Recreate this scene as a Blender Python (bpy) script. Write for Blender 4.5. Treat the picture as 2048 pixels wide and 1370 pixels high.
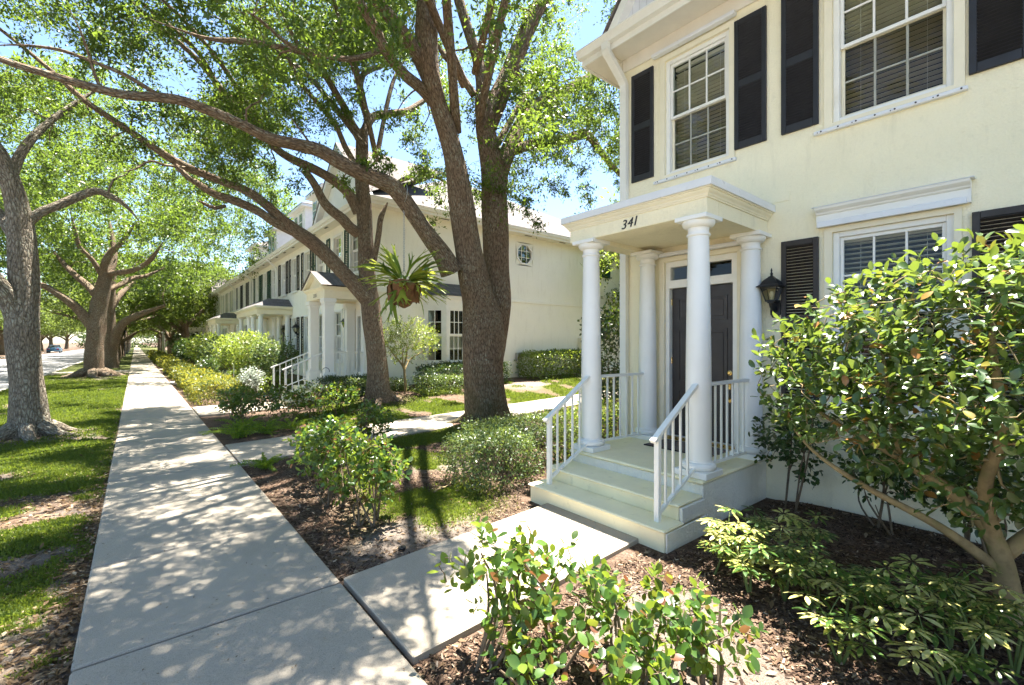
import bpy, bmesh, math, random
import numpy as np
from mathutils import Vector, Matrix, noise as mnoise

random.seed(7)
RNG = np.random.default_rng(11)
SC = bpy.context.scene
for _o in list(bpy.data.objects):
    bpy.data.objects.remove(_o)
COL = SC.collection
R = math.radians

# ------------------------------------------------------------------ camera
CAM_H = 1.74
YAW = math.atan(753.5 / 910.2)          # street runs along +Y, houses stand at +X
cam_d = bpy.data.cameras.new("camera")
cam_d.sensor_width = 36.0
cam_d.lens = 16.0
cam_d.clip_start = 0.05
cam_d.clip_end = 3000
cam = bpy.data.objects.new("camera", cam_d)
cam.location = (0, 0, CAM_H)
cam.rotation_euler = (R(90), 0, -YAW)
COL.objects.link(cam)
SC.camera = cam

# ------------------------------------------------------------------ sky, sun, exposure
SUN_TO = Vector((0.258, 0.092, 1.0)).normalized()     # direction towards the sun
SUN_EL = math.asin(SUN_TO.z)
SUN_AZ = math.atan2(SUN_TO.x, SUN_TO.y)
W = bpy.data.worlds.new("World")
SC.world = W
W.use_nodes = True
wn, wl = W.node_tree.nodes, W.node_tree.links
wn.clear()
wo = wn.new("ShaderNodeOutputWorld")
wb = wn.new("ShaderNodeBackground")
sky = wn.new("ShaderNodeTexSky")
sky.sky_type = 'NISHITA'
sky.sun_disc = False
sky.sun_elevation = SUN_EL
sky.sun_rotation = SUN_AZ
sky.air_density = 1.0
sky.dust_density = 0.35
sky.ozone_density = 2.5
wb.inputs[1].default_value = 0.058
wl.new(sky.outputs[0], wb.inputs[0])
wl.new(wb.outputs[0], wo.inputs[0])

sun_d = bpy.data.lights.new("sun", 'SUN')
sun_d.energy = 4.8
sun_d.angle = R(0.53)
sun_d.color = (1.0, 0.945, 0.85)
sun = bpy.data.objects.new("sun", sun_d)
sun.rotation_euler = SUN_TO.to_track_quat('Z', 'Y').to_euler()
sun.location = (8, 4, 30)
COL.objects.link(sun)

SC.view_settings.view_transform = 'Standard'
SC.view_settings.look = 'None'
SC.view_settings.gamma = 1.0
SC.view_settings.use_curve_mapping = False
SC.view_settings.exposure = 2.75
SC.render.engine = 'CYCLES'
cy = SC.cycles
cy.use_denoising = True
cy.max_bounces = 8
cy.diffuse_bounces = 6
cy.glossy_bounces = 3
cy.transmission_bounces = 4
cy.transparent_max_bounces = 8
cy.caustics_reflective = False
cy.caustics_refractive = False
cy.sample_clamp_indirect = 6.0
cy.use_adaptive_sampling = True
cy.adaptive_threshold = 0.02

# ------------------------------------------------------------------ photograph pixel -> place (2048 x 1370 pixels)
FPX, PX0, PY0 = 910.2, 1024.0, 685.0
SN, CS = math.sin(YAW), math.cos(YAW)
def ray(x, y):
    a = (x - PX0) / FPX
    return (SN + CS * a, CS - SN * a, (PY0 - y) / FPX)
def on_y(x, y, Y):
    r = ray(x, y); t = Y / r[1]
    return Vector((t * r[0], Y, CAM_H + t * r[2]))
def depth_of(x, Y):
    return Y / ray(x, 0)[1]
def project(P):
    P = np.asarray(P, float)
    d = SN * P[..., 0] + CS * P[..., 1]
    r = CS * P[..., 0] - SN * P[..., 1]
    dd = np.where(np.abs(d) < 1e-6, 1e-6, d)
    return PX0 + FPX * r / dd, PY0 - FPX * (P[..., 2] - CAM_H) / dd, d

# ------------------------------------------------------------------ helpers: objects
WL = {}                                   # world location of every unrotated object we parent to
def obj(name, mesh, parent=None, loc=(0, 0, 0), rot=None, scale=None, kind=None):
    o = bpy.data.objects.new(name, mesh)
    COL.objects.link(o)
    loc = Vector(loc)
    WL[o.name] = loc.copy()
    if parent is not None:
        o.parent = parent
        o.location = loc - WL[parent.name]
    else:
        o.location = loc
    if rot is not None: o.rotation_euler = rot
    if scale is not None: o.scale = scale
    if kind: o["kind"] = kind
    return o
def thing(name, label, cat, loc=(0, 0, 0), group=None):
    o = obj(name, None, None, loc)
    o.empty_display_size = 0.2
    return tag(o, label, cat, group)
def tag(o, label, cat, group=None):
    o["label"] = label; o["category"] = cat
    if group: o["group"] = group
    return o

class MB:
    """collects shapes; build() makes one mesh"""
    def __init__(s): s.v = []; s.f = []
    def add(s, vs, fs):
        n = len(s.v); s.v += [tuple(v) for v in vs]; s.f += [tuple(i + n for i in f) for f in fs]; return s
    def box(s, x0, x1, y0, y1, z0, z1, b=0.0):
        x0, x1 = min(x0, x1), max(x0, x1); y0, y1 = min(y0, y1), max(y0, y1); z0, z1 = min(z0, z1), max(z0, z1)
        if b <= 0:
            return s.add([(x0,y0,z0),(x1,y0,z0),(x1,y1,z0),(x0,y1,z0),(x0,y0,z1),(x1,y0,z1),(x1,y1,z1),(x0,y1,z1)],
                         [(0,3,2,1),(4,5,6,7),(0,1,5,4),(1,2,6,5),(2,3,7,6),(3,0,4,7)])
        b = min(b, (x1-x0)*.45, (y1-y0)*.45, (z1-z0)*.45)
        bm = bmesh.new()
        bmesh.ops.create_cube(bm, size=1.0)
        for v in bm.verts:
            v.co = Vector(((x0+x1)/2 + v.co.x*(x1-x0), (y0+y1)/2 + v.co.y*(y1-y0), (z0+z1)/2 + v.co.z*(z1-z0)))
        bmesh.ops.bevel(bm, geom=bm.edges[:], offset=b, segments=1, affect='EDGES', profile=0.5)
        bm.verts.index_update()
        s.add([v.co.copy() for v in bm.verts], [[v.index for v in f.verts] for f in bm.faces])
        bm.free(); return s
    def obox(s, c, ax, ay, az, hx, hy, hz):
        """box with centre c, unit axes and half sizes"""
        c, ax, ay, az = Vector(c), Vector(ax), Vector(ay), Vector(az)
        P = []
        for k in (-1, 1):
            for i, j in ((-1,-1),(1,-1),(1,1),(-1,1)):
                P.append(c + ax*hx*i + ay*hy*j + az*hz*k)
        return s.add(P, [(0,3,2,1),(4,5,6,7),(0,1,5,4),(1,2,6,5),(2,3,7,6),(3,0,4,7)])
    def lathe(s, prof, n=32, c=(0,0,0), cap=True):
        """prof: list of (radius, z)"""
        vs, fs = [], []
        for r, z in prof:
            for i in range(n):
                a = 2*math.pi*i/n
                vs.append((c[0]+r*math.cos(a), c[1]+r*math.sin(a), c[2]+z))
        for k in range(len(prof)-1):
            for i in range(n):
                j = (i+1) % n
                fs.append((k*n+i, k*n+j, (k+1)*n+j, (k+1)*n+i))
        if cap:
            fs.append(tuple(range(n-1, -1, -1)))
            fs.append(tuple((len(prof)-1)*n+i for i in range(n)))
        return s.add(vs, fs)
    def tube(s, pts, rad, n=8, cap=True):
        pts = [Vector(p) for p in pts]
        if not hasattr(rad, '__len__'): rad = [rad]*len(pts)
        vs, fs = [], []
        t = (pts[1]-pts[0]).normalized()
        up = Vector((0,0,1)) if abs(t.z) < .9 else Vector((1,0,0))
        a = t.cross(up).normalized()
        for k, p in enumerate(pts):
            if k == 0: d = pts[1]-pts[0]
            elif k == len(pts)-1: d = pts[-1]-pts[-2]
            else: d = pts[k+1]-pts[k-1]
            d.normalize()
            a = (a - d*a.dot(d)).normalized()
            b = d.cross(a)
            for i in range(n):
                th = 2*math.pi*i/n
                vs.append(p + (a*math.cos(th)+b*math.sin(th))*rad[k])
        for k in range(len(pts)-1):
            for i in range(n):
                j = (i+1) % n
                fs.append((k*n+i, k*n+j, (k+1)*n+j, (k+1)*n+i))
        if cap:
            fs.append(tuple(range(n-1,-1,-1))); fs.append(tuple((len(pts)-1)*n+i for i in range(n)))
        return s.add(vs, fs)
    def prism(s, poly, axis, a0, a1):
        """polygon (list of 2D) extruded along axis 'x','y' or 'z' from a0 to a1"""
        n = len(poly)
        def P(p, a):
            return {'x': (a, p[0], p[1]), 'y': (p[0], a, p[1]), 'z': (p[0], p[1], a)}[axis]
        vs = [P(p, a0) for p in poly] + [P(p, a1) for p in poly]
        fs = [tuple(range(n-1,-1,-1)), tuple(range(n, 2*n))] + [(i, (i+1)%n, n+(i+1)%n, n+i) for i in range(n)]
        return s.add(vs, fs)
    def mesh(s, name, mat, smooth=False, origin=(0,0,0)):
        me = bpy.data.meshes.new(name)
        o = Vector(origin)
        me.from_pydata([tuple(Vector(v)-o) for v in s.v], [], s.f)
        if mat is not None: me.materials.append(mat)
        if smooth: me.shade_smooth()
        fix_normals(me)
        return me
    def build(s, name, mat, parent=None, smooth=False, kind=None, loc=None):
        """vertices are world coordinates; the object's origin goes to loc or to the parent's"""
        if loc is None: loc = WL[parent.name] if parent is not None else (0,0,0)
        return obj(name, s.mesh(name, mat, smooth, loc), parent, loc, kind=kind)
def fix_normals(me):
    bm = bmesh.new(); bm.from_mesh(me)
    bmesh.ops.recalc_face_normals(bm, faces=bm.faces[:])
    bm.to_mesh(me); bm.free()
def auto_smooth(me, ang=40):
    me.shade_smooth()
    try: me.set_sharp_from_angle(angle=R(ang))
    except Exception: pass
    return me

def np_mesh(name, V, F, mat, attrs=None, smooth=False):
    """V (n,3), F (m,k) all faces with k corners; attrs: dict name -> (domain, values)"""
    me = bpy.data.meshes.new(name)
    V = np.ascontiguousarray(V, np.float32); F = np.ascontiguousarray(F, np.int32)
    m, k = F.shape
    me.vertices.add(len(V)); me.vertices.foreach_set("co", V.ravel())
    me.loops.add(m*k); me.loops.foreach_set("vertex_index", F.ravel())
    me.polygons.add(m)
    me.polygons.foreach_set("loop_start", np.arange(0, m*k, k, dtype=np.int32))
    if smooth: me.polygons.foreach_set("use_smooth", np.ones(m, bool))
    me.update(calc_edges=True)
    if attrs:
        for nm, (dom, val) in attrs.items():
            val = np.asarray(val, np.float32)
            if val.ndim == 1:
                a = me.attributes.new(nm, 'FLOAT', dom); a.data.foreach_set("value", val)
            else:
                a = me.attributes.new(nm, 'FLOAT_VECTOR', dom); a.data.foreach_set("vector", val.ravel())
    if mat is not None: me.materials.append(mat)
    return me

# ------------------------------------------------------------------ helpers: materials
class M:
    def __init__(s, name):
        s.m = bpy.data.materials.new(name); s.m.use_nodes = True
        s.t = s.m.node_tree; s.t.nodes.clear()
        s.out = s.n("ShaderNodeOutputMaterial")
    def n(s, typ, **kw):
        nd = s.t.nodes.new(typ)
        for k, v in kw.items(): setattr(nd, k, v)
        return nd
    def l(s, a, b): s.t.links.new(a, b)
    def coord(s, kind="Object", scale=(1,1,1)):
        tc = s.n("ShaderNodeTexCoord")
        mp = s.n("ShaderNodeMapping"); mp.inputs["Scale"].default_value = scale
        s.l(tc.outputs[kind], mp.inputs[0]); return mp.outputs[0]
    def pos(s, scale=(1,1,1)):
        g = s.n("ShaderNodeNewGeometry")
        mp = s.n("ShaderNodeMapping"); mp.inputs["Scale"].default_value = scale
        s.l(g.outputs["Position"], mp.inputs[0]); return mp.outputs[0]
    def noise(s, vec, scale=5, detail=4, rough=.55, dist=0):
        n = s.n("ShaderNodeTexNoise"); n.inputs["Scale"].default_value = scale
        n.inputs["Detail"].default_value = detail; n.inputs["Roughness"].default_value = rough
        n.inputs["Distortion"].default_value = dist
        if vec is not None: s.l(vec, n.inputs["Vector"])
        return n.outputs["Fac"]
    def voro(s, vec, scale=5, feature='F1', rand=1.0):
        n = s.n("ShaderNodeTexVoronoi", feature=feature); n.inputs["Scale"].default_value = scale
        n.inputs["Randomness"].default_value = rand
        if vec is not None: s.l(vec, n.inputs["Vector"])
        return n
    def ramp(s, fac, stops):
        n = s.n("ShaderNodeValToRGB"); e = n.color_ramp.elements
        while len(e) > 1: e.remove(e[-1])
        for i, (p, c) in enumerate(stops):
            el = e[0] if i == 0 else e.new(p)
            el.position = p; el.color = (c[0], c[1], c[2], 1) if hasattr(c, '__len__') else (c, c, c, 1)
        s.l(fac, n.inputs[0]); return n.outputs[0]
    def mix(s, fac, a, b, mode='MIX'):
        n = s.n("ShaderNodeMix", data_type='RGBA', blend_type=mode)
        for inp, v in ((n.inputs[0], fac), (n.inputs[6], a), (n.inputs[7], b)):
            if isinstance(v, (int, float)): inp.default_value = v
            elif isinstance(v, tuple): inp.default_value = (*v[:3], 1)
            else: s.l(v, inp)
        return n.outputs[2]
    def math(s, op, a, b=0.0):
        n = s.n("ShaderNodeMath", operation=op)
        for inp, v in ((n.inputs[0], a), (n.inputs[1], b)):
            if isinstance(v, (int, float)): inp.default_value = v
            else: s.l(v, inp)
        return n.outputs[0]
    def attr(s, name, which="Fac"):
        n = s.n("ShaderNodeAttribute"); n.attribute_name = name; return n.outputs[which]
    def bump(s, h, strength=.5, dist=.01, normal=None):
        n = s.n("ShaderNodeBump"); n.inputs["Strength"].default_value = strength; n.inputs["Distance"].default_value = dist
        s.l(h, n.inputs["Height"])
        if normal is not None: s.l(normal, n.inputs["Normal"])
        return n.outputs[0]
    def bsdf(s, color, rough=.6, spec=.4, metal=0.0, normal=None, link=True):
        p = s.n("ShaderNodeBsdfPrincipled")
        for nm, v in (("Base Color", color), ("Roughness", rough), ("Specular IOR Level", spec), ("Metallic", metal)):
            if isinstance(v, (int, float)): p.inputs[nm].default_value = v
            elif isinstance(v, tuple): p.inputs[nm].default_value = (*v[:3], 1)
            else: s.l(v, p.inputs[nm])
        if normal is not None: s.l(normal, p.inputs["Normal"])
        if link: s.l(p.outputs[0], s.out.inputs[0])
        return p
    def leafmix(s, p, tcol, fac):
        """adds light coming through a leaf"""
        tr = s.n("ShaderNodeBsdfTranslucent")
        if isinstance(tcol, tuple): tr.inputs[0].default_value = (*tcol, 1)
        else: s.l(tcol, tr.inputs[0])
        mx = s.n("ShaderNodeMixShader"); mx.inputs[0].default_value = fac
        s.l(p.outputs[0], mx.inputs[1]); s.l(tr.outputs[0], mx.inputs[2]); s.l(mx.outputs[0], s.out.inputs[0])

def m_plain(name, col, rough=.5, spec=.4, metal=0.0, var=.10, vscale=6, bumps=0.0, bscale=60, dirt=None):
    k = M(name); p = k.pos()
    n1 = k.noise(p, vscale, 5)
    c = k.mix(k.ramp(n1, [(.3, 0), (.75, 1)]), tuple(x*(1-var) for x in col), tuple(min(1, x*(1+var*.6)) for x in col))
    if dirt:
        d = k.ramp(k.noise(p, dirt[0], 6, .65), [(dirt[1], 0), (min(1, dirt[1]+.18), 1)])
        c = k.mix(k.math('MULTIPLY', d, dirt[3]), c, dirt[2])
    nm = k.bump(k.noise(p, bscale, 3), bumps, .004) if bumps else None
    r = k.ramp(k.noise(p, vscale*2.3, 3), [(.3, max(.05, rough-.1)), (.7, min(1, rough+.1))])
    k.bsdf(c, r, spec, metal, nm); return k.m

def m_stucco(name, col, stain=(.55, .50, .36), bump=.7):
    k = M(name); p = k.pos()
    big = k.ramp(k.noise(p, .9, 5, .6), [(.35, 0), (.7, 1)])
    c = k.mix(big, tuple(x*.94 for x in col), col)
    spots = k.ramp(k.noise(k.pos((3, 3, .5)), 2.2, 7, .7), [(.54, 0), (.74, 1)])
    c = k.mix(k.math('MULTIPLY', spots, .30), c, stain)
    fl = k.ramp(k.noise(p, 14, 4, .7), [(.58, 0), (.70, 1)])
    c = k.mix(k.math('MULTIPLY', fl, .12), c, stain)
    h1 = k.noise(p, 55, 4, .65); h2 = k.noise(p, 20, 2, .5)
    h = k.math('ADD', h1, k.math('MULTIPLY', h2, .6))
    c = k.mix(k.ramp(h1, [(.3, .10), (.6, 0)]), c, tuple(x*.6 for x in col))
    k.bsdf(c, .88, .25, 0, k.bump(h, bump, .011)); return k.m

def m_concrete(name, col):
    k = M(name); p = k.pos()
    big = k.ramp(k.noise(p, .7, 6, .62), [(.3, 0), (.72, 1)])
    c = k.mix(big, tuple(x*.80 for x in col), col)
    blot = k.ramp(k.noise(p, 3.3, 7, .7), [(.52, 0), (.74, 1)])
    c = k.mix(k.math('MULTIPLY', blot, .28), c, (col[0]*.55, col[1]*.55, col[2]*.53))
    sp = k.noise(p, 190, 2, .6)
    c = k.mix(k.ramp(sp, [(.34, .55), (.46, 0)]), c, (col[0]*.38, col[1]*.38, col[2]*.38))
    c = k.mix(k.ramp(sp, [(.6, 0), (.72, .4)]), c, (min(1, col[0]*1.5), min(1, col[1]*1.47), min(1, col[2]*1.42)))
    h = k.math('ADD', k.noise(p, 120, 3, .6), k.math('MULTIPLY', k.noise(p, 6, 4), .8))
    k.bsdf(c, .9, .2, 0, k.bump(h, .45, .004)); return k.m

def m_bark(name, c_dark, c_mid, c_lich, moss=0.0):
    k = M(name)
    v = k.attr("bark", "Vector")
    warp = k.n("ShaderNodeVectorMath", operation='ADD')
    nz = k.n("ShaderNodeTexNoise"); nz.inputs["Scale"].default_value = 9; nz.inputs["Detail"].default_value = 3
    k.l(v, nz.inputs["Vector"])
    sc = k.n("ShaderNodeVectorMath", operation='SCALE'); sc.inputs["Scale"].default_value = .055
    k.l(nz.outputs["Color"], sc.inputs[0]); k.l(v, warp.inputs[0]); k.l(sc.outputs[0], warp.inputs[1])
    wv = warp.outputs[0]
    vo = k.voro(wv, 27, 'DISTANCE_TO_EDGE')
    edge = k.ramp(vo.outputs["Distance"], [(0.02, 0), (.14, .55), (.40, 1)])
    vo2 = k.voro(wv, 60, 'DISTANCE_TO_EDGE')
    fine = k.ramp(vo2.outputs["Distance"], [(0.0, .25), (.3, 1)])
    fib = k.noise(wv, 42, 5, .75)
    h = k.math('ADD', k.math('MULTIPLY', edge, .75), k.math('ADD', k.math('MULTIPLY', fine, .25), k.math('MULTIPLY', fib, .5)))
    c = k.mix(k.math('ADD', k.math('MULTIPLY', edge, .72), k.math('MULTIPLY', fib, .28)), c_dark, c_mid)
    c = k.mix(k.ramp(fib, [(.35, .0), (.7, .55)]), c, tuple(min(1, x*1.55) for x in c_mid))
    l1 = k.ramp(k.noise(k.pos(), 2.1, 6, .72), [(.42, 0), (.56, 1)])
    l2 = k.ramp(k.noise(k.pos(), 26, 4, .7), [(.45, 0), (.58, 1)])
    lich = k.math('MULTIPLY', k.math('MULTIPLY', l1, l2), edge)
    c = k.mix(k.math('MULTIPLY', lich, .8), c, c_lich)
    if moss:
        g = k.n("ShaderNodeSeparateXYZ"); k.l(k.pos(), g.inputs[0])
        mz = k.ramp(k.math('ADD', k.math('MULTIPLY', g.outputs[2], .40), k.math('MULTIPLY', k.noise(k.pos(), 3, 5, .7), .9)), [(.50, 1), (.98, 0)])
        c = k.mix(k.math('MULTIPLY', mz, moss), c, (.050, .060, .016))
    k.bsdf(c, .95, .15, 0, k.bump(h, .9, .028)); return k.m

def m_leaf(name, cols, trans, tfac=.4, rough=.42, spec=.35, by='rnd', glossy=None):
    """cols: list of (pos, colour) over a per-leaf random value"""
    k = M(name)
    if by == 'rnd': f = k.attr('rnd')
    else:
        oi = k.n("ShaderNodeObjectInfo"); f = oi.outputs["Random"]
    c = k.ramp(f, cols)
    c = k.mix(k.ramp(k.noise(k.pos(), 40, 2), [(.3, 0), (.7, .35)]), c, k.mix(.5, c, (0, 0, 0)))
    p = k.bsdf(c, rough, spec, link=False)
    t = k.mix(.75, c, trans)
    k.leafmix(p, t, tfac); return k.m
# ------------------------------------------------------------------ materials
CREAM = (.90, .83, .61)
MAT = {}
MAT['stucco'] = m_stucco("cream_stucco", CREAM)
MAT['stucco_row'] = m_stucco("pale_stucco", (.90, .87, .76), bump=.35)
MAT['stucco_base'] = m_stucco("porch_base_stucco", (.86, .83, .74), (.40, .36, .30), 1.0)
MAT['white'] = m_plain("white_paint", (.80, .79, .745), .42, .4, var=.05, dirt=(2.2, .60, (.52, .47, .36), .35))
MAT['column'] = m_plain("column_paint", (.80, .795, .765), .38, .4, var=.04, vscale=3, dirt=(3.0, .62, (.55, .52, .45), .3))
MAT['trim'] = m_plain("cream_trim", (.80, .735, .56), .5, .35, var=.05, dirt=(3, .58, (.5, .44, .3), .3))
MAT['soffit'] = m_plain("soffit_paint", (.74, .70, .62), .6, .3, var=.05)
MAT['metal_cap'] = m_plain("grey_white_flashing", (.72, .73, .75), .35, .45, var=.05, vscale=4)
MAT['step'] = m_plain("painted_step", (.88, .80, .54), .5, .35, var=.08, vscale=4, bumps=.25, bscale=50, dirt=(7, .60, (.30, .26, .16), .55))
MAT['shutter'] = m_plain("charcoal_shutter", (.022, .022, .026), .5, .4, var=.25)
MAT['shutter_brown'] = m_plain("brown_black_shutter", (.034, .028, .025), .5, .4, var=.25)
MAT['shutter_green'] = m_plain("dark_green_shutter", (.012, .055, .036), .45, .4, var=.25)
MAT['shutter_pale'] = m_plain("pale_shutter", (.45, .46, .40), .5, .4, var=.1)
MAT['door'] = m_plain("dark_brown_door", (.036, .029, .027), .42, .45, var=.2)
MAT['door_green'] = m_plain("dark_green_door", (.010, .045, .030), .4, .45, var=.2)
MAT['brass'] = m_plain("brass", (.66, .46, .17), .28, .5, 1.0, var=.1)
MAT['black_iron'] = m_plain("black_iron", (.012, .013, .015), .42, .45, var=.3, bumps=.2, bscale=80)
MAT['steel'] = m_plain("galvanised_steel", (.42, .42, .42), .4, .5, .9, var=.15)
MAT['screw'] = m_plain("dark_screw", (.05, .045, .04), .5, .4, .3)
MAT['grey_muntin'] = m_plain("screened_muntin", (.36, .36, .31), .6, .3)
MAT['blind'] = m_plain("blind_slat", (.80, .76, .66), .55, .35, var=.04)
MAT['blind_dark'] = m_plain("shaded_blind_slat", (.55, .50, .38), .6, .3, var=.05)  # darker copy of the blind, indoor shade put into its colour
MAT['concrete'] = m_concrete("concrete", (.39, .34, .27))
MAT['asphalt'] = m_concrete("asphalt", (.24, .235, .235))
MAT['kerb'] = m_concrete("kerb_concrete", (.46, .44, .40))
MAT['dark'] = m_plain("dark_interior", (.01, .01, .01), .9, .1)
MAT['bulb'] = m_plain("frosted_bulb", (.75, .68, .5), .4, .3)

def m_glass(name, tint=(.9, .95, .93), refl=1.5, alpha=.9):
    k = M(name)
    fr = k.n("ShaderNodeFresnel"); fr.inputs[0].default_value = refl
    tr = k.n("ShaderNodeBsdfTransparent"); tr.inputs[0].default_value = (*[t*alpha for t in tint], 1)
    gl = k.n("ShaderNodeBsdfGlossy"); gl.inputs["Roughness"].default_value = .0
    nm = k.bump(k.noise(k.pos(), 1.6, 1), .05, .02); k.l(nm, gl.inputs["Normal"])
    mx = k.n("ShaderNodeMixShader")
    k.l(fr.outputs[0], mx.inputs[0]); k.l(tr.outputs[0], mx.inputs[1]); k.l(gl.outputs[0], mx.inputs[2])
    k.l(mx.outputs[0], k.out.inputs[0]); return k.m
MAT['glass'] = m_glass("window_glass", refl=1.42)
MAT['glass_screen'] = m_glass("screened_window_glass", (.60, .60, .56), 1.42, 1.0)
MAT['lamp_glass'] = m_glass("seeded_lamp_glass", (.95, .93, .82), 1.45, .95)

def m_shingle(name, c1, c2, sx=.9, sz=.14):
    k = M(name)
    v = k.coord("Object")
    br = k.n("ShaderNodeTexBrick"); k.l(v, br.inputs["Vector"])
    br.inputs["Color1"].default_value = (*c1, 1); br.inputs["Color2"].default_value = (*c2, 1)
    br.inputs["Mortar"].default_value = (c1[0]*.5, c1[1]*.5, c1[2]*.5, 1)
    br.inputs["Scale"].default_value = 1; br.inputs["Mortar Size"].default_value = .012
    br.inputs["Brick Width"].default_value = .30; br.inputs["Row Height"].default_value = .15; br.inputs["Bias"].default_value = .0
    c = k.mix(k.ramp(k.noise(v, 3, 6, .7), [(.3, 0), (.7, .6)]), br.outputs["Color"], tuple(x*.72 for x in c1))
    k.bsdf(c, .9, .2, 0, k.bump(br.outputs["Fac"], -.6, .01)); return k.m
MAT['shingle'] = m_shingle("weathered_shingles", (.175, .155, .145), (.12, .105, .098))
MAT['shingle_dark'] = m_shingle("dark_shingles", (.16, .148, .142), (.11, .10, .096))
def m_siding():
    k = M("grey_white_siding"); p = k.pos()
    w = k.n("ShaderNodeTexWave", wave_type='BANDS', bands_direction='Y'); w.inputs["Scale"].default_value = 2.6
    k.l(p, w.inputs["Vector"])
    k.bsdf(k.mix(k.ramp(w.outputs["Fac"], [(.0, .3), (.12, 0)]), (.66, .68, .72), (.3, .3, .33)), .5, .35, 0, k.bump(w.outputs["Fac"], .4, .01)); return k.m
MAT['siding'] = m_siding()

MAT['bark'] = m_bark("oak_bark", (.026, .018, .012), (.25, .18, .125), (.30, .32, .25))
MAT['bark_moss'] = m_bark("oak_bark_mossy", (.024, .016, .011), (.24, .168, .112), (.33, .34, .26), .55)
MAT['bark_grey'] = m_bark("grey_oak_bark", (.028, .022, .017), (.25, .21, .16), (.38, .40, .33))
MAT['twig'] = m_plain("twig_bark", (.16, .12, .08), .9, .2, var=.3, vscale=20)
MAT['twig_grey'] = m_plain("shrub_bark", (.30, .225, .12), .9, .2, var=.35, vscale=18, dirt=(9, .5, (.10, .11, .03), .7))

OAK_C = [(0, (.026, .050, .012)), (.45, (.052, .092, .018)), (.8, (.088, .130, .024)), (1, (.15, .155, .030))]
MAT['oak'] = m_leaf("oak_leaf", OAK_C, (.28, .41, .04), .38, .42, .38)
MAT['oak_far'] = m_leaf("oak_leaf_far", [(0, (.045, .07, .022)), (.5, (.075, .115, .03)), (1, (.13, .15, .045))], (.34, .44, .06), .40, .5, .3)

# ------------------------------------------------------------------ value noise on arrays
def vnoise(x, y, seed=0):
    x = np.asarray(x, float); y = np.asarray(y, float)
    xi = np.floor(x).astype(np.int64); yi = np.floor(y).astype(np.int64)
    fx, fy = x-xi, y-yi
    def h(i, j):
        n = (i*374761393 + j*668265263 + seed*974711) & 0x7fffffff
        n = ((n ^ (n >> 13))*1274126177) & 0x7fffffff
        return ((n ^ (n >> 16)) & 0xffff)/65535.0
    u, v = fx*fx*(3-2*fx), fy*fy*(3-2*fy)
    return (h(xi, yi)*(1-u)+h(xi+1, yi)*u)*(1-v) + (h(xi, yi+1)*(1-u)+h(xi+1, yi+1)*u)*v
def fbm(x, y, s=1.0, seed=0, o=4):
    a, t, r = 1.0, 0.0, 0.0
    for i in range(o):
        r += a*vnoise(x*s, y*s, seed+i*17); t += a; a *= .5; s *= 2.03
    return r/t
def sm(t):
    t = np.clip(t, 0, 1); return t*t*(3-2*t)

# ------------------------------------------------------------------ terrain
SW0, SW1 = -.266, 1.155                   # the sidewalk's two edges
KERB_X = -3.75
def terrain(X, Y):
    X = np.asarray(X, float); Y = np.asarray(Y, float)
    z = -.045 + 0*X
    z = z + .42*sm((Y-9.8)/3.4)*sm((X-2.0)/5.0)*sm((60-Y)/8)
    bed = sm((X-1.2)/.5)*sm((6.2-X)/1.0)*sm((2.15-Y)/.5)
    z = z + bed*(.03+.05*sm((X-3.0)/2.2))
    z = z + .05*(fbm(X, Y, .9, 3)-.5)*sm((X-1.2)/.4)*(np.abs(X) < 30)
    verge = sm((SW0-X)/.3)*sm((X-KERB_X)/.3)
    z = z + verge*(.02+.035*(fbm(X, Y, 1.1, 5)-.45))
    for (tx, ty, rr) in TREE_MOUNDS:
        z = z + .09*np.exp(-((X-tx)**2+(Y-ty)**2)/(rr*rr))
    road = sm((KERB_X-X)/.05)*sm((X+12.4)/.05)
    z = z*(1-road) - .20*road
    return z
TREE_MOUNDS = [(-1.46, 12.0, .9), (5.7, 7.85, .9), (5.3, 11.9, .8), (-1.6, 31, 1.4), (-1.3, 42, 1.2)]
def tz(x, y): return float(terrain(np.array(x), np.array(y)))
PATH2 = (lambda x: 7.52+.14*(x-1.2), lambda x: 9.07+.125*(x-1.2))
def on_hard(X, Y):
    """true where a slab lies"""
    h = (X > SW0-.01) & (X < SW1+.03)
    h |= (X > 1.1) & (X < 3.5) & (Y > 2.27) & (Y < 3.60-.16*(3.4-X)/2.2)
    h |= (X > 1.1) & (X < 13) & (Y > 7.52+.14*(X-1.2)) & (Y < 9.07+.125*(X-1.2))
    h |= (X > 1.1) & (X < 3.2) & (Y > 13.05) & (Y < 15.0)
    h |= (X > 3.38) & (X < 5.7) & (Y > 2.05) & (Y < 3.95)
    h |= (X > 5.55) & (Y < 4.25)
    h |= (X < KERB_X+.02)
    h |= (X > 3.0) & (Y > 13.0) & (X < 5.7) & (Y < 15.6)
    h |= (X > 5.6) & (Y > 13.55)
    return h
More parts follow.
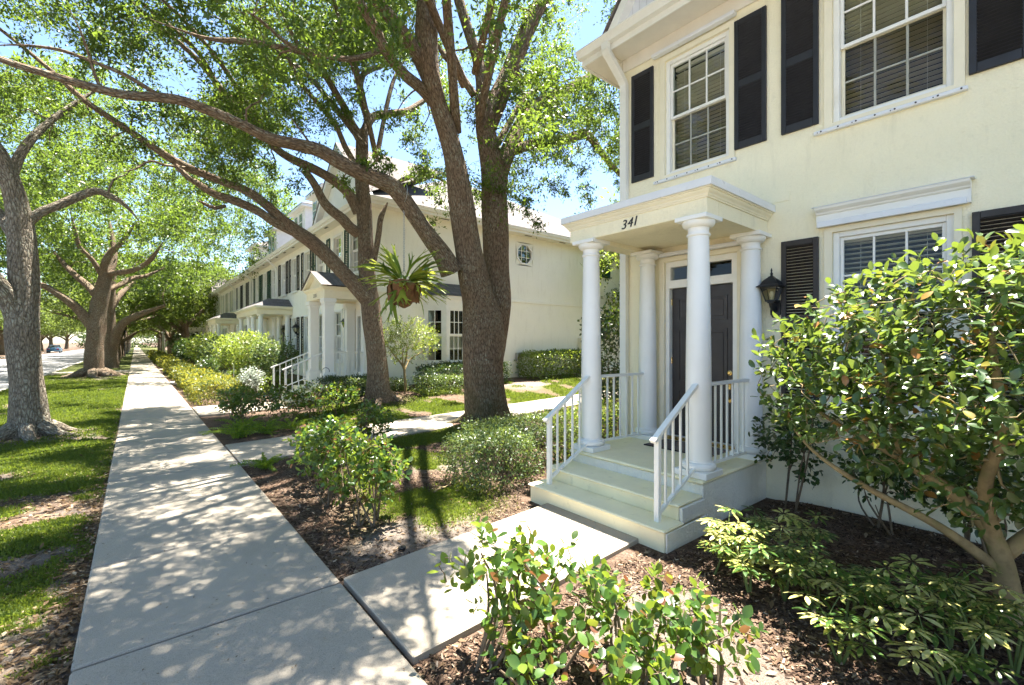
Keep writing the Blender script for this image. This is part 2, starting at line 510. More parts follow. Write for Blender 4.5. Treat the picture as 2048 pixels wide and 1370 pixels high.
def grass_mask(X, Y):
    n = fbm(X, Y, 1.5, 21); n2 = fbm(X, Y, .55, 31)
    verge = ((X < SW0-.03) & (X > KERB_X))
    near = sm((Y-5.0)/5.0)
    g = np.where(verge, sm((n-.46+.24*near+.25*(n2-.5))/.16)*(.85+.15*near), 0)
    lawn = sm(1.25-np.abs(X-(2.55+.28*(Y-4.6)))/.95)*sm((Y-3.55)/.7)*sm((7.6-Y)/.3)
    g = np.maximum(g, lawn*sm((n-.40+.2*(n2-.5))/.13))
    strip = sm((X-2.6)/.8)*sm((Y-9.1)/.4)*sm((11.9+.12*X-Y)/.6)
    g = np.maximum(g, strip*sm((n-.36)/.14))
    south = sm((X-2.2)/.5)*sm((Y-6.9)/.3)*sm((PATH2[0](X)-Y)/.05)*sm((6.4-X)/.4)
    g = np.maximum(g, south*sm((n-.36)/.12))
    far = (Y > 17) & (X > 1.2)
    g = np.where(far, np.maximum(g, .9*sm((n-.35)/.15)), g)
    g = np.where((np.abs(X) > 13) | (Y < -3) | (Y > 60), np.maximum(g, .85*(X > KERB_X)+.85*(X < -12.4)), g)
    for (tx, ty, rr) in TREE_MOUNDS:
        g = g*(1-np.exp(-(((X-tx)**2+(Y-ty)**2)/(rr*rr*.9))**1.5))
    # the bare soil east of tree
    return np.where(on_hard(X, Y), 0, g)
def sand_mask(X, Y):
    n = fbm(X, Y, 1.8, 51)
    s = np.exp(-(((X-2.1)/.75)**2+((Y-3.85)/.38)**2))*1.2
    s = np.maximum(s, 1.1*np.exp(-(((X-2.35)/.55)**2+((Y-1.25)/.75)**2)))
    s = np.maximum(s, .9*np.exp(-(((X-3.6)/.7)**2+((Y-5.6)/.9)**2)))
    s = np.maximum(s, .8*np.exp(-(((X-10.5)/2.0)**2+((Y-11.9)/.5)**2)))
    s = np.maximum(s, .55*((X < SW0) & (X > KERB_X)))
    return np.clip(sm((s*.9+n-.78)/.3), 0, 1)

def axis(fine0, fine1, step, lo, hi):
    a = list(np.arange(fine0, fine1+1e-6, step))
    d = step; x = fine1
    while x < hi: d *= 1.25; x += d; a.append(x)
    d = step; x = fine0
    while x > lo: d *= 1.25; x -= d; a.insert(0, x)
    return np.array(a)
gx = np.unique(np.concatenate([axis(-4.2, 8.0, .10, -900, 900), [KERB_X-.06, KERB_X+.005, -12.46, -12.39]]))
gy = axis(-1.0, 15.5, .11, -300, 1600)
GX, GY = np.meshgrid(gx, gy, indexing='ij')
GZ = terrain(GX, GY)
nx, ny = GX.shape
idx = np.arange(nx*ny).reshape(nx, ny)
F = np.stack([idx[:-1, :-1], idx[1:, :-1], idx[1:, 1:], idx[:-1, 1:]], -1).reshape(-1, 4)
V = np.stack([GX, GY, GZ], -1).reshape(-1, 3)

def m_ground():
    k = M("mulch_sand_and_turf"); p = k.pos()
    n1 = k.noise(k.pos((1, 1, 1)), 38, 6, .75, .4); n2 = k.noise(p, 7, 5, .7); n3 = k.noise(k.pos((1, 1, 1)), 130, 3, .7)
    mul = k.ramp(n1, [(.28, (.020, .012, .009)), (.45, (.075, .045, .030)), (.58, (.15, .098, .066)), (.74, (.33, .25, .18))])
    mul = k.mix(k.ramp(n2, [(.4, 0), (.8, .55)]), mul, (.19, .155, .125))
    snd = k.ramp(n3, [(.3, (.10, .078, .062)), (.55, (.19, .158, .132)), (.75, (.29, .25, .215))])
    snd = k.mix(k.ramp(n1, [(.30, .8), (.46, 0)]), snd, (.10, .065, .04))
    tur = k.ramp(n1, [(.3, (.036, .042, .012)), (.55, (.085, .105, .024)), (.75, (.20, .17, .065))])
    s = k.attr("sand"); g = k.attr("grass")
    fz = k.math('MULTIPLY', k.math('SUBTRACT', n2, .5), .5)
    c = k.mix(k.math('ADD', s, k.math('MULTIPLY', fz, k.math('MULTIPLY', s, 1.5))), mul, snd)
    c = k.mix(k.math('MULTIPLY', g, .92), c, tur)
    h = k.math('ADD', n1, k.math('MULTIPLY', n3, .5))
    k.bsdf(c, .95, .12, 0, k.bump(h, .9, .02)); return k.m
MAT['ground'] = m_ground()
ground = obj("ground", np_mesh("ground", V, F, MAT['ground'],
             {"grass": ('POINT', grass_mask(V[:, 0], V[:, 1])), "sand": ('POINT', sand_mask(V[:, 0], V[:, 1]))}, True), kind="structure")

# ------------------------------------------------------------------ road and kerbs
mb = MB(); mb.add([(-12.4, -120, -.150), (KERB_X-.16, -120, -.150), (KERB_X-.16, 700, -.150), (-12.4, 700, -.150)], [(0, 1, 2, 3)])
road = mb.build("road", MAT['asphalt'], kind="structure")
kerbs = obj("kerb", None, kind="structure")
for k in range(-6, 46):
    for sx in (KERB_X-.16, -12.4):
        MB().box(sx, sx+.16, k*3.0+.006, k*3.0+2.994, -.25, -.005, .02).build("kerb_stone", MAT['kerb'], kerbs)

# ------------------------------------------------------------------ sidewalk and paths, slab by slab
sidewalk = obj("sidewalk", None, kind="structure")
J = 1.42
slab_me = MB().box(SW0, SW1, .012, J-.012, -.12, 0, .012).mesh("slab", MAT['concrete'])
for k in range(-5, 62):
    o = obj("slab", slab_me, sidewalk, (0, 3.355+k*J-J, random.uniform(-.004, .004)))
    o.rotation_euler = (random.uniform(-.0015, .0015), random.uniform(-.0015, .0015), 0)
MB().box(SW0, SW1, 3.355+61*J, 420, -.12, -.002).build("slab", MAT['concrete'], sidewalk)
def quad_slab(name, parent, pts, top, th=.12, b=.008):
    """slab with four ground corners"""
    bm = bmesh.new()
    lo = [bm.verts.new((x, y, top-th)) for x, y in pts]; hi = [bm.verts.new((x, y, top)) for x, y in pts]
    bm.faces.new(lo[::-1]); bm.faces.new(hi)
    for i in range(4): bm.faces.new((lo[i], lo[(i+1) % 4], hi[(i+1) % 4], hi[i]))
    bmesh.ops.bevel(bm, geom=bm.edges[:], offset=b, segments=1, affect='EDGES')
    me = bpy.data.meshes.new(name); bm.to_mesh(me); bm.free(); me.materials.append(MAT['concrete']); fix_normals(me)
    return obj(name, me, parent, WL[parent.name])
front_path = obj("front_path", None, kind="structure")
f0 = lambda x: 2.285+.048*(x-1.18); f1 = lambda x: 3.385+.077*(x-1.18)
for a, b in ((SW1+.03, 2.36), (2.374, 3.46)):
    quad_slab("slab", front_path, [(a, f0(a)), (b, f0(b)), (b, f1(b)), (a, f1(a))], .004)
side_path = obj("side_path", None, kind="structure")
xs = [SW1+.02, 2.7, 4.2, 5.75, 7.3, 8.9, 10.5, 12.2, 14.0]
for a, b in zip(xs[:-1], xs[1:]):
    b -= .014
    quad_slab("slab", side_path, [(a, PATH2[0](a)), (b, PATH2[0](b)), (b, PATH2[1](b)), (a, PATH2[1](a))], .003)
neighbour_path = obj("neighbour_path", None, kind="structure")
for a, b in ((SW1+.02, 2.2), (2.214, 3.2)):
    quad_slab("slab", neighbour_path, [(a, 13.1), (b, 13.15), (b, 14.9), (a, 14.9)], .01)
for yy in (24.0, 36.5, 55):
    quad_slab("slab", neighbour_path, [(SW1+.02, yy), (4.0, yy), (4.0, yy+1.3), (SW1+.02, yy+1.3)], .01)
verge_path = obj("verge_path", None, kind="structure")       # the walk that crosses the verge to the road
quad_slab("slab", verge_path, [(KERB_X+.02, 36.0), (SW0-.02, 36.0), (SW0-.02, 37.5), (KERB_X+.02, 37.5)], .01)
# ------------------------------------------------------------------ walls with real openings
def wall_sheet(mb, axis_, p0, th, a0, a1, z0, z1, holes):
    """wall in the plane axis_=p0, thickness th behind it; holes are (a0,a1,z0,z1)"""
    As = sorted({a0, a1, *[h[0] for h in holes], *[h[1] for h in holes]})
    Zs = sorted({z0, z1, *[h[2] for h in holes], *[h[3] for h in holes]})
    def P(a, z, d): return (p0+d, a, z) if axis_ == 'x' else (a, p0+d, z)
    inh = lambda a, z: any(h[0] < a < h[1] and h[2] < z < h[3] for h in holes)
    for i in range(len(As)-1):
        for j in range(len(Zs)-1):
            A, B, C, D = As[i], As[i+1], Zs[j], Zs[j+1]
            if inh((A+B)/2, (C+D)/2): continue
            for d in (0, th):
                mb.add([P(A, C, d), P(B, C, d), P(B, D, d), P(A, D, d)], [(0, 1, 2, 3)])
    for h in list(holes)+[(a0, a1, z0, z1)]:
        c = [(h[0], h[2]), (h[1], h[2]), (h[1], h[3]), (h[0], h[3])]
        for q in range(4):
            (A, C), (B, D) = c[q], c[(q+1) % 4]
            mb.add([P(A, C, 0), P(B, D, 0), P(B, D, th), P(A, C, th)], [(0, 1, 2, 3)])
def weld(me):
    bm = bmesh.new(); bm.from_mesh(me); bmesh.ops.remove_doubles(bm, verts=bm.verts[:], dist=.0005)
    bmesh.ops.recalc_face_normals(bm, faces=bm.faces[:]); bm.to_mesh(me); bm.free()

WX = 5.62                                 # facade plane of both houses

# ------------------------------------------------------------------ the house at number 341
house = thing("town_house", "cream stucco town house with charcoal shutters and white columned porch numbered 341", "house", (WX, 2.0, 0))
HY1, HY0 = 4.18, -7.0
holes = [(2.60, 3.48, 4.03, 5.60), (.61, 1.53, 4.03, 5.60), (.61, 1.53, 1.06, 2.89), (2.50, 3.49, .43, 2.84), (-3.0, -2.08, 4.03, 5.6), (-3.0, -2.08, 1.06, 2.89)]
mb = MB()
wall_sheet(mb, 'x', WX, .22, HY0, HY1, -.35, 5.98, holes)
mb.box(WX+.22, 17.0, HY1-.2, HY1-.002, -.35, 5.98)
mb.box(WX+.22, 17.0, HY0, HY0+.2, -.35, 5.98)
mb.box(16.8, 17.0, HY0+.2, HY1-.2, -.35, 5.98)
hw = mb.build("wall", MAT['stucco'], house); weld(hw.data)
# near-black sheets behind the openings: shade of unlit rooms put into their colour
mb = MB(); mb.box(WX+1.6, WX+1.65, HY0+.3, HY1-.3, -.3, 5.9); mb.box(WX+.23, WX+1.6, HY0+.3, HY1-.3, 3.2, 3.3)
mb.build("dark_backing", MAT['dark'], house)
EX = 5.08                                # outer edge of the gutter
MB().box(EX+.152, WX-.002, HY0, 4.598, 5.93, 5.95).build("soffit", MAT['soffit'], house)
MB().box(WX-.035, WX-.001, HY0, HY1-.01, 5.745, 5.93, .006).build("frieze_board", MAT['soffit'], house)
MB().box(WX-.05, WX+.0, HY1-.005, HY1+.02, 5.745, 5.93).build("frieze_return", MAT['soffit'], house)
# fascia + gutter: an ogee trough along the eave
gp = [(0, 0), (-.075, .0), (-.085, .02), (-.10, .055), (-.125, .085), (-.125, .105), (-.118, .105), (-.112, .09), (-.02, .09), (0, .09)]
mb = MB(); mb.prism([(EX+.125+x, 5.985+z) for x, z in gp], 'y', HY0, 4.65); mb.build("gutter", MAT['white'], house)
MB().box(EX+.127, EX+.150, HY0, 4.63, 5.90, 6.09, .004).build("fascia", MAT['white'], house)
MB().box(EX+.152, 16, 4.60, 4.625, 5.88, 6.07, .004).build("rake_fascia", MAT['white'], house)
MB().box(EX+.152, 16, HY1+.001, 4.598, 5.91, 5.928).build("gable_soffit", MAT['soffit'], house)
# roof: front slope and hip end
zr, run = 6.09, 6.0
rz = lambda x: zr + (x-EX-.13)*.55
mb = MB()
mb.add([(EX+.10, 4.66, zr), (11.2, -1.2, rz(11.2)), (11.2, HY0, rz(11.2)), (EX+.10, HY0, zr)], [(0, 1, 2, 3)])
mb.add([(EX+.10, 4.66, zr), (17.3, 4.66, zr), (11.2, -1.2, rz(11.2))], [(0, 1, 2)])
mb.add([(17.3, 4.66, zr), (17.3, HY0, zr), (11.2, HY0, rz(11.2)), (11.2, -1.2, rz(11.2))], [(0, 1, 2, 3)])
mb.build("roof", MAT['shingle'], house)
GXX = 5.75
gy0, gy1, gz = 4.50, 1.80, 8.15; gc = (gy0+gy1)/2; gb = rz(GXX)-.05
MB().prism([(gy0, gb), (gy1, gb), (gc, gz)], 'x', GXX, GXX+.10).build("gable_wall", MAT['siding'], house)
mb = MB()
for a in (gy0, gy1):
    d = 1 if a > gc else -1
    mb.prism([(a+.12*d, gb), (a-.06*d, gb), (gc, gz-.08), (gc, gz+.10)], 'x', GXX-.14, GXX-.001)
mb.build("gable_rake", MAT['white'], house)
mb = MB()
for a in (gy0, gy1):
    d = 1 if a > gc else -1
    mb.add([(GXX-.18, a+.16*d, gb+.02), (GXX-.18, gc, gz+.14), (9.0, gc, gz+.14), (GXX+.05, a+.16*d, gb+.02)], [(0, 1, 2, 3)])
mb.build("gable_roof", MAT['shingle'], house)
# recessed light in the soffit
MB().lathe([(.09, -.004), (.09, -.012), (.06, -.012), (.055, .004)], 20, (5.40, 2.30, 5.93)).build("soffit_light", MAT['screw'], house)
# downspout: outlet, elbow and the long drop at the corner
def rect_tube(pts, w, d, wdir=(0, 1, 0)):
    mb = MB(); wv = Vector(wdir); rings = []
    for i, p in enumerate(pts):
        p = Vector(p)
        t = (Vector(pts[min(i+1, len(pts)-1)])-Vector(pts[max(i-1, 0)])).normalized()
        n = wv.cross(t).normalized()
        rings += [p+wv*w/2+n*d/2, p-wv*w/2+n*d/2, p-wv*w/2-n*d/2, p+wv*w/2-n*d/2]
    fs = []
    for k in range(len(pts)-1):
        for i in range(4):
            j = (i+1) % 4; fs.append((k*4+i, k*4+j, k*4+4+j, k*4+4+i))
    fs += [(3, 2, 1, 0), tuple(len(rings)-4+i for i in range(4))]
    mb.add(rings, fs); return mb
dsy = 4.125
dpts = [(EX+.06, dsy, 5.985), (EX+.06, dsy, 5.93), (EX+.07, dsy, 5.885), (EX+.10, dsy, 5.85), (EX+.16, dsy, 5.81), (WX-.13, dsy, 5.62), (WX-.075, dsy, 5.57), (WX-.055, dsy, 5.53), (WX-.052, dsy, 5.45), (WX-.052, dsy, .02)]
ds = rect_tube(dpts, .105, .075).build("downspout", MAT['white'], house)
for i in range(9):
    t = i/8
    a, b = Vector(dpts[2]), Vector(dpts[4]); p = a.lerp(b, t)
    MB().box(p.x-.045, p.x+.045, dsy-.058, dsy+.058, p.z-.003, p.z+.003).build("elbow_crimp", MAT['white'], ds)
for z in (1.0, 3.6):
    MB().box(WX-.092, WX-.012, dsy-.0555, dsy+.0555, z, z+.03, .003).build("downspout_strap", MAT['white'], ds)

# ---- windows
LOUV = {}
def shutter(parent, y0, y1, z0, z1, mat, x=WX, mids=(.5,), pitch=.030, louvers=True, name="shutter"):
    fw, d = .05, .035
    mb = MB()
    mb.box(x-d, x-.003, y0, y0+fw, z0, z1, .004).box(x-d, x-.003, y1-fw, y1, z0, z1, .004)
    rails = [(z0, z0+.085), (z1-.06, z1)] + [(z0+(z1-z0)*m-.045, z0+(z1-z0)*m+.045) for m in mids]
    for a, b in rails: mb.box(x-d+.003, x-.003, y0+fw+.0005, y1-fw-.0005, a, b, .003)
    s = mb.build(name, mat, parent, loc=(x, (y0+y1)/2, z0))
    rails.sort()
    key = round(y1-y0, 3)
    if key not in LOUV:
        w = (y1-y0)/2-fw-.001
        LOUV[key] = MB().obox((0, 0, 0), (math.cos(R(38)), 0, -math.sin(R(38))), (0, 1, 0), (math.sin(R(38)), 0, math.cos(R(38))), .016, w, .0035)
    lm = LOUV[key].mesh("louver", mat) if isinstance(LOUV[key], MB) else None
    if louvers:
        for (a, b), (c, e) in zip(rails[:-1], rails[1:]):
            n = int((c-b)/pitch)
            for i in range(n):
                z = b+(c-b)*(i+.5)/n
                obj("louver", lm, s, (x-.019, (y0+y1)/2, z))
    else:
        MB().box(x-.018, x-.006, y0+fw, y1-fw, z0+.08, z1-.06).build("louver_panel", mat, s)
    return s

def sash_window(parent, y0, y1, z0, z1, x=WX, blinds=True, tilt=55, screen=True, split=.5, label=None, cols=3, rows=2, slat_pitch=.043, mats=None):
    """a double-hung window: frame, two sashes, muntins, panes, blind slats (inside the opening y0..y1, z0..z1)"""
    fr, wmat = .055, MAT['white']
    mb = MB(); xi = x+.02
    mb.box(xi, xi+.13, y0, y0+fr, z0, z1, .004).box(xi, xi+.13, y1-fr, y1, z0, z1, .004)
    mb.box(xi+.001, xi+.129, y0+fr+.0005, y1-fr-.0005, z1-fr, z1, .004).box(xi+.001, xi+.129, y0+fr+.0005, y1-fr-.0005, z0, z0+.045, .004)
    w = mb.build("window", wmat, parent, loc=(x, (y0+y1)/2, z0))
    if label: w["label"] = label
    zm = z0+(z1-z0)*split
    for lower in (True, False):
        a, b = (z0+.046, zm+.018) if lower else (zm-.018, z1-fr-.001)
        xs = xi+.066 if lower else xi+.028
        r = .030
        sm_ = MB()
        ya, yb = y0+fr+.001, y1-fr-.001
        sm_.box(xs, xs+.034, ya, ya+r, a, b, .003).box(xs, xs+.034, yb-r, yb, a, b, .003)
        sm_.box(xs+.001, xs+.033, ya+r, yb-r, a, a+.036, .003).box(xs+.001, xs+.033, ya+r, yb-r, b-.036, b, .003)
        sm_.build("sash", wmat if not (lower and screen) else MAT['trim'], w)
        gy0_, gy1_, gz0_, gz1_ = ya+r, yb-r, a+.036, b-.036
        mm = MAT['grey_muntin'] if (lower and screen) else wmat
        mt = .010
        for i in range(1, cols):
            yy = gy0_+(gy1_-gy0_)*i/cols
            MB().box(xs+.006, xs+.027, yy-mt, yy+mt, gz0_, gz1_, .002).build("muntin", mm, w)
        for j in range(1, rows):
            zz = gz0_+(gz1_-gz0_)*j/rows
            for i in range(cols):
                p, q = gy0_+(gy1_-gy0_)*i/cols+(mt if i else 0), gy0_+(gy1_-gy0_)*(i+1)/cols-(mt if i < cols-1 else 0)
                MB().box(xs+.007, xs+.026, p, q, zz-mt, zz+mt, .002).build("muntin", mm, w)
        gm = MAT['glass_screen'] if (lower and screen) else MAT['glass']
        for i in range(cols):
            for j in range(rows):
                p, q = gy0_+(gy1_-gy0_)*i/cols, gy0_+(gy1_-gy0_)*(i+1)/cols
                c, e = gz0_+(gz1_-gz0_)*j/rows, gz0_+(gz1_-gz0_)*(j+1)/rows
                MB().add([(xs+.017, p, c), (xs+.017, q, c), (xs+.017, q, e), (xs+.017, p, e)], [(0, 1, 2, 3)]).build("pane", gm, w)
    if blinds:
        n = int((z1-z0-.12)/slat_pitch); t = R(tilt)
        slat = MB().obox((0, 0, 0), (math.cos(t), 0, -math.sin(t)), (0, 1, 0), (math.sin(t), 0, math.cos(t)), .024, (y1-y0)/2-fr-.006, .0016)
        sme = slat.mesh("blind_slat", mats or MAT['blind'])
        for i in range(n):
            obj("blind_slat", sme, w, (xi+.175, (y0+y1)/2, z0+.06+i*slat_pitch))
        MB().box(xi+.150, xi+.20, y0+fr+.004, y1-fr-.004, z1-.10, z1-.058).build("blind_rail", MAT['blind'], w)
        for f in (.22, .78):
            yy = y0+(y1-y0)*f
            MB().box(xi+.1485, xi+.1497, yy-.0015, yy+.0015, z0+.06, z1-.07).build("blind_cord", MAT['blind'], w)
    return w

def casing(parent, y0, y1, z0, z1, o0, o1, oz0, oz1, d=.022):
    mb = MB()
    wall_sheet(mb, 'x', WX-d, d-.001, y0, y1, z0, z1, [(o0, o1, oz0, oz1)])
    c = mb.build("window_casing", MAT['trim'], parent, loc=(WX, (y0+y1)/2, z0)); weld(c.data); return c

for (wy0, wy1, lab) in ((2.60, 3.48, "upper window above the porch, between two charcoal shutters"), (.61, 1.53, "upper window over the hooded ground floor window"), (-3.0, -2.08, None)):
    sash_window(house, wy0, wy1, 4.03, 5.60, label=lab, tilt=24, slat_pitch=.050, mats=MAT['blind_dark'])
    c0, c1 = wy0-.07, wy1+.07
    casing(house, c0, c1, 3.985, 5.67, wy0, wy1, 4.03, 5.60)
    MB().box(WX-.105, WX-.023, c0-.03, c1+.09, 5.685, 5.735, .008).build("storm_panel_track", MAT['metal_cap'], house)
    sl = MB().box(WX-.050, WX-.001, c0-.02, c1+.09, 3.945, 3.983, .006).build("window_sill", MAT['metal_cap'], house, loc=(WX, wy0, 3.945))
    n = 8
    for i in range(n):
        y = c0+.02+(c1-c0)*i/(n-1)
        mbq = MB().tube([(WX-.0495, y, 3.964), (WX-.056, y, 3.964)], .008, 8); mbq.build("bolt", MAT['screw'], sl)
        if i % 2: MB().tube([(WX-.0495, y+.032, 3.960), (WX-.053, y+.032, 3.960)], .0055, 8).build("bolt", MAT['screw'], sl)
for y0 in (3.655, 2.17, 1.65, .155, -2.04, -3.4):
    shutter(house, y0, y0+.362, 4.07, 5.625, MAT['shutter'], louvers=y0 > 0)
# ground floor window with its hood
sash_window(house, .61, 1.53, 1.06, 2.89, tilt=12, split=.54, screen=False, label="ground floor window behind the big shrub, blinds open", slat_pitch=.05)
casing(house, .56, 1.60, 1.02, 2.945, .61, 1.53, 1.06, 2.89, .02)
MB().box(WX-.075, WX-.001, .50, 1.66, .965, 1.018, .008).build("window_sill", MAT['trim'], house)
hp = [(0, 2.955), (-.055, 2.955), (-.055, 3.075), (-.075, 3.085), (-.082, 3.10), (-.10, 3.112), (-.118, 3.128), (-.125, 3.15), (0, 3.155)]
hood = MB().prism([(WX-.001+x, z) for x, z in hp], 'y', .50, 1.66).build("window_hood", MAT['white'], house, loc=(WX, 1.08, 2.95))
MB().prism([(WX-.127+.0, 3.152), (WX-.001, 3.157), (WX-.001, 3.165), (WX-.13, 3.160)], 'y', .475, 1.685).build("hood_cap", MAT['metal_cap'], hood)
MB().box(WX-.090, WX-.058, .525, 1.645, 2.945, 3.005, .004).build("storm_panel_track", MAT['metal_cap'], hood)
for y0 in (1.65, .135):
    shutter(house, y0, y0+.362, 1.045, 2.868, MAT['shutter_brown'], mids=(.52,), pitch=.033)

# ---- door
DX = WX+.085
dr = MB().box(DX, DX+.045, 2.575, 3.425, .475, 2.475, .003).build("door", MAT['door'], house, loc=(DX, 3.0, .475))
for (a, b) in ((2.665, 2.945), (3.055, 3.335)):
    for (c, e) in ((.62, 1.10), (1.21, 1.92), (2.03, 2.34)):
        pm = MB()
        pm.prism([(a, c), (b, c), (b, e), (a, e)], 'x', DX-.004, DX-.001)
        pm2 = MB(); i = .03
        wall_sheet(pm2, 'x', DX-.010, .009, a, b, c, e, [(a+.018, b-.018, c+.018, e-.018)])
        pp = pm2.build("door_moulding", MAT['door'], dr)
        MB().box(DX-.008, DX-.0005, a+i+.02, b-i-.02, c+i+.02, e-i-.02, .007).build("door_panel", MAT['door'], dr)
mbh = MB().lathe([(.030, 0), (.030, .008), (.018, .012), (.016, .02)], 20)
def rotx(mb_, loc):                      # turn a lathe so that its axis points to -X
    mb_.v = [(loc[0]-v[2], loc[1]+v[0], loc[2]+v[1]) for v in mb_.v]; return mb_
rotx(mbh, (DX-.001, 2.635, 1.36)).build("deadbolt", MAT['brass'], dr)
hb = MB(); hb.prism([(2.635+.032*math.cos(t)*(1 if True else 0), 1.215+.062*math.sin(t)) for t in [k*math.pi/10 for k in range(20)]], 'x', DX-.010, DX-.001)
hb.tube([(DX-.012, 2.635, 1.225), (DX-.055, 2.635, 1.22), (DX-.062, 2.635, 1.16), (DX-.05, 2.635, 1.06), (DX-.008, 2.635, 1.03)], [.010, .011, .011, .010, .008], 10)
hb.prism([(2.635+.020*math.cos(t), 1.02+.032*math.sin(t)) for t in [k*math.pi/8 for k in range(16)]], 'x', DX-.007, DX-.001)
hb.build("door_handle", MAT['brass'], dr)
for z in (.66, 1.45, 2.25): MB().tube([(DX-.004, 3.43, z), (DX-.004, 3.43, z+.09)], .008, 8).build("hinge", MAT['brass'], dr)
MB().box(WX-.03, DX+.05, 2.505, 3.485, .43, .472, .004).build("threshold", MAT['brass'], house)
mb = MB(); wall_sheet(mb, 'x', WX+.02, .10, 2.505, 3.485, .43, 2.838, [(2.57, 3.43, .473, 2.48), (2.585, 2.955, 2.585, 2.765), (3.005, 3.415, 2.585, 2.765)])
df = mb.build("door_frame", MAT['white'], house, loc=(WX, 3.0, .43)); weld(df.data)
for a, b in ((2.585, 2.955), (3.005, 3.415)):
    MB().add([(WX+.07, a, 2.585), (WX+.07, b, 2.585), (WX+.07, b, 2.765), (WX+.07, a, 2.765)], [(0, 1, 2, 3)]).build("pane", MAT['glass'], df)
mb = MB()
for a, b in ((2.43, 2.503), (3.487, 3.56)): mb.box(WX-.025, WX-.001, a, b, .40, 2.90, .005)
mb.box(WX-.028, WX-.0012, 2.43, 3.56, 2.842, 2.90, .005)
mb.build("door_casing", MAT['trim'], house)
MB().box(WX-.10, WX-.03, 2.40, 3.53, 2.905, 2.955, .006).build("door_shelf", MAT['metal_cap'], house)

# ---- porch: base, steps, columns, beams, cornice, rails
MB().box(4.155, WX-.001, 2.175, 3.86, -.15, .388, .012).build("porch_base", MAT['stucco_base'], house)
mb = MB().box(4.120, WX-.002, 2.160, 3.875, .389, .425, .014); mb.build("porch_floor", MAT['step'], house)
steps = [(3.72, 4.154, 2.175, 3.86, .262, .288), (3.415, 3.735, 2.125, 3.84, .128, .152)]
for i, (x0, x1, y0, y1, za, zb) in enumerate(steps):
    MB().box(x0+.022, x1, y0+.012, y1-.012, -.15, za-.001, .006).build("riser", MAT['step'], house)
    MB().box(x0-.004, x1-.001, y0-.004, y1+.004, za, zb+.002, .012).build("tread", MAT['step'], house)
MB().box(3.447, 4.154, 2.118, 2.134, -.16, .124, .004).build("stair_cheek", MAT['stucco_base'], house)
MB().box(3.752, 4.153, 2.152, 2.184, .12, .259, .004).build("stair_cheek", MAT['stucco_base'], house)

COLS = [(4.335, 2.315, 1), (4.335, 3.705, 1), (5.46, 2.285, 1), (5.46, 3.655, 1)]
zb0, zt = .425, 2.985
shaft = [(.132, 0)]
for i in range(25):
    t = i/24; shaft.append((.122-.0235*(t**1.7)+.0028*math.sin(t*math.pi), .0+t*2.24))
shaft = shaft[1:]
for (cx, cyy, _) in COLS:
    col_ = MB().lathe([(r, z+zb0+.135) for r, z in shaft], 40, (cx, cyy, 0)).build("column", MAT['column'], house, loc=(cx, cyy, zb0))
    auto_smooth(col_.data, 50)
    bs = [(.120, .155), (.126, .150), (.126, .138)]
    for i in range(9):
        a = -math.pi/2+math.pi*i/8; bs.append((.138+.030*math.cos(a), .098-.035*math.sin(a)))
    bs += [(.14, .062)]
    b_ = MB().lathe([(r, zb0+z) for r, z in bs[::-1]], 40, (cx, cyy, 0)).build("column_base", MAT['column'], col_); auto_smooth(b_.data, 50)
    MB().box(cx-.168, cx+.168, cyy-.168, cyy+.168, zb0+.0005, zb0+.063, .006).build("plinth", MAT['column'], col_)
    cp = [(.098, 2.365), (.111, 2.372), (.114, 2.382), (.111, 2.392), (.099, 2.398), (.099, 2.445)]
    for i in range(7):
        a = math.pi/2*i/6; cp.append((.103+.052*math.sin(a), 2.452+.05*(1-math.cos(a))))
    cp.append((.155, 2.515))
    c_ = MB().lathe([(r, zb0+z) for r, z in cp], 40, (cx, cyy, 0)).build("capital", MAT['column'], col_); auto_smooth(c_.data, 45)
    MB().box(cx-.165, cx+.165, cyy-.165, cyy+.165, zb0+2.5155, zt-.001, .004).build("abacus", MAT['column'], col_)
# beam: a box frame with ceiling
BX0, BY0, BY1 = 4.215, 2.165, 3.945
mb = MB()
mb.box(BX0, BX0+.24, BY0, BY1, zt, 3.182, .006).box(BX0+.2405, WX-.001, BY0+.001, BY0+.24, zt+.001, 3.181).box(BX0+.2405, WX-.001, BY1-.24, BY1-.001, zt+.001, 3.181)
mb.build("porch_beam", MAT['stucco'], house)
MB().box(BX0+.241, WX-.001, BY0+.241, BY1-.241, zt+.055, zt+.08).build("porch_ceiling", MAT['stucco'], house)
MB().box(BX0+.01, WX-.002, BY0+.01, BY1-.01, 3.1825, 3.27).build("porch_roof_deck", MAT['trim'], house)
def cornice(prof, x0, y0, y1, xw, name, mat, parent):
    """moulding that runs round three sides; prof = (outward offset, z)"""
    mb_ = MB(); n = len(prof); vs = []
    for (px_, py_, sx, sy) in ((xw, y0, 0, -1), (x0, y0, -1, -1), (x0, y1, -1, 1), (xw, y1, 0, 1)):
        for o_, z in prof: vs.append((px_+sx*o_, py_+sy*o_, z))
    fs = []
    for k in range(3):
        for i in range(n-1): fs.append((k*n+i, k*n+i+1, (k+1)*n+i+1, (k+1)*n+i))
    mb_.add(vs, fs); return mb_.build(name, mat, parent)
cornice([(.001, 3.135), (.012, 3.137), (.014, 3.150), (.022, 3.155), (.026, 3.170), (.042, 3.185), (.050, 3.198), (.052, 3.207), (.066, 3.210), (.066, 3.222), (.0, 3.223)], BX0, BY0, BY1, WX-.002, "cornice", MAT['trim'], house)
cornice([(.05, 3.2235), (.084, 3.2235), (.084, 3.300), (.076, 3.302), (-.1, 3.306), (-.30, 3.325)], BX0, BY0, BY1, WX-.002, "roof_edge_flashing", MAT['metal_cap'], house)
MB().box(BX0+.25, WX-.002, BY0+.25, BY1-.25, 3.290, 3.325).build("porch_roof", MAT['metal_cap'], house)
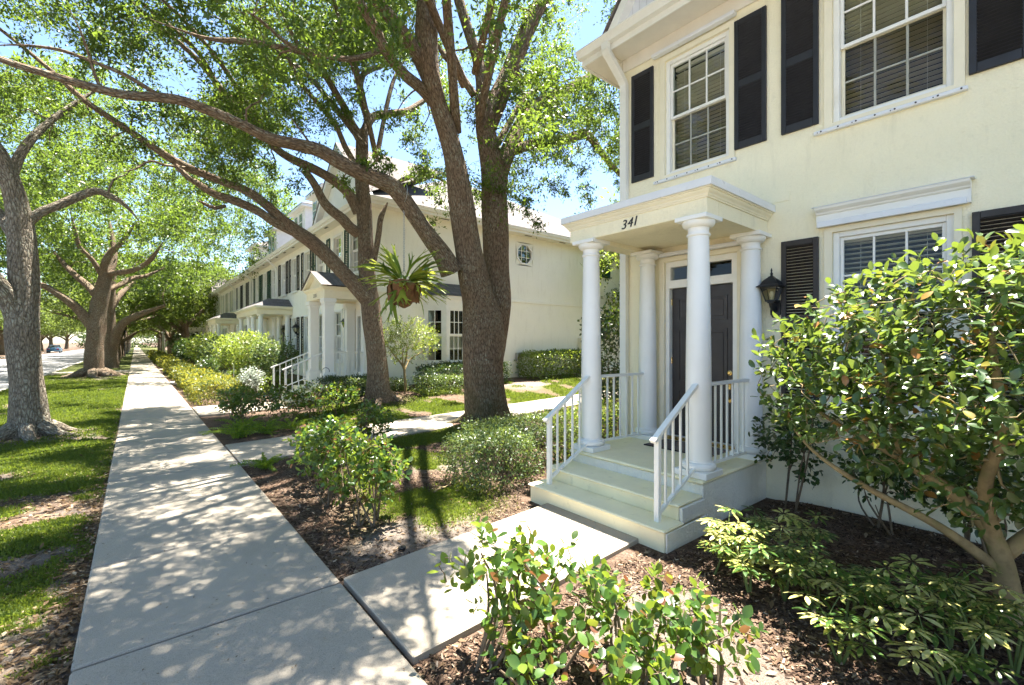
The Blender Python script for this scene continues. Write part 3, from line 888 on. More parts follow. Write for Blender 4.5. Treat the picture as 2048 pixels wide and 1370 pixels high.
MB().box(WX-.012, WX-.001, 1.93, 2.30, 3.327, 3.43, .003).build("flashing_patch", MAT['stucco'], house)
# house number
def digit_mesh(ch, size, mat):
    cu = bpy.data.curves.new("digit", 'FONT'); cu.body = ch; cu.size = size; cu.extrude = .004; cu.align_x = 'CENTER'; cu.shear = .25
    t = bpy.data.objects.new("tmp", cu); COL.objects.link(t)
    me = bpy.data.meshes.new_from_object(t); bpy.data.objects.remove(t); bpy.data.curves.remove(cu)
    me.materials.clear(); me.materials.append(mat); return me
for ch, y, dz in (("3", 3.126, -.010), ("4", 3.046, .0), ("1", 2.979, .004)):
    obj("number_digit", digit_mesh(ch, .145, MAT['black_iron']), house, (BX0-.004, y, 3.018+dz), (R(90), 0, R(-90)))

def rail_run(parent, p0, p1, zb_a, zb_b, zt_a, zt_b, n, post=None, w=.045, ext=(0, 0), name="railing"):
    """guard rail from p0 to p1 (x,y); bottom and top rail heights at each end"""
    p0, p1 = Vector((*p0, 0)), Vector((*p1, 0)); d = (p1-p0); L = d.length; u = d.normalized()
    side = Vector((-u.y, u.x, 0))
    def bar(za, zb, hw, hh, e0=0, e1=0):
        a = p0-u*e0+Vector((0, 0, za-(zb-za)/L*e0)); b = p1+u*e1+Vector((0, 0, zb+(zb-za)/L*e1))
        ax = (b-a).normalized(); up = side.cross(ax)*-1
        m_ = MB().obox((a+b)/2, ax, side, up, (b-a).length/2, hw, hh); return m_
    top = bar(zt_a, zt_b, .028, .016, *ext)
    o = top.build(name, MAT['white'], parent, loc=(p0.x, p0.y, zb_a))
    bar(zb_a, zb_b, .016, .014).build("bottom_rail", MAT['white'], o)
    for i in range(n):
        t = (i+.5)/n if post is None else (i+1)/(n+1)
        q = p0.lerp(p1, t); a, b = zb_a+(zb_b-zb_a)*t, zt_a+(zt_b-zt_a)*t
        MB().box(q.x-.0095, q.x+.0095, q.y-.0095, q.y+.0095, a, b-.012).build("baluster", MAT['white'], o)
    if post is not None:
        MB().box(p0.x-.024, p0.x+.024, p0.y-.024, p0.y+.024, post, zt_a+.0, .003).build("post", MAT['white'], o)
    return o
rail_run(house, (3.575, 3.66), (4.20, 3.66), .215, .515, .915, 1.305, 4, post=.154, ext=(.075, .03), name="stair_rail")
rail_run(house, (3.568, 2.285), (4.20, 2.285), .215, .515, .915, 1.305, 4, post=.154, ext=(.075, .03), name="stair_rail")
rail_run(house, (4.46, 2.30), (5.44, 2.275), .50, .50, 1.315, 1.315, 8, ext=(0, .02))
rail_run(house, (4.46, 3.71), (5.44, 3.655), .50, .50, 1.315, 1.315, 8, ext=(0, .02))
# hose bib and meter cover low on the wall
MB().box(WX-.03, WX-.001, 1.93, 2.0, .62, .74, .006).build("outlet_cover", MAT['white'], house)

# ---- coach lanterns
def lantern(loc, label, s=1.0, full=True):
    x, y, z = loc
    t = thing("wall_lantern", label, "lantern", loc, "coach lanterns beside front doors")
    k = MAT['black_iron']
    # backplate on the wall, arm, cage (square, tapering), roof, finial
    bp = MB(); bp.prism([(y+.055*s*a, z+b*s) for a, b in ((-1, .02), (1, .02), (1, -.15), (.6, -.19), (-.6, -.19), (-1, -.15))], 'x', x-.025*s, x-.001); bp.build("backplate", k, t)
    cx = x-.135*s
    MB().tube([(x-.02*s, y, z-.09*s), (x-.06*s, y, z-.10*s), (x-.11*s, y, z-.06*s), (cx, y, z-.005*s)], [.028*s, .026*s, .030*s, .034*s], 10).build("arm", k, t)
    hb_, ht = .050*s, .090*s; h = .165*s
    cg = MB(); cg.box(cx-hb_-.006, cx+hb_+.006, y-hb_-.006, y+hb_+.006, z-.004*s, z+.016*s, .003)
    cg.prism([(cx-hb_*.7, y-hb_*.7), (cx+hb_*.7, y-hb_*.7), (cx+hb_*.7, y+hb_*.7), (cx-hb_*.7, y+hb_*.7)], 'z', z-.02*s, z-.004*s)
    for sx in (-1, 1):
        for sy in (-1, 1):
            cg.tube([(cx+sx*hb_, y+sy*hb_, z+.012*s), (cx+sx*ht, y+sy*ht, z+h)], .0065*s, 6)
    cg.box(cx-ht-.007, cx+ht+.007, y-ht-.007, y+ht+.007, z+h, z+h+.012*s, .002)
    cg.build("cage", k, t)
    for (ax_, sg) in (('x', -1), ('x', 1), ('y', -1), ('y', 1)):
        q = []
        for (e, hh, zz) in ((-1, hb_, z+.016*s), (1, hb_, z+.016*s), (1, ht, z+h), (-1, ht, z+h)):
            q.append((cx+sg*hh*.97, y+e*hh*.95, zz) if ax_ == 'x' else (cx+e*hh*.95, y+sg*hh*.97, zz))
        MB().add(q, [(0, 1, 2, 3)]).build("pane", MAT['lamp_glass'], t)
    rf = MB(); n = 4; prof = [(ht+.040*s, h+.008*s), (ht+.036*s, h+.018*s), (ht+.005*s, h+.038*s), (ht-.012*s, h+.075*s), (ht-.030*s, h+.098*s), (.030*s, h+.125*s), (.024*s, h+.135*s)]
    vs, fs = [], []
    for r, zz in prof: vs += [(cx+r*a, y+r*b, z+zz) for a, b in ((-1, -1), (1, -1), (1, 1), (-1, 1))]
    for q in range(len(prof)-1):
        for i in range(4): fs.append((q*4+i, q*4+(i+1) % 4, q*4+4+(i+1) % 4, q*4+4+i))
    fs += [(3, 2, 1, 0), tuple(len(vs)-4+i for i in range(4))]
    rf.add(vs, fs); rf.build("roof", k, t)
    MB().lathe([(.026*s, h+.133*s), (.014*s, h+.145*s), (.011*s, h+.155*s), (.019*s, h+.168*s), (.010*s, h+.180*s), (.007*s, h+.195*s), (.012*s, h+.203*s), (.004*s, h+.235*s)], 12, (cx, y, z)).build("finial", k, t)
    MB().lathe([(.010*s, .014*s), (.012*s, .05*s), (.024*s, .075*s), (.026*s, .10*s), (.012*s, .125*s)], 12, (cx, y, z)).build("bulb", MAT['bulb'], t)
    return t
lantern((WX, 2.075, 2.20), "black coach lantern on the cream wall beside the 341 porch", .93)
# doormat
k = M("woven_mat"); v = k.pos((1, 1, 1))
wv = k.n("ShaderNodeTexWave", wave_type='BANDS', bands_direction='X'); wv.inputs["Scale"].default_value = 5.5; wv.inputs["Distortion"].default_value = 1.5; k.l(v, wv.inputs["Vector"])
cc = k.ramp(wv.outputs["Fac"], [(.2, (.03, .03, .035)), (.5, (.16, .05, .035)), (.8, (.30, .28, .26))])
k.bsdf(cc, .95, .1, 0, k.bump(k.noise(v, 200, 2), .8, .004)); MAT['mat'] = k.m
mt_ = MB().box(5.02, 5.53, 2.56, 3.42, .4255, .440, .004).build("doormat", MAT['mat'], None, loc=(5.27, 2.99, .4255))
tag(mt_, "dark red striped doormat in front of the brown door", "doormat")
# ------------------------------------------------------------------ the neighbouring row of town houses
NY0, NY1 = 13.6, 50.5
row = thing("townhouse_row", "long pale cream row of joined town houses beyond the oaks, dormers on its roof", "building", (WX, NY0, 0))
TOPZ = 5.98
# window centres on the front, with shutter colours: (y, half width, floors)
units = [('shutter_green', [(14.95, 'u'), (16.62, 'ul'), (18.62, 'ul')], [15.70, 17.62, 19.32]),
         ('shutter', [(20.35, 'ul'), (22.40, 'ul'), (24.30, 'u')], [19.72, 21.05, 21.75, 23.07, 23.66, 25.15]),
         ('shutter_green', [(26.42, 'u'), (28.52, 'u'), (30.62, 'u')], [27.18, 27.72, 29.28, 29.86, 31.40]),
         ('shutter', [(32.6, 'u'), (34.7, 'ul'), (36.8, 'u')], [31.98, 33.3, 33.95, 35.4, 36.0, 37.5]),
         ('shutter_pale', [(38.9, 'u'), (41.2, 'u'), (43.3, 'ul'), (45.6, 'u'), (47.8, 'u'), (49.5, 'u')], [38.2, 39.6, 40.4, 42.0, 42.6, 44.0, 44.8, 46.4, 47.0, 48.6])]
hw_ = .44
nh = []
for mt, wins, shs in units:
    for y, fl in wins:
        if 'u' in fl: nh.append((y-hw_, y+hw_, 4.05, 5.60))
        if 'l' in fl: nh.append((y-hw_, y+hw_, 1.06, 2.88))
for dy in (14.28, 24.6, 26.2, 37.2): nh.append((dy-.46, dy+.46, .62, 2.70))
oct_c, oct_r = (11.9, 5.24), .45
mb = MB()
wall_sheet(mb, 'x', WX, .2, NY0, NY1, -.4, TOPZ, nh)
mb.box(WX+.201, 20.5, NY1-.2, NY1, -.4, TOPZ); mb.box(20.3, 20.5, NY0+.2, NY1-.2, -.4, TOPZ)
sw_holes = [(11.9-.46, 11.9+.46, 5.24-.46, 5.24+.46)]
wall_sheet(mb, 'y', NY0, .2, WX+.201, 20.5, -.4, TOPZ, sw_holes)
w_ = mb.build("wall", MAT['stucco_row'], row); weld(w_.data)
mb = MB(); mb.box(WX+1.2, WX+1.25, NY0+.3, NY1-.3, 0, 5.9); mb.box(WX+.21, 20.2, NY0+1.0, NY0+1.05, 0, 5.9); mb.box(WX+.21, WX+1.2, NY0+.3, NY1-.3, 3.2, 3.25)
mb.build("dark_backing", MAT['dark'], row)  # black sheets that stand in for unlit rooms
# the thicker upper wall: a belt ledge on the side and front
MB().box(WX+.0, 20.5, NY0-.035, NY0-.001, 3.30, TOPZ-.001 if False else 3.42, .01).build("belt_ledge", MAT['stucco_row'], row)
# octagonal window on the side wall
o8 = [(11.9+oct_r*math.cos(R(22.5+45*i)), 5.24+oct_r*math.sin(R(22.5+45*i))) for i in range(8)]
o8i = [(11.9+(oct_r-.07)*math.cos(R(22.5+45*i)), 5.24+(oct_r-.07)*math.sin(R(22.5+45*i))) for i in range(8)]
mb = MB(); vs = []
for y in (NY0-.03, NY0+.10):
    vs += [(x, y, z) for x, z in o8] + [(x, y, z) for x, z in o8i]
fs = []
for i in range(8):
    j = (i+1) % 8
    fs += [(i, j, 8+j, 8+i), (16+i, 16+j, 24+j, 24+i), (i, j, 16+j, 16+i), (8+i, 8+j, 24+j, 24+i)]
mb.add(vs, fs)
sq = [(11.9-.462, 5.24-.462), (11.9+.462, 5.24-.462), (11.9+.462, 5.24+.462), (11.9-.462, 5.24+.462)]
ow = mb.build("octagon_window", MAT['white'], row, loc=(11.9, NY0, 5.24))
mbf = MB()                                # stucco that fills the corners round the octagon
for (c0, c1, k0) in (((11.9+.462, 5.24+.462), None, 0), ((11.9-.462, 5.24+.462), None, 2), ((11.9-.462, 5.24-.462), None, 4), ((11.9+.462, 5.24-.462), None, 6)):
    a, b = o8[k0 % 8], o8[(k0+1) % 8]
    mbf.prism([c0, a, b], 'y', NY0+.0005, NY0+.15)
mbf.build("wall_corner_fill", MAT['stucco_row'], row)
MB().prism(o8i, 'y', NY0+.045, NY0+.05).build("pane", MAT['glass'], ow)
for d in (-.13, .13):
    MB().box(11.9+d-.011, 11.9+d+.011, NY0+.02, NY0+.042, 5.24-.37, 5.24+.37).build("muntin", MAT['white'], ow)
    MB().box(11.9-.37, 11.9+.37, NY0+.022, NY0+.040, 5.24+d-.011, 5.24+d+.011).build("muntin", MAT['white'], ow)
# shuttered windows far back on the side wall
for z0, z1 in ((4.75, 5.62), (1.9, 2.95)):
    mb = MB(); mb.box(16.45, 17.25, NY0-.035, NY0-.004, z0, z1, .004)
    sh_ = mb.build("shutter", MAT['shutter_green'], row, loc=(16.85, NY0, z0))
    for a, b in ((16.51, 16.82), (16.88, 17.19)):
        for c, e in ((z0+.06, (z0+z1)/2-.03), ((z0+z1)/2+.03, z1-.06)):
            MB().box(a, b, NY0-.045, NY0-.036, c, e, .008).build("shutter_panel", MAT['shutter_green'], sh_)

def far_window(y, z0, z1, cols=3):
    fr = .05; wm = MAT['white']; x = WX+.03
    mb = MB(); a, b = y-hw_, y+hw_
    mb.box(WX-.03, x+.09, a-.045, a+fr, z0-.03, z1+.04).box(WX-.03, x+.09, b-fr, b+.045, z0-.03, z1+.04)
    mb.box(WX-.029, x+.089, a+fr, b-fr, z1-fr, z1+.039).box(WX-.05, x+.089, a-.06, b+.06, z0-.06, z0+.03)
    w = mb.build("window", wm, row, loc=(WX, y, z0)); zm = (z0+z1)/2
    for (c, e, xx) in ((z0+.03, zm, x+.06), (zm, z1-fr, x+.03)):
        s = MB(); r = .035
        s.box(xx, xx+.03, a+fr, a+fr+r, c, e).box(xx, xx+.03, b-fr-r, b-fr, c, e).box(xx+.001, xx+.029, a+fr+r, b-fr-r, c, c+r).box(xx+.001, xx+.029, a+fr+r, b-fr-r, e-r, e)
        ya, yb, za, zb = a+fr+r, b-fr-r, c+r, e-r
        s.build("sash", wm, w)
        for i in range(1, cols):
            yy = ya+(yb-ya)*i/cols; MB().box(xx+.006, xx+.024, yy-.010, yy+.010, za, zb).build("muntin", wm, w)
        MB().box(xx+.007, xx+.023, ya, yb, (za+zb)/2-.010, (za+zb)/2+.010).build("muntin", wm, w)
        MB().add([(xx+.015, ya, za), (xx+.015, yb, za), (xx+.015, yb, zb), (xx+.015, ya, zb)], [(0, 1, 2, 3)]).build("pane", MAT['glass'], w)
    MB().box(x+.13, x+.135, a+.02, b-.02, z0+.35+.5*random.random(), z1-.03).build("blind", MAT['blind'], w)
def far_shutter(y, z0, z1, mat):
    mb = MB(); fw = .045; a, b = y-.185, y+.185
    mb.box(WX-.04, WX-.004, a, a+fw, z0, z1).box(WX-.04, WX-.004, b-fw, b, z0, z1)
    for c, e in ((z0, z0+.08), (z1-.06, z1), ((z0+z1)/2-.04, (z0+z1)/2+.04)): mb.box(WX-.039, WX-.005, a+fw, b-fw, c, e)
    s = mb.build("shutter", mat, row, loc=(WX, y, z0))
    lv = MB()
    n = 24
    for i in range(n):
        z = z0+.09+(z1-z0-.17)*i/(n-1)
        lv.add([(WX-.032, a+fw, z-.02), (WX-.032, b-fw, z-.02), (WX-.008, b-fw, z+.022), (WX-.008, a+fw, z+.022)], [(0, 1, 2, 3)])
    lv.build("louver_panel", mat, s)
for mt, wins, shs in units:
    low = [y for y, fl in wins if 'l' in fl]
    for y, fl in wins:
        if 'u' in fl: far_window(y, 4.05, 5.60)
        if 'l' in fl: far_window(y, 1.06, 2.88)
    for y in shs:
        far_shutter(y, 4.07, 5.63, MAT[mt])
        if any(abs(y-l) < 1.05 for l in low): far_shutter(y, 1.05, 2.87, MAT[mt])
# eaves
MB().box(EX+.152, WX-.002, NY0-.5, NY1+.4, 5.93, 5.95).build("soffit", MAT['soffit'], row)
MB().box(WX-.001, 20.9, NY0-.5, NY0-.002, 5.931, 5.951).build("soffit", MAT['soffit'], row)
MB().box(EX+.127, EX+.150, NY0-.52, NY1+.4, 5.90, 6.09).build("fascia", MAT['white'], row)
MB().prism([(EX+.125+x, 5.985+z) for x, z in gp], 'y', NY0-.56, NY1+.4).build("gutter", MAT['white'], row)
MB().box(EX+.152, 20.9, NY0-.525, NY0-.501, 5.90, 6.09).build("fascia", MAT['white'], row)
MB().prism([(NY0-.53+x, 5.985+z) for x, z in gp], 'x', EX+.02, 20.9).build("gutter", MAT['white'], row)
for i in range(5):                        # soffit vents on the side and front
    x = 8.1+i*1.9
    MB().box(x-.17, x+.17, NY0-.28, NY0-.20, 5.922, 5.929).build("soffit_vent", MAT['screw'], row)
for i in range(16):
    y = NY0+.5+i*1.5
    MB().box(WX-.30, WX-.22, y-.15, y+.15, 5.922, 5.929).build("soffit_vent", MAT['screw'], row)
for y in (25.62, 31.75, 37.9, 44.2):
    rect_tube([(EX+.06, y, 5.985), (EX+.06, y, 5.92), (EX+.12, y, 5.85), (WX-.14, y, 5.62), (WX-.055, y, 5.56), (WX-.05, y, 5.4), (WX-.05, y, .1)], .10, .075).build("downspout", MAT['white'], row)
# roof: a hip at our end, ridge along the street
rx, pit = 12.95, .56
re_ = rx-EX-.1
rzz = 6.09+re_*pit
E0, E1 = (EX+.10, NY0-.58), (21.0, NY0-.58)
ry = NY0-.58+re_
def roof_part(pts, name="roof"):
    """flat shingled plane with its own texture axes (x along the eave, y up the slope)"""
    p = [Vector(q) for q in pts]
    ex = (p[1]-p[0]).normalized(); n = ex.cross((p[-1]-p[0])).normalized(); eyv = n.cross(ex)
    mw = Matrix((ex, eyv, n)).transposed().to_4x4(); mw.translation = p[0]
    inv = mw.inverted()
    me = bpy.data.meshes.new(name); me.from_pydata([tuple(inv @ q) for q in p], [], [tuple(range(len(p)))])
    me.materials.append(MAT['shingle'] if name != "porch_roof" else MAT['shingle_dark'])
    o = bpy.data.objects.new(name, me); COL.objects.link(o); o.parent = row
    o.matrix_local = Matrix.Translation(-WL[row.name]) @ mw
    WL[o.name] = p[0]
    return o
roof_part([(21.0, NY0-.58, 6.09), (EX+.1, NY0-.58, 6.09), (rx, ry, rzz)])
roof_part([(EX+.10, NY0-.58, 6.09), (EX+.10, NY1+.5, 6.09), (rx, NY1-6, rzz), (rx, ry, rzz)])
roof_part([(21.0, NY1+.5, 6.09), (21.0, NY0-.58, 6.09), (rx, ry, rzz), (rx, NY1-6, rzz)])
roof_part([(EX+.10, NY1+.5, 6.09), (21.0, NY1+.5, 6.09), (rx, NY1-6, rzz)])
MB().tube([(9.2, 14.6, 6.85), (9.2, 14.6, 7.25)], .05, 10).build("vent_pipe", MAT['screw'], row)
# big front gables flush with the eave
def front_gable(y0, y1, zt_, win=True):
    yc = (y0+y1)/2
    g = MB().prism([(y0+.1, 6.1), (y1-.1, 6.1), (yc, zt_-.1)], 'x', EX+.34, EX+.44).build("gable_wall", MAT['white'], row, loc=(EX, yc, 6.1))
    mb = MB()
    for a, d in ((y0, -1), (y1, 1)):
        mb.prism([(a+.10*d, 6.10), (a-.10*d, 6.10), (yc, zt_-.12), (yc, zt_+.06)], 'x', EX+.13, EX+.335)
    mb.build("gable_rake", MAT['white'], g)
    depth = (zt_-6.09)/pit
    for a in (y0, y1):
        d = -1 if a == y0 else 1
        q = [(EX+.1, a+.12*d, 6.12), (EX+.1, yc, zt_+.09), (EX+.1+depth+.2, yc, zt_+.09)]
        roof_part(q if d < 0 else q[::-1])
front_gable(13.05, 18.15, 8.40)
front_gable(47.5, 50.9, 7.6)
# dormers
def dormer(yc, x0=6.3, w=1.9, zt_=8.0, flat=False):
    z0 = 6.09+(x0-EX-.1)*pit-.3
    mb = MB(); x1 = x0+(zt_-z0)/pit+.2
    mb.prism([(x0, z0), (x1, zt_), (x0, zt_)], 'y', yc-w/2, yc+w/2)
    d = mb.build("dormer", MAT['white'], row, loc=(x0, yc, z0))
    MB().box(x0-.22, x1+.3, yc-w/2-.22, yc+w/2+.22, zt_+.001, zt_+.13, .01).build("dormer_cornice", MAT['white'], d)
    mb = MB()
    ap = zt_+.13+.55
    a, b, c, e = (x0-.24, yc-w/2-.24), (x0-.24, yc+w/2+.24), (x1+1.4, yc+w/2+.24), (x1+1.4, yc-w/2-.24)
    r0, r1 = (x0+.9, yc, ap), (x1+1.4, yc, ap)
    mb.add([(*a, zt_+.135), (*b, zt_+.135), (*c, zt_+.135), (*e, zt_+.135), r0, r1], [(0, 1, 4), (1, 2, 5, 4), (3, 0, 4, 5)])
    mb.build("dormer_roof", MAT['shingle'], d)
    wz0, wz1 = z0+.25, zt_-.15
    for s in (-1, 1):
        MB().box(x0-.025, x0-.002, yc+s*.42-.30, yc+s*.42+.30, wz0, wz1).build("dormer_window_frame", MAT['white'], d)
        MB().box(x0-.035, x0-.027, yc+s*.42-.24, yc+s*.42+.24, wz0+.06, wz1-.06).build("pane", MAT['glass_dark'], d)
        for zz in (wz0+(wz1-wz0)/3, wz0+2*(wz1-wz0)/3): MB().box(x0-.043, x0-.036, yc+s*.42-.24, yc+s*.42+.24, zz-.012, zz+.012).build("muntin", MAT['white'], d)
MAT['glass_dark'] = m_plain("dark_window_glass", (.10, .13, .16), .06, .9, var=.1)
dormer(19.3, 5.75, 1.7, 7.75)
for yc in (23.9, 29.6, 35.6): dormer(yc, 6.2, 2.1, 8.15)

# porches of the row
def pier(x, y, z0, z1, w=.13):
    p = MB().box(x-w, x+w, y-w, y+w, z0+.32, z1-.2, .006).build("porch_pier", MAT['column'], row, loc=(x, y, z0))
    MB().box(x-w-.05, x+w+.05, y-w-.05, y+w+.05, z0, z0+.28, .008).box(x-w-.02, x+w+.02, y-w-.02, y+w+.02, z0+.2805, z0+.3195, .004).build("pier_base", MAT['column'], p)
    MB().box(x-w-.02, x+w+.02, y-w-.02, y+w+.02, z1-.1995, z1-.12, .004).box(x-w-.05, x+w+.05, y-w-.05, y+w+.05, z1-.1195, z1-.001, .006).build("pier_capital", MAT['column'], p)
def round_col(x, y, z0, z1):
    h = z1-z0
    c = MB().lathe([(.17, 0), (.17, .06), (.15, .07), (.16, .11), (.135, .15), (.125, .16), (.12, h*.45), (.10, h-.16), (.112, h-.15), (.10, h-.13), (.10, h-.10), (.15, h-.05), (.16, h-.001)], 20, (x, y, z0)).build("porch_column", MAT['column'], row, loc=(x, y, z0))
    auto_smooth(c.data, 35)
LZ = .56                                 # floor of the first porch
MB().box(4.12, WX-.002, 13.38, 15.32, -.3, LZ-.04, .01).build("porch_base", MAT['stucco_row'], row)
MB().box(4.09, WX-.003, 13.35, 15.35, LZ-.0395, LZ, .008).build("porch_floor", MAT['step'], row)
for i in range(3):
    MB().box(4.09-.32*(i+1), 4.119-.32*i, 13.5, 15.2, -.3, LZ-.14*(i+1), .008).build("step", MAT['step'], row)
for x in (4.32, 5.46):
    for y in (13.60, 15.02): pier(x, y, LZ, 3.02)
mb = MB(); mb.box(4.16, 4.48, 13.44, 15.18, 3.02, 3.32, .006).box(4.4805, WX-.002, 13.441, 13.74, 3.021, 3.319).box(4.4805, WX-.002, 14.88, 15.179, 3.021, 3.319).box(4.4805, WX-.002, 13.7405, 14.8795, 3.08, 3.10)
mb.build("porch_beam", MAT['trim'], row)
cornice([(.0, 3.25), (.02, 3.255), (.03, 3.28), (.06, 3.30), (.085, 3.325), (.085, 3.36), (-.1, 3.365)], 4.16, 13.44, 15.18, WX-.003, "cornice", MAT['trim'], row)
MB().prism([(13.40, 3.366), (15.22, 3.366), (14.31, 3.78)], 'x', 4.20, 4.24).build("porch_gable", MAT['trim'], row)
mb = MB()
for a, d in ((13.40, -1), (15.22, 1)): mb.prism([(a+.10*d, 3.37), (a-.06*d, 3.37), (14.31, 3.77), (14.31, 3.86)], 'x', 4.06, 4.198)
mb.build("porch_gable_rake", MAT['trim'], row)
for q in ([(4.02, 13.26, 3.38), (4.02, 14.31, 3.88), (WX-.01, 14.31, 3.88), (WX-.01, 13.26, 3.38)], [(WX-.01, 15.36, 3.38), (WX-.01, 14.31, 3.88), (4.02, 14.31, 3.88), (4.02, 15.36, 3.38)]):
    roof_part(q, "porch_roof")
for y in (13.66, 15.06):
    rail_run(row, (3.20, y), (4.20, y), .30, .66, 1.02, 1.44, 5, post=.14, ext=(.08, .0), name="stair_rail")
rail_run(row, (4.46, 13.60), (5.34, 13.60), .64, .64, 1.45, 1.45, 7)
rail_run(row, (4.46, 15.02), (5.34, 15.02), .64, .64, 1.45, 1.45, 7)
for ch, y in (("3", 14.42), ("3", 14.31), ("5", 14.20)):
    obj("number_digit", digit_mesh(ch, .15, MAT['black_iron']), row, (4.155, y, 3.09), (R(90), 0, R(-90)))
def row_door(y, mat):
    d = MB().box(WX+.08, WX+.125, y-.42, y+.42, .60, 2.58, .004).build("door", mat, row, loc=(WX, y, .6))
    for a, b in ((y-.33, y-.05), (y+.05, y+.33)):
        for c, e in ((.75, 1.2), (1.3, 2.0), (2.1, 2.45)): MB().box(WX+.07, WX+.0795, a, b, c, e, .006).build("door_panel", mat, d)
    mb = MB(); wall_sheet(mb, 'x', WX-.02, .15, y-.54, y+.54, .56, 2.80, [(y-.43, y+.43, .6, 2.6)]); f = mb.build("door_frame", MAT['white'], row, loc=(WX, y, .6)); weld(f.data)
row_door(14.28, MAT['door_green']); row_door(24.6, MAT['door']); row_door(26.2, MAT['door_green']); row_door(37.2, MAT['door'])
def flat_porch(y0, y1, cols):
    MB().box(4.12, WX-.002, y0, y1, -.3, LZ, .01).build("porch_base", MAT['stucco_row'], row)
    for i in range(3): MB().box(4.09-.32*(i+1), 4.119-.32*i, y0+.1, y1-.1, -.3, LZ-.14*(i+1)).build("step", MAT['step'], row)
    for y in cols:
        for x in (4.34, 5.46): round_col(x, y, LZ, 3.02)
    mb = MB(); mb.box(4.16, 4.50, y0+.06, y1-.06, 3.02, 3.30).box(4.5005, WX-.002, y0+.061, y0+.36, 3.021, 3.299).box(4.5005, WX-.002, y1-.36, y1-.061, 3.021, 3.299).box(4.5005, WX-.002, y0+.3605, y1-.3605, 3.10, 3.12)
    mb.build("porch_beam", MAT['trim'], row)
    cornice([(.0, 3.23), (.03, 3.24), (.06, 3.28), (.10, 3.30), (.10, 3.38), (-.2, 3.385)], 4.16, y0+.06, y1-.06, WX-.003, "cornice", MAT['trim'], row)
    a, b = y0-.02, y1+.02
    roof_part([(4.08, a, 3.39), (4.08, b, 3.39), (4.75, b-.7, 3.78), (4.75, a+.7, 3.78)], "porch_roof")
    roof_part([(WX-.01, a, 3.39), (4.08, a, 3.39), (4.75, a+.7, 3.78), (WX-.01, a+.7, 3.78)], "porch_roof")
    roof_part([(4.75, a+.7, 3.78), (4.75, b-.7, 3.78), (WX-.01, b-.7, 3.78), (WX-.01, a+.7, 3.78)], "porch_roof")
flat_porch(22.7, 28.1, (22.98, 24.6, 25.6, 27.8))
flat_porch(36.0, 40.6, (36.3, 37.8, 38.6, 40.3))
lantern((WX, 15.42, 2.25), "black coach lantern by the green door of the nearest neighbour porch", 1.1)
lantern((WX, 23.55, 2.15), "left one of two black coach lanterns beside the double porch", 1.15)
lantern((WX, 21.62+.0, 2.2), "right one of two black coach lanterns, between white windows before the double porch", 1.15)
# bay window on the side wall
bay = [(7.42, NY0), (7.95, NY0-.56), (9.62, NY0-.56), (10.15, NY0)]
def bay_wall(z0, z1, off=0):
    mb_ = MB(); vs = []
    c = (8.785, NY0)
    for (x, y) in bay:
        k_ = 1+off/.9
        vs.append((c[0]+(x-c[0])*(1+off/1.37), c[1]+(y-c[1])*(1+off/.56)))
    vs2 = vs
    mb_.prism(vs2, 'z', z0, z1); return mb_
bay_wall(-.3, .98).build("bay_base", MAT['stucco_row'], row)
bay_wall(2.96, 3.20, .02).build("bay_frieze", MAT['white'], row)
bay_wall(3.2005, 3.30, .09).build("bay_cornice", MAT['white'], row)
mb = MB(); zz = 3.301
ov = [(7.25, NY0-.002), (7.84, NY0-.70), (9.73, NY0-.70), (10.32, NY0-.002)]; ap = [(7.95, NY0-.002, 3.78), (9.62, NY0-.002, 3.78)]
mb.add([(*p, zz) for p in ov]+ap, [(0, 1, 4), (1, 2, 5, 4), (2, 3, 5)]); mb.build("bay_roof", MAT['shingle_dark'], row)
def bay_window(p, q, cols):
    p, q = Vector((*p, 0)), Vector((*q, 0)); u = (q-p).normalized(); n = Vector((u.y, -u.x, 0)); L = (q-p).length
    up = Vector((0, 0, 1)); z0, z1 = .985, 2.955
    def bar(a, b, za, zb, d0, d1, name, mat, par):
        c = p+u*(a+b)/2+up*(za+zb)/2+n*(d0+d1)/2
        return MB().obox(c, u, n, up, (b-a)/2, (d1-d0)/2, (zb-za)/2).build(name, mat, par, loc=None if par is not row else (p.x, p.y, z0))
    w = bar(0, .12, z0, z1, -.06, .02, "window", MAT['white'], row)
    bar(L-.12, L, z0, z1, -.06, .02, "window_jamb", MAT['white'], w)
    bar(.12, L-.12, z1-.10, z1, -.05, .015, "window_head", MAT['white'], w)
    bar(.10, L-.10, z0, z0+.12, -.05, .04, "window_sill", MAT['white'], w)
    zm = (z0+z1)/2+.02
    for (za, zb, d) in ((z0+.12, zm, -.03), (zm, z1-.10, 0)):
        bar(.12, .165, za, zb, -.04+d, -.0+d, "sash", MAT['white'], w); bar(L-.165, L-.12, za, zb, -.04+d, d, "sash", MAT['white'], w)
        bar(.165, L-.165, za, za+.045, -.039+d, d-.001, "sash", MAT['white'], w); bar(.165, L-.165, zb-.045, zb, -.039+d, d-.001, "sash", MAT['white'], w)
        a0, a1 = .165, L-.165
        for i in range(1, cols): x = a0+(a1-a0)*i/cols; bar(x-.012, x+.012, za+.045, zb-.045, -.03+d, -.008+d, "muntin", MAT['white'], w)
        bar(a0, a1, (za+zb)/2-.012, (za+zb)/2+.012, -.029+d, -.009+d, "muntin", MAT['white'], w)
        bar(a0, a1, za+.045, zb-.045, -.021+d, -.019+d, "pane", MAT['glass'], w)
    bar(.14, L-.14, z0+.5, zm+.02, -.12, -.118, "blind", MAT['blind'], w)
    bar(.0, L, z0+.0, z1, -.30, -.298, "dark_sheet", MAT['dark'], w)  # black sheet behind the glass, room shade as colour
bay_window(bay[0], bay[1], 2)
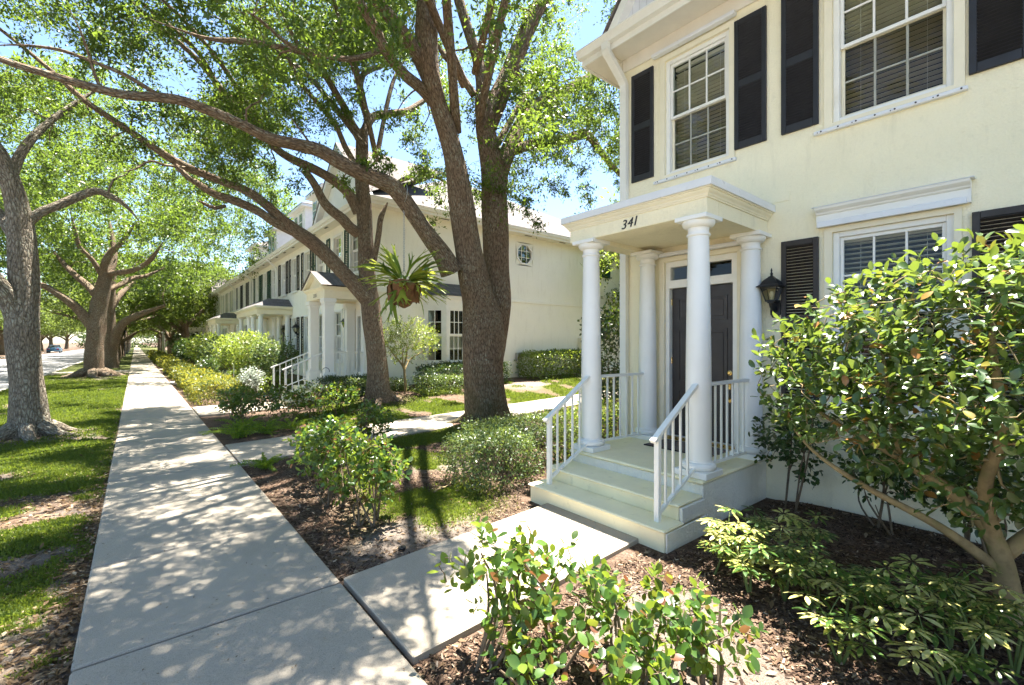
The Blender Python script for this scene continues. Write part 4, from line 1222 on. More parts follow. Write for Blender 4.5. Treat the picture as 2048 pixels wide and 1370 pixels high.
bay_window((7.95, NY0-.56), (8.785, NY0-.56), 3); bay_window((8.785, NY0-.56), bay[2], 3); bay_window(bay[2], bay[3], 2)
# second row far down the street, only its porch end shows between the trees
row2 = thing("town_house", "far white town house with a flat porch past the end of the row", "house", (WX, 56, 0))
mb = MB(); wall_sheet(mb, 'x', WX, .2, 56, 84, -.2, 6.0, [(57.5+4*i, 58.5+4*i, 4.0, 5.5) for i in range(6)]+[(57.5+4*i, 58.5+4*i, 1.0, 2.8) for i in range(6)])
mb.box(WX+.201, 18, 56, 56.2, -.2, 6.0); mb.build("wall", MAT['stucco_row'], row2)
MB().prism([(4.9, 6.0), (18.5, 6.0), (12, 9.6)], 'y', 55.4, 84).build("roof", MAT['shingle'], row2)
MB().box(WX+.6, WX+.65, 56.3, 83.8, 0, 5.9).build("dark_backing", MAT['dark'], row2)  # black sheet in place of unlit rooms
for i in range(6):
    for za, zb in ((4.0, 5.5), (1.0, 2.8)):
        y = 57.5+4*i
        w = MB().box(WX-.03, WX+.05, y-.06, y+.06, za, zb).box(WX-.03, WX+.05, y+.94, y+1.06, za, zb).box(WX-.029, WX+.049, y+.06, y+.94, (za+zb)/2-.04, (za+zb)/2+.04).build("window", MAT['white'], row2)
        MB().add([(WX+.08, y, za), (WX+.08, y+1, za), (WX+.08, y+1, zb), (WX+.08, y, zb)], [(0, 1, 2, 3)]).build("pane", MAT['glass'], w)
MB().box(3.9, WX-.002, 57, 60, 2.9, 3.3, .01).build("porch_roof", MAT['white'], row2)
for y in (57.2, 59.8): MB().lathe([(.16, -.1), (.16, .3), (.13, .35), (.11, 2.6), (.16, 2.75), (.16, 2.899)], 14, (4.1, y, 0)).build("porch_column", MAT['column'], row2)
# ------------------------------------------------------------------ trees
def catmull(P, step):
    """smooth polyline through P (n,4: x,y,z,r), sampled about every `step` metres"""
    P = np.asarray(P, float); n = len(P)
    if n == 2:
        k = max(2, int(np.linalg.norm(P[1, :3]-P[0, :3])/step)+1)
        return P[0]+(P[1]-P[0])*np.linspace(0, 1, k)[:, None]
    Q = np.vstack([2*P[0]-P[1], P, 2*P[-1]-P[-2]]); out = []
    for i in range(1, n):
        p0, p1, p2, p3 = Q[i-1], Q[i], Q[i+1], Q[i+2]
        k = max(2, int(np.linalg.norm(p2[:3]-p1[:3])/step)+1)
        t = np.linspace(0, 1, k, endpoint=False)[:, None]
        out.append(.5*((2*p1)+(-p0+p2)*t+(2*p0-5*p1+4*p2-p3)*t*t+(-p0+3*p1-3*p2+p3)*t**3))
    out.append(P[-1:]); o = np.vstack(out); o[:, 3] = np.maximum(o[:, 3], .003); return o
def tip(p, keep=False):
    """lets a traced limb run out to a thin end"""
    if keep: return p
    s = np.linspace(0, 1, len(p)); p = p.copy(); p[:, 3] *= 1-.78*np.clip((s-.72)/.28, 0, 1)**1.5; return p
class Wood:
    """bark-covered tubes of one tree, as arrays, with a coordinate that follows each limb"""
    def __init__(s): s.V = []; s.F = []; s.B = []; s.n = 0
    def limb(s, path, sides=10, rough=.06, seed=0, squash=0.0):
        P, r = path[:, :3], path[:, 3]; m = len(P)
        T = np.gradient(P, axis=0); T /= np.linalg.norm(T, axis=1)[:, None]+1e-9
        a = np.cross(T[0], [0, 0, 1.0] if abs(T[0][2]) < .9 else [1.0, 0, 0]); a /= np.linalg.norm(a)
        th = np.linspace(0, 2*np.pi, sides, endpoint=False)
        S = np.concatenate([[0], np.cumsum(np.linalg.norm(np.diff(P, axis=0), axis=1))])
        V = np.empty((m, sides, 3)); B = np.empty((m, sides, 3)); off = RNG.random(3)*20
        ph = RNG.random(6)*6.28
        for i in range(m):
            a = a-T[i]*a.dot(T[i]); a /= np.linalg.norm(a)+1e-9; b = np.cross(T[i], a)
            lump = 1+rough*(np.sin(2*th+ph[0]+S[i]*1.3)+.7*np.sin(3*th+ph[1]-S[i]*2.1)+.6*np.sin(5*th+ph[2]+S[i]*3.3)+.5*np.sin(S[i]*4+ph[3]))
            rr = r[i]*lump
            V[i] = P[i]+(np.cos(th)*rr)[:, None]*a+(np.sin(th)*rr)[:, None]*b
            B[i, :, 0] = np.cos(th)*r[i]; B[i, :, 1] = np.sin(th)*r[i]; B[i, :, 2] = S[i]*.30
        s.V.append(V.reshape(-1, 3)); s.B.append(B.reshape(-1, 3)+off)
        i0 = s.n+np.arange((m-1)*sides).reshape(m-1, sides)
        nxt = np.roll(i0, -1, axis=1)
        s.F.append(np.stack([i0, nxt, nxt+sides, i0+sides], -1).reshape(-1, 4)); s.n += m*sides
    def mesh(s, name, mat):
        return np_mesh(name, np.vstack(s.V), np.vstack(s.F), mat, {"bark": ('POINT', np.vstack(s.B))}, True)

def leaves_mesh(name, P, T, Nn, S, mat, width=.42, style='quad', rnd=None):
    """a leaf at each P pointing along T with blade normal Nn and length S"""
    n = len(P)
    T = T/(np.linalg.norm(T, axis=1)[:, None]+1e-9)
    B = np.cross(T, Nn); B /= np.linalg.norm(B, axis=1)[:, None]+1e-9
    Nn = np.cross(B, T)
    if style == 'quad':
        tpl = np.array([(0, 0, 0), (width/2, .52, .05), (0, 1, -.04), (-width/2, .52, .05)])
        fc = np.array([(0, 1, 2, 3)])
    elif style == 'blade':
        tpl = np.array([(-width/2, 0, 0), (width/2, 0, 0), (width*.3, .55, .10), (-width*.3, .55, .10)]); fc = np.array([(0, 1, 2, 3)])
    else:                                 # 'leaf': folded, with a rounded outline
        w = width/2
        tpl = np.array([(0, 0, 0), (0, .36, -.025), (0, .72, -.03), (0, 1, -.09), (w*.82, .26, .05), (w, .58, .06), (w*.62, .84, .02), (-w*.82, .26, .05), (-w, .58, .06), (-w*.62, .84, .02)])
        fc = np.array([(0, 4, 5, 1), (1, 5, 6, 2), (2, 6, 3, 3), (0, 1, 8, 7), (1, 2, 9, 8), (2, 3, 3, 9)])
        fc = np.array([(0, 4, 5, 1), (1, 5, 6, 2), (0, 1, 8, 7), (1, 2, 9, 8), (2, 6, 3, 9)])
    V = P[:, None, :]+S[:, None, None]*(tpl[None, :, 0:1]*B[:, None, :]+tpl[None, :, 1:2]*T[:, None, :]+tpl[None, :, 2:3]*Nn[:, None, :])
    k = len(tpl)
    F = (np.arange(n)[:, None, None]*k+fc[None]).reshape(-1, 4)
    if rnd is None: rnd = RNG.random(n)
    return np_mesh(name, V.reshape(-1, 3), F, mat, {"rnd": ('FACE', np.repeat(rnd, len(fc)))}, style == 'leaf')

def unit(v): return v/(np.linalg.norm(v, axis=-1, keepdims=True)+1e-9)
def spray_leaves(C, rad, ntw, nl, size, droop=.25, flat=.65):
    """leaf positions on short twigs that radiate from the clump centres C"""
    m = len(C)
    D = unit(RNG.normal(size=(m, ntw, 3))*np.array([1, 1, .75])+np.array([0, 0, .1]))
    L = rad[:, None]*RNG.uniform(.55, 1.15, (m, ntw))
    t = (np.arange(nl)+.6)/nl
    Pp = C[:, None, None, :]+D[:, :, None, :]*(L[:, :, None]*t[None, None, :])[..., None]
    Pp = Pp+np.array([0, 0, -1.0])*(droop*(t**2)[None, None, :]*L[:, :, None])[..., None]
    Pp = Pp+RNG.normal(size=Pp.shape)*.025
    Tt = D[:, :, None, :]*.6+RNG.normal(size=Pp.shape)*.75+np.array([0, 0, -.15])
    Nn = RNG.normal(size=Pp.shape)*(1-flat)+np.array([0, 0, 1.0])*flat
    tone = np.broadcast_to(np.clip(RNG.normal(.45, .16, (m, 1, 1)), 0, 1), Pp.shape[:3])
    r = np.clip(tone+RNG.normal(0, .2, Pp.shape[:3]), 0, 1)
    S = size*RNG.uniform(.7, 1.25, Pp.shape[:3])
    return Pp.reshape(-1, 3), unit(Tt).reshape(-1, 3), unit(Nn).reshape(-1, 3), S.reshape(-1), r.reshape(-1)

def in_poly(x, y, poly):
    c = np.zeros(len(x), bool); n = len(poly)
    for i in range(n):
        (xa, ya), (xb, yb) = poly[i], poly[(i+1) % n]
        k = ((ya > y) != (yb > y)) & (x < (xb-xa)*(y-ya)/((yb-ya) or 1e-9)+xa)
        c ^= k
    return c
# open sky and facades that the near crowns leave free, as seen in the photograph: (chance that a clump is dropped, outline)
OPEN = [(.97, [(500, 285), (700, 300), (720, 420), (610, 470), (540, 470), (465, 395)]),
        (.9, [(560, 170), (705, 140), (720, 300), (560, 290)]),
        (.95, [(695, 125), (850, 115), (905, 345), (690, 335)]),
        (.82, [(1035, 295), (1255, 330), (1255, 460), (1015, 460)]),
        (1.0, [(420, 490), (560, 430), (760, 330), (1010, 420), (1260, 440), (1260, 860), (420, 860)]),
        (.9, [(900, 120), (1010, 130), (985, 330), (905, 330)]),
        (1.0, [(-900, 520), (430, 490), (430, 1400), (-900, 1400)]),
        (1.0, [(430, 640), (3000, 640), (3000, 1500), (430, 1500)])]
def keep_open(C, front=None, polys=OPEN, trunk=None):
    x, y, d = project(C); keep = np.ones(len(C), bool); vis = d > .3
    for pr, poly in polys:
        keep &= ~(vis & in_poly(x, y, poly) & (RNG.random(len(C)) < pr))
    # not inside or in front of the house at 341
    keep &= ~((C[:, 0] > 4.75) & (C[:, 1] < 4.9) & (C[:, 2] < 9.3))
    hp_ = [(1235, 120), (1420, -60), (2400, -500), (3000, -300), (3000, 1500), (1235, 1500)]
    keep &= ~(vis & (d < 9) & (C[:, 1] < 4.6) & in_poly(x, y, hp_) & (x < 2100))
    keep &= ~((C[:, 0] > 5.0) & (C[:, 1] > 13.0) & (C[:, 2] < 9.2) & (C[:, 0] < 21))
    keep &= ~(vis & (d < 8.2) & (x > 1120) & (x < 2100) & (y < 430))
    if trunk is not None:
        tp, dd = trunk
        keep &= ~(vis & (d < dd) & in_poly(x, y, tp) & (RNG.random(len(C)) < .93))
    return keep

# where the photograph shows sun on the ground: (chance that a clump over it is dropped, x0, x1, y0, y1)
SUNNY = [(.95, 2.4, 4.3, -1.7, 1.9), (.6, 1.2, 2.5, .6, 2.3), (.85, 2.5, 3.9, 7.0, 8.2), (.55, 2.2, 3.4, 2.3, 3.6), (.58, 1.4, 3.8, 3.6, 7.0), (.55, 3.0, 10.0, 7.4, 9.8), (.5, 3.8, 12.0, 9.8, 12.6), (.25, -.3, 1.2, 4.0, 8.0), (.40, -.3, 1.2, 8.0, 15.0), (.62, -3.7, -.35, 2.0, 16.0), (.65, 1.8, 5.2, 12.5, 26.0), (.48, -3.7, 2.0, 16, 60)]
def let_sun(C):
    g = C[:, :2]-np.array([.258, .092])*C[:, 2:3]; k = np.ones(len(C), bool); q = RNG.random(len(C))
    # neighbouring clumps are dropped together so that the gaps are wide
    n = np.array([mnoise.noise(Vector((a*1.15+3.3, b*1.15, 1.7))) for a, b in g])*.75+.5; n = np.clip(n, 0, 1)*.8+q*.2
    for pr, x0, x1, y0, y1 in SUNNY:
        k &= ~((g[:, 0] > x0) & (g[:, 0] < x1) & (g[:, 1] > y0) & (g[:, 1] < y1) & (n < pr))
    return k

def grow(wood, nodes, C, rmax=.03, sides=5, sag=.15):
    """joins each clump to the nearest wood, nearest clumps first, so that boughs fork towards the outside"""
    nodes = [tuple(n) for n in nodes]
    arr = np.array(nodes)
    d0 = np.min(np.linalg.norm(C[:, None, :]-arr[None, ::3, :3], axis=2), axis=1)
    A = np.zeros((len(arr)+len(C)*4, 4)); A[:len(arr)] = arr; na = len(arr)
    for i in np.argsort(d0):
        c = C[i]; dv = np.linalg.norm(A[:na, :3]-c, axis=1)-A[:na, 3]*2.0
        j = int(np.argmin(dv)); p = A[j]; L = np.linalg.norm(c-p[:3])
        if L < .15: continue
        r0 = min(p[3]*.6, .012+.014*L, rmax); r1 = max(.004, r0*.35)
        m1 = p[:3]+(c-p[:3])*.35+RNG.normal(size=3)*.10*L+np.array([0, 0, .10*L])
        m2 = p[:3]+(c-p[:3])*.72+RNG.normal(size=3)*.08*L+np.array([0, 0, .06*L])
        path = np.array([(*p[:3], r0), (*m1, r0*.8), (*m2, r0*.55), (*c, r1)])
        wood.limb(catmull(path, .22), sides, .03)
        for q in (path[1], path[2], path[3]): A[na] = (*q[:3], max(q[3], .006)); na += 1

def px_limb(pts, Y, dY=0.0, scale=1.0):
    """limb traced in the photograph: (px, py, half width in px[, Y]); it lies near the vertical plane Y"""
    out = []
    n = len(pts)
    for i, p in enumerate(pts):
        yy = p[3] if len(p) > 3 else Y+dY*i/max(1, n-1)
        q = on_y(p[0], p[1], yy); t = depth_of(p[0], yy)
        out.append((*q, max(.004, p[2]*t/FPX*scale/math.sqrt(1+((p[0]-PX0)/FPX)**2))))
    return np.array(out)

def crown_cloud(n, centre, radii, thr, seed, lo=None, shell=.35, scale=.33):
    """clump centres in an ellipsoid, grouped by noise so that the crown has masses and gaps"""
    out = []
    while len(out) < n:
        u = unit(RNG.normal(size=(4000, 3)))*(RNG.uniform(shell**3, 1, (4000, 1))**(1/3))
        p = np.array(centre)+u*np.array(radii)
        if lo is not None: p = p[p[:, 2] > lo+RNG.uniform(-.3, .6, len(p))]
        k = np.array([mnoise.noise(Vector((q[0]*scale+seed, q[1]*scale, q[2]*scale*1.5))) for q in p])
        out += list(p[k > thr])
    return np.array(out[:n])

def place_tree(name, label, base, wood, bark, leaf_me, group=None):
    t = thing(name, label, "tree", base, group)
    me = wood.mesh("trunk", MAT[bark]); me.transform(Matrix.Translation(-Vector(base)))
    obj("trunk", me, t, base)
    leaf_me.transform(Matrix.Translation(-Vector(base)))
    obj("crown", leaf_me, t, base, kind="stuff")
    return t

def roots(wood, base, r, n, L, seed):
    for i in range(n):
        a = seed+i*6.283/n+random.uniform(-.35, .35); l = L*random.uniform(.6, 1.2); b = Vector(base)
        pts = []
        for s, h, rr in ((.0, .30, .30), (.55, .12, .26), (1.0, .02, .17), (1.6, -.03, .09), (2.3, -.09, .04)):
            d = r*.55+(s*l*.5)
            x, y = b.x+math.cos(a+.12*s)*d, b.y+math.sin(a+.12*s)*d
            pts.append((x, y, tz(x, y)+h*r*1.3, rr*r*1.1))
        wood.limb(catmull(np.array(pts), .10), 10, .05)

# ---- tree A: the big twin-stemmed oak in front of the house
YA = 7.9
wA = Wood()
A_limbs = [
    px_limb([(977, 868, 66), (976, 850, 54), (974, 825, 48), (970, 770, 46), (966, 700, 47), (964, 640, 46), (955, 590, 36), (945, 545, 31), (934, 480, 28), (922, 400, 26), (908, 320, 23), (893, 260, 22), (876, 205, 20), (862, 150, 22), (854, 90, 24), (853, 20, 23), (850, -60, 20), (842, -160, 17), (846, -260, 12)], YA, -.3),
    px_limb([(970, 800, 24), (974, 745, 28), (984, 680, 32), (992, 620, 30), (993, 560, 29), (991, 480, 30), (990, 400, 30), (985, 340, 26), (976, 290, 22), (970, 245, 20), (985, 205, 16), (1006, 165, 16), (1024, 125, 16), (1040, 85, 15), (1058, 45, 14), (1078, 5, 14), (1098, -50, 12), (1120, -130, 9)], YA, .4),
    px_limb([(970, 255, 17), (962, 210, 15), (963, 165, 14), (955, 115, 13), (940, 70, 12), (925, 25, 11), (912, -20, 11), (895, -90, 8)], YA+.2, .6),
    px_limb([(968, 180, 9), (978, 130, 9), (984, 80, 8), (982, 30, 8), (985, -30, 7)], YA+.4, .8),
    px_limb([(993, 385, 22), (1006, 330, 19), (1025, 285, 18), (1040, 255, 17), (1058, 222, 15), (1090, 200, 13), (1130, 182, 12), (1160, 166, 11), (1190, 150, 10), (1230, 120, 9), (1280, 80, 8)], YA+.2, 1.2),
    px_limb([(1030, 300, 13), (1060, 290, 12), (1100, 285, 10), (1140, 276, 10), (1172, 268, 10), (1195, 295, 8), (1218, 325, 7), (1246, 356, 6), (1270, 400, 5)], YA+.3, 1.0),
    px_limb([(903, 545, 27), (886, 510, 23), (860, 475, 21), (832, 435, 20), (808, 400, 20), (785, 373, 20), (750, 357, 19), (715, 343, 19), (678, 324, 18), (640, 302, 17), (598, 290, 16), (540, 276, 16), (480, 247, 15), (420, 222, 15), (350, 199, 15), (250, 190, 15), (180, 173, 14), (100, 150, 14), (0, 118, 13), (-120, 60, 12), (-330, -40, 9), (-600, -140, 6)], YA, -.1),
    px_limb([(893, 245, 15), (868, 205, 14), (840, 175, 13), (812, 152, 13), (788, 125, 12), (768, 95, 12), (752, 60, 12), (735, 30, 12), (714, -5, 11), (690, -60, 9), (660, -140, 7)], YA, -.5),
    px_limb([(858, 160, 16), (835, 112, 15), (812, 75, 15), (787, 42, 14), (765, 15, 13), (745, -10, 12), (715, -70, 10), (690, -160, 8)], YA, -1.2),
    px_limb([(765, 98, 6), (730, 112, 6), (695, 118, 6), (650, 112, 6), (600, 103, 6), (540, 90, 6), (480, 82, 7), (420, 78, 6), (360, 60, 5), (300, 38, 4)], YA-.2, -.6),
    px_limb([(948, 190, 9), (925, 155, 8), (905, 125, 8), (888, 110, 7), (870, 80, 5)], YA+.2, .4),
    px_limb([(600, 100, 5), (572, 85, 5), (545, 62, 4), (520, 40, 4), (490, 20, 3)], YA-.6, -.4),
    px_limb([(205, 185, 5), (190, 150, 5), (178, 110, 4), (160, 60, 3), (140, 20, 3)], YA, -.2),
    px_limb([(330, 198, 6), (300, 180, 6), (250, 150, 6), (190, 125, 5), (120, 100, 5), (40, 90, 4), (-20, 92, 4)], YA, .3),
]
# boughs overhead, towards the camera and the house, that carry the shading crown
for (x0, y0, z0, x1, y1, z1, r) in ((5.0, 7.8, 6.0, 1.6, 3.4, 8.4, .11), (5.7, 8.0, 6.5, 4.2, 3.2, 9.6, .10), (5.2, 7.8, 7.0, .2, 5.2, 9.0, .10), (6.2, 8.2, 6.5, 7.5, 5.4, 10.5, .09), (5.6, 8.0, 7.5, 3.0, 1.2, 9.6, .09), (6.2, 8.2, 6.0, 9.5, 9.0, 9.0, .09)):
    m = np.array([(x0, y0, z0, r), (x0*.62+x1*.38, y0*.62+y1*.38, z0*.5+z1*.5+.3, r*.75), (x0*.3+x1*.7, y0*.3+y1*.7, z0*.25+z1*.75+.35, r*.5), (x1, y1, z1, r*.2)])
    A_limbs.append(m)
nodesA = []
for i, l in enumerate(A_limbs):
    pth = tip(catmull(l, .12)); pth[:, 3] *= .90
    pth[:, 3] *= 1-.16*(i == 6)*np.linspace(0, 1, len(pth))**.5
    wA.limb(pth, 28 if i < 2 else (16 if i == 6 else 14), .055 if i < 2 else .045)
    nodesA.append(pth[len(pth)//4::3] if i > 1 else pth[int(len(pth)*.62)::3])
baseA = on_y(977, 850, YA); baseA.z = tz(baseA.x, baseA.y)
roots(wA, baseA, .46, 7, .9, .4)
nodesA = np.vstack(nodesA)
CA = np.vstack([crown_cloud(2800, (4.2, 7.0, 8.2), (6.9, 6.9, 3.9), .04, 3.1, lo=4.6, scale=.5),
                crown_cloud(640, (1.4, 3.2, 8.6), (3.8, 4.2, 1.7), .03, 9.7, lo=7.0, scale=.55),
                crown_cloud(420, (7.6, 9.5, 6.8), (2.8, 2.4, 3.2), -.1, 5.5, lo=3.9)])
TRUNK_A = ([(838, 0), (1095, 0), (1045, 240), (1020, 850), (900, 850), (868, 250)], 9.4)
CA = CA[keep_open(CA, trunk=TRUNK_A)]; CA = CA[let_sun(CA)]
# hanging sprays the photograph shows one by one: (px, py, Y)
hang = [(835, 235, 8.6), (815, 258, 8.6), (848, 300, 8.8), (858, 335, 8.8), (842, 345, 8.9), (875, 385, 8.9), (868, 420, 8.9), (905, 430, 8.5), (1020, 372, 8.6), (1042, 388, 8.6), (1056, 425, 8.6), (1068, 442, 8.5), (1088, 372, 8.8), (1108, 352, 8.8), (1128, 385, 8.8), (1150, 330, 8.9), (1165, 372, 8.9), (1172, 400, 8.9),
        (1105, 300, 8.7), (1125, 310, 8.7), (1205, 250, 9.0), (1225, 290, 9.0), (1232, 330, 9.0), (1238, 372, 9.0), (1240, 400, 9.0), (1200, 215, 9.0), (1180, 300, 8.9), (1170, 235, 9), (695, 205, 9.4), (660, 218, 9.4), (768, 245, 8.4), (720, 340, 8.0), (745, 320, 8.0), (760, 345, 8.0)]
CH = np.array([tuple(on_y(*h)) for h in hang for _ in range(2)])+RNG.normal(size=(len(hang)*2, 3))*.14
grow(wA, nodesA, np.vstack([CA, CH]), .035)
Cc = np.vstack([CA, CH]); rr_ = np.concatenate([RNG.uniform(.30, .58, len(CA)), RNG.uniform(.18, .30, len(CH))])
P_, T_, N_, S_, r_ = spray_leaves(Cc, rr_, 12, 10, .080)
oakA = place_tree("oak_tree", "big oak whose stem forks in two, standing on the grass between path and porch", tuple(baseA), wA, 'bark_moss', leaves_mesh("crown", P_, T_, N_, S_, MAT['oak'], .40, rnd=r_), "oaks lining the street")

# ---- tree B: the leaning oak by the neighbour's porch
YB = 11.75
wB = Wood()
B_limbs = [
    px_limb([(760, 815, 38), (759, 803, 30), (757, 775, 23), (755, 740, 20.5), (750, 690, 20), (744, 640, 20), (740, 600, 20), (736, 560, 17), (732, 500, 15.5), (729, 450, 15), (727, 400, 14.5), (724, 350, 13.5), (724, 300, 13), (724, 262, 12)], YB),
    px_limb([(720, 275, 14), (705, 250, 11), (690, 218, 10), (668, 180, 9), (650, 150, 9), (632, 128, 8), (612, 112, 7), (580, 60, 6), (560, 10, 5), (540, -60, 4)], YB, -1.0),
    px_limb([(726, 270, 13), (736, 240, 11), (724, 205, 9), (721, 180, 8), (726, 150, 8), (745, 138, 7), (768, 128, 6), (790, 90, 5)], YB, .6),
    px_limb([(728, 268, 12), (742, 238, 11), (760, 230, 10), (790, 226, 9), (818, 221, 9), (850, 200, 6), (900, 170, 5)], YB, .8),
    px_limb([(716, 345, 9), (704, 318, 8), (690, 293, 8), (675, 258, 7), (655, 228, 7), (630, 200, 7), (606, 172, 7), (588, 140, 7), (572, 108, 6), (556, 75, 5)], YB, -1.0),
    px_limb([(738, 600, 25), (705, 565, 22), (665, 522, 21), (625, 485, 20), (590, 460, 19), (562, 436, 14), (530, 408, 13), (497, 384, 12), (450, 365, 12), (412, 350, 12), (375, 335, 13), (343, 318, 13), (309, 296, 12), (268, 268, 12), (220, 236, 11), (165, 198, 10), (113, 151, 9), (69, 113, 8), (0, 58, 8), (-90, -10, 7), (-200, -100, 5)], YB, -.4),
    px_limb([(585, 462, 13), (550, 445, 13), (515, 422, 13), (470, 402, 13), (429, 388, 12), (400, 370, 11), (377, 355, 9), (350, 330, 8)], YB-.05, -.3),
    px_limb([(716, 466, 15), (700, 455, 14), (684, 437, 14), (662, 420, 14), (646, 402, 13), (634, 378, 12), (622, 358, 11), (608, 340, 11)], YB, -.25),
    px_limb([(718, 425, 15), (698, 388, 14), (675, 366, 14), (650, 350, 13), (620, 334, 13), (592, 322, 13), (566, 308, 12), (545, 290, 12), (530, 270, 11), (512, 248, 11), (498, 232, 11), (470, 205, 10), (446, 182, 10), (425, 155, 9), (405, 130, 9), (380, 105, 8), (340, 70, 8), (292, 30, 7), (220, -40, 5)], YB, -.9),
    px_limb([(745, 530, 9), (752, 500, 8), (758, 465, 8), (762, 435, 8), (775, 405, 8)], YB-.2, -.2),
    px_limb([(778, 378, 5), (800, 362, 6), (830, 350, 6), (850, 348, 5), (880, 358, 4), (905, 372, 3)], YB, .0),
    px_limb([(425, 150, 6), (400, 110, 6), (350, 60, 6), (300, 20, 5), (230, -40, 5)], YB-.8, -1.2),
    px_limb([(370, 335, 4), (330, 330, 4), (300, 322, 4), (270, 338, 3), (240, 345, 3)], YB-.3, -.5),
    px_limb([(450, 412, 5), (430, 416, 6), (410, 408, 5), (395, 400, 4)], YB-.2, -.5),
]
for (x0, y0, z0, x1, y1, z1, r) in ((5.0, 11.7, 6.6, 2.2, 9.0, 10.0, .10), (5.0, 11.7, 6.8, 6.4, 12.4, 10.6, .09), (4.6, 11.5, 6.8, 1.0, 13.5, 10.0, .10), (2.4, 11.4, 6.2, -1.0, 10.0, 8.6, .07)):
    B_limbs.append(np.array([(x0, y0, z0, r), (x0*.6+x1*.4, y0*.6+y1*.4, z0*.5+z1*.5+.3, r*.75), (x1, y1, z1, r*.2)]))
nodesB = []
for i, l in enumerate(B_limbs):
    pth = tip(catmull(l, .13), i in (0, 6, 7)); pth[:, 3] *= 1.0 if i == 0 else .76; wB.limb(pth, 24 if i == 0 else 14, .05)
    nodesB.append(pth[len(pth)//3::3] if i != 0 else pth[int(len(pth)*.8)::3])
nodesB = np.vstack(nodesB)
baseB = on_y(760, 805, YB); baseB.z = tz(baseB.x, baseB.y)
roots(wB, baseB, .36, 6, .7, 1.0)
CB = np.vstack([crown_cloud(2700, (1.8, 11.6, 8.7), (6.6, 4.8, 3.6), .03, 14.3, lo=4.9, scale=.5), crown_cloud(250, (5.2, 11.8, 9.6), (2.4, 2.6, 1.8), -.05, 2.3)])
TRUNK_B = ([(690, 250), (790, 250), (800, 810), (700, 810)], 12.5)
CB = CB[keep_open(CB, trunk=TRUNK_B)]
CB = CB[keep_open(CB, trunk=TRUNK_A)]; CB = CB[let_sun(CB)]
hangB = [(815, 215, 11.8), (832, 240, 11.8), (822, 268, 11.9), (690, 225, 11.5), (700, 240, 11.5), (676, 205, 11.4), (600, 345, 11.0), (520, 330, 11), (545, 345, 11), (470, 330, 11), (450, 300, 11), (560, 370, 10.9), (500, 355, 10.9), (620, 215, 11), (600, 250, 11), (575, 240, 11), (632, 245, 11)]
CHB = np.array([tuple(on_y(*h)) for h in hangB for _ in range(2)])+RNG.normal(size=(len(hangB)*2, 3))*.16
grow(wB, nodesB, np.vstack([CB, CHB]), .035)
Cc = np.vstack([CB, CHB]); rr_ = np.concatenate([RNG.uniform(.32, .62, len(CB)), RNG.uniform(.2, .35, len(CHB))])
P_, T_, N_, S_, r_ = spray_leaves(Cc, rr_, 11, 9, .084)
place_tree("oak_tree", "leaning oak with long low limbs beside the neighbour porch, behind the hanging fern", tuple(baseB), wB, 'bark', leaves_mesh("crown", P_, T_, N_, S_, MAT['oak'], .40, rnd=r_), "oaks lining the street")

# ---- tree C: the nearest oak on the verge, left edge
YC = 12.0
wC = Wood()
C_limbs = [
    px_limb([(62, 888, 60), (60, 872, 50), (58, 845, 43), (55, 790, 39), (50, 720, 37), (46, 650, 38), (48, 580, 34), (46, 520, 31), (42, 455, 29), (32, 400, 25), (14, 345, 22), (-8, 300, 21), (-50, 240, 19), (-110, 170, 16), (-180, 90, 12)], YC),
    px_limb([(42, 655, 26), (18, 600, 24), (-10, 560, 22), (-60, 510, 19), (-140, 450, 15), (-260, 380, 10)], YC, -.6),
    px_limb([(34, 480, 16), (8, 440, 15), (-25, 405, 13), (-80, 360, 11), (-160, 300, 8)], YC, .8),
    px_limb([(52, 448, 14), (80, 425, 12), (110, 413, 11), (150, 396, 11), (190, 382, 10), (215, 390, 9), (240, 402, 8), (262, 422, 6), (278, 442, 5)], YC, .2),
    px_limb([(20, 360, 14), (40, 310, 12), (70, 270, 10), (110, 235, 8), (160, 200, 6), (210, 170, 5)], YC, .8),
]
nodesC = []
for i, l in enumerate(C_limbs):
    pth = tip(catmull(l, .12)); wC.limb(pth, 26 if i == 0 else 14, .05); nodesC.append(pth[len(pth)//2::2])
nodesC = np.vstack(nodesC)
baseC = on_y(60, 876, YC); baseC.z = tz(baseC.x, baseC.y)
roots(wC, baseC, .40, 7, .7, .2)
CC = crown_cloud(2000, (-2.6, 13.2, 8.2), (6.2, 6.6, 3.6), -.02, 21.3, lo=4.8)
x, y, d = project(CC); CC = CC[~((d > .3) & (y > 500) & (d < 16)) & ~((d > .3) & (x > 430) & (y > 250))]
CC = CC[let_sun(CC)]
grow(wC, nodesC, CC, .05)
P_, T_, N_, S_, r_ = spray_leaves(CC, RNG.uniform(.35, .65, len(CC)), 7, 9, .095)
place_tree("oak_tree", "nearest oak on the grass verge, thick grey trunk at the left edge", tuple(baseC), wC, 'bark_grey', leaves_mesh("crown", P_, T_, N_, S_, MAT['oak'], .40, rnd=r_), "oaks lining the street")

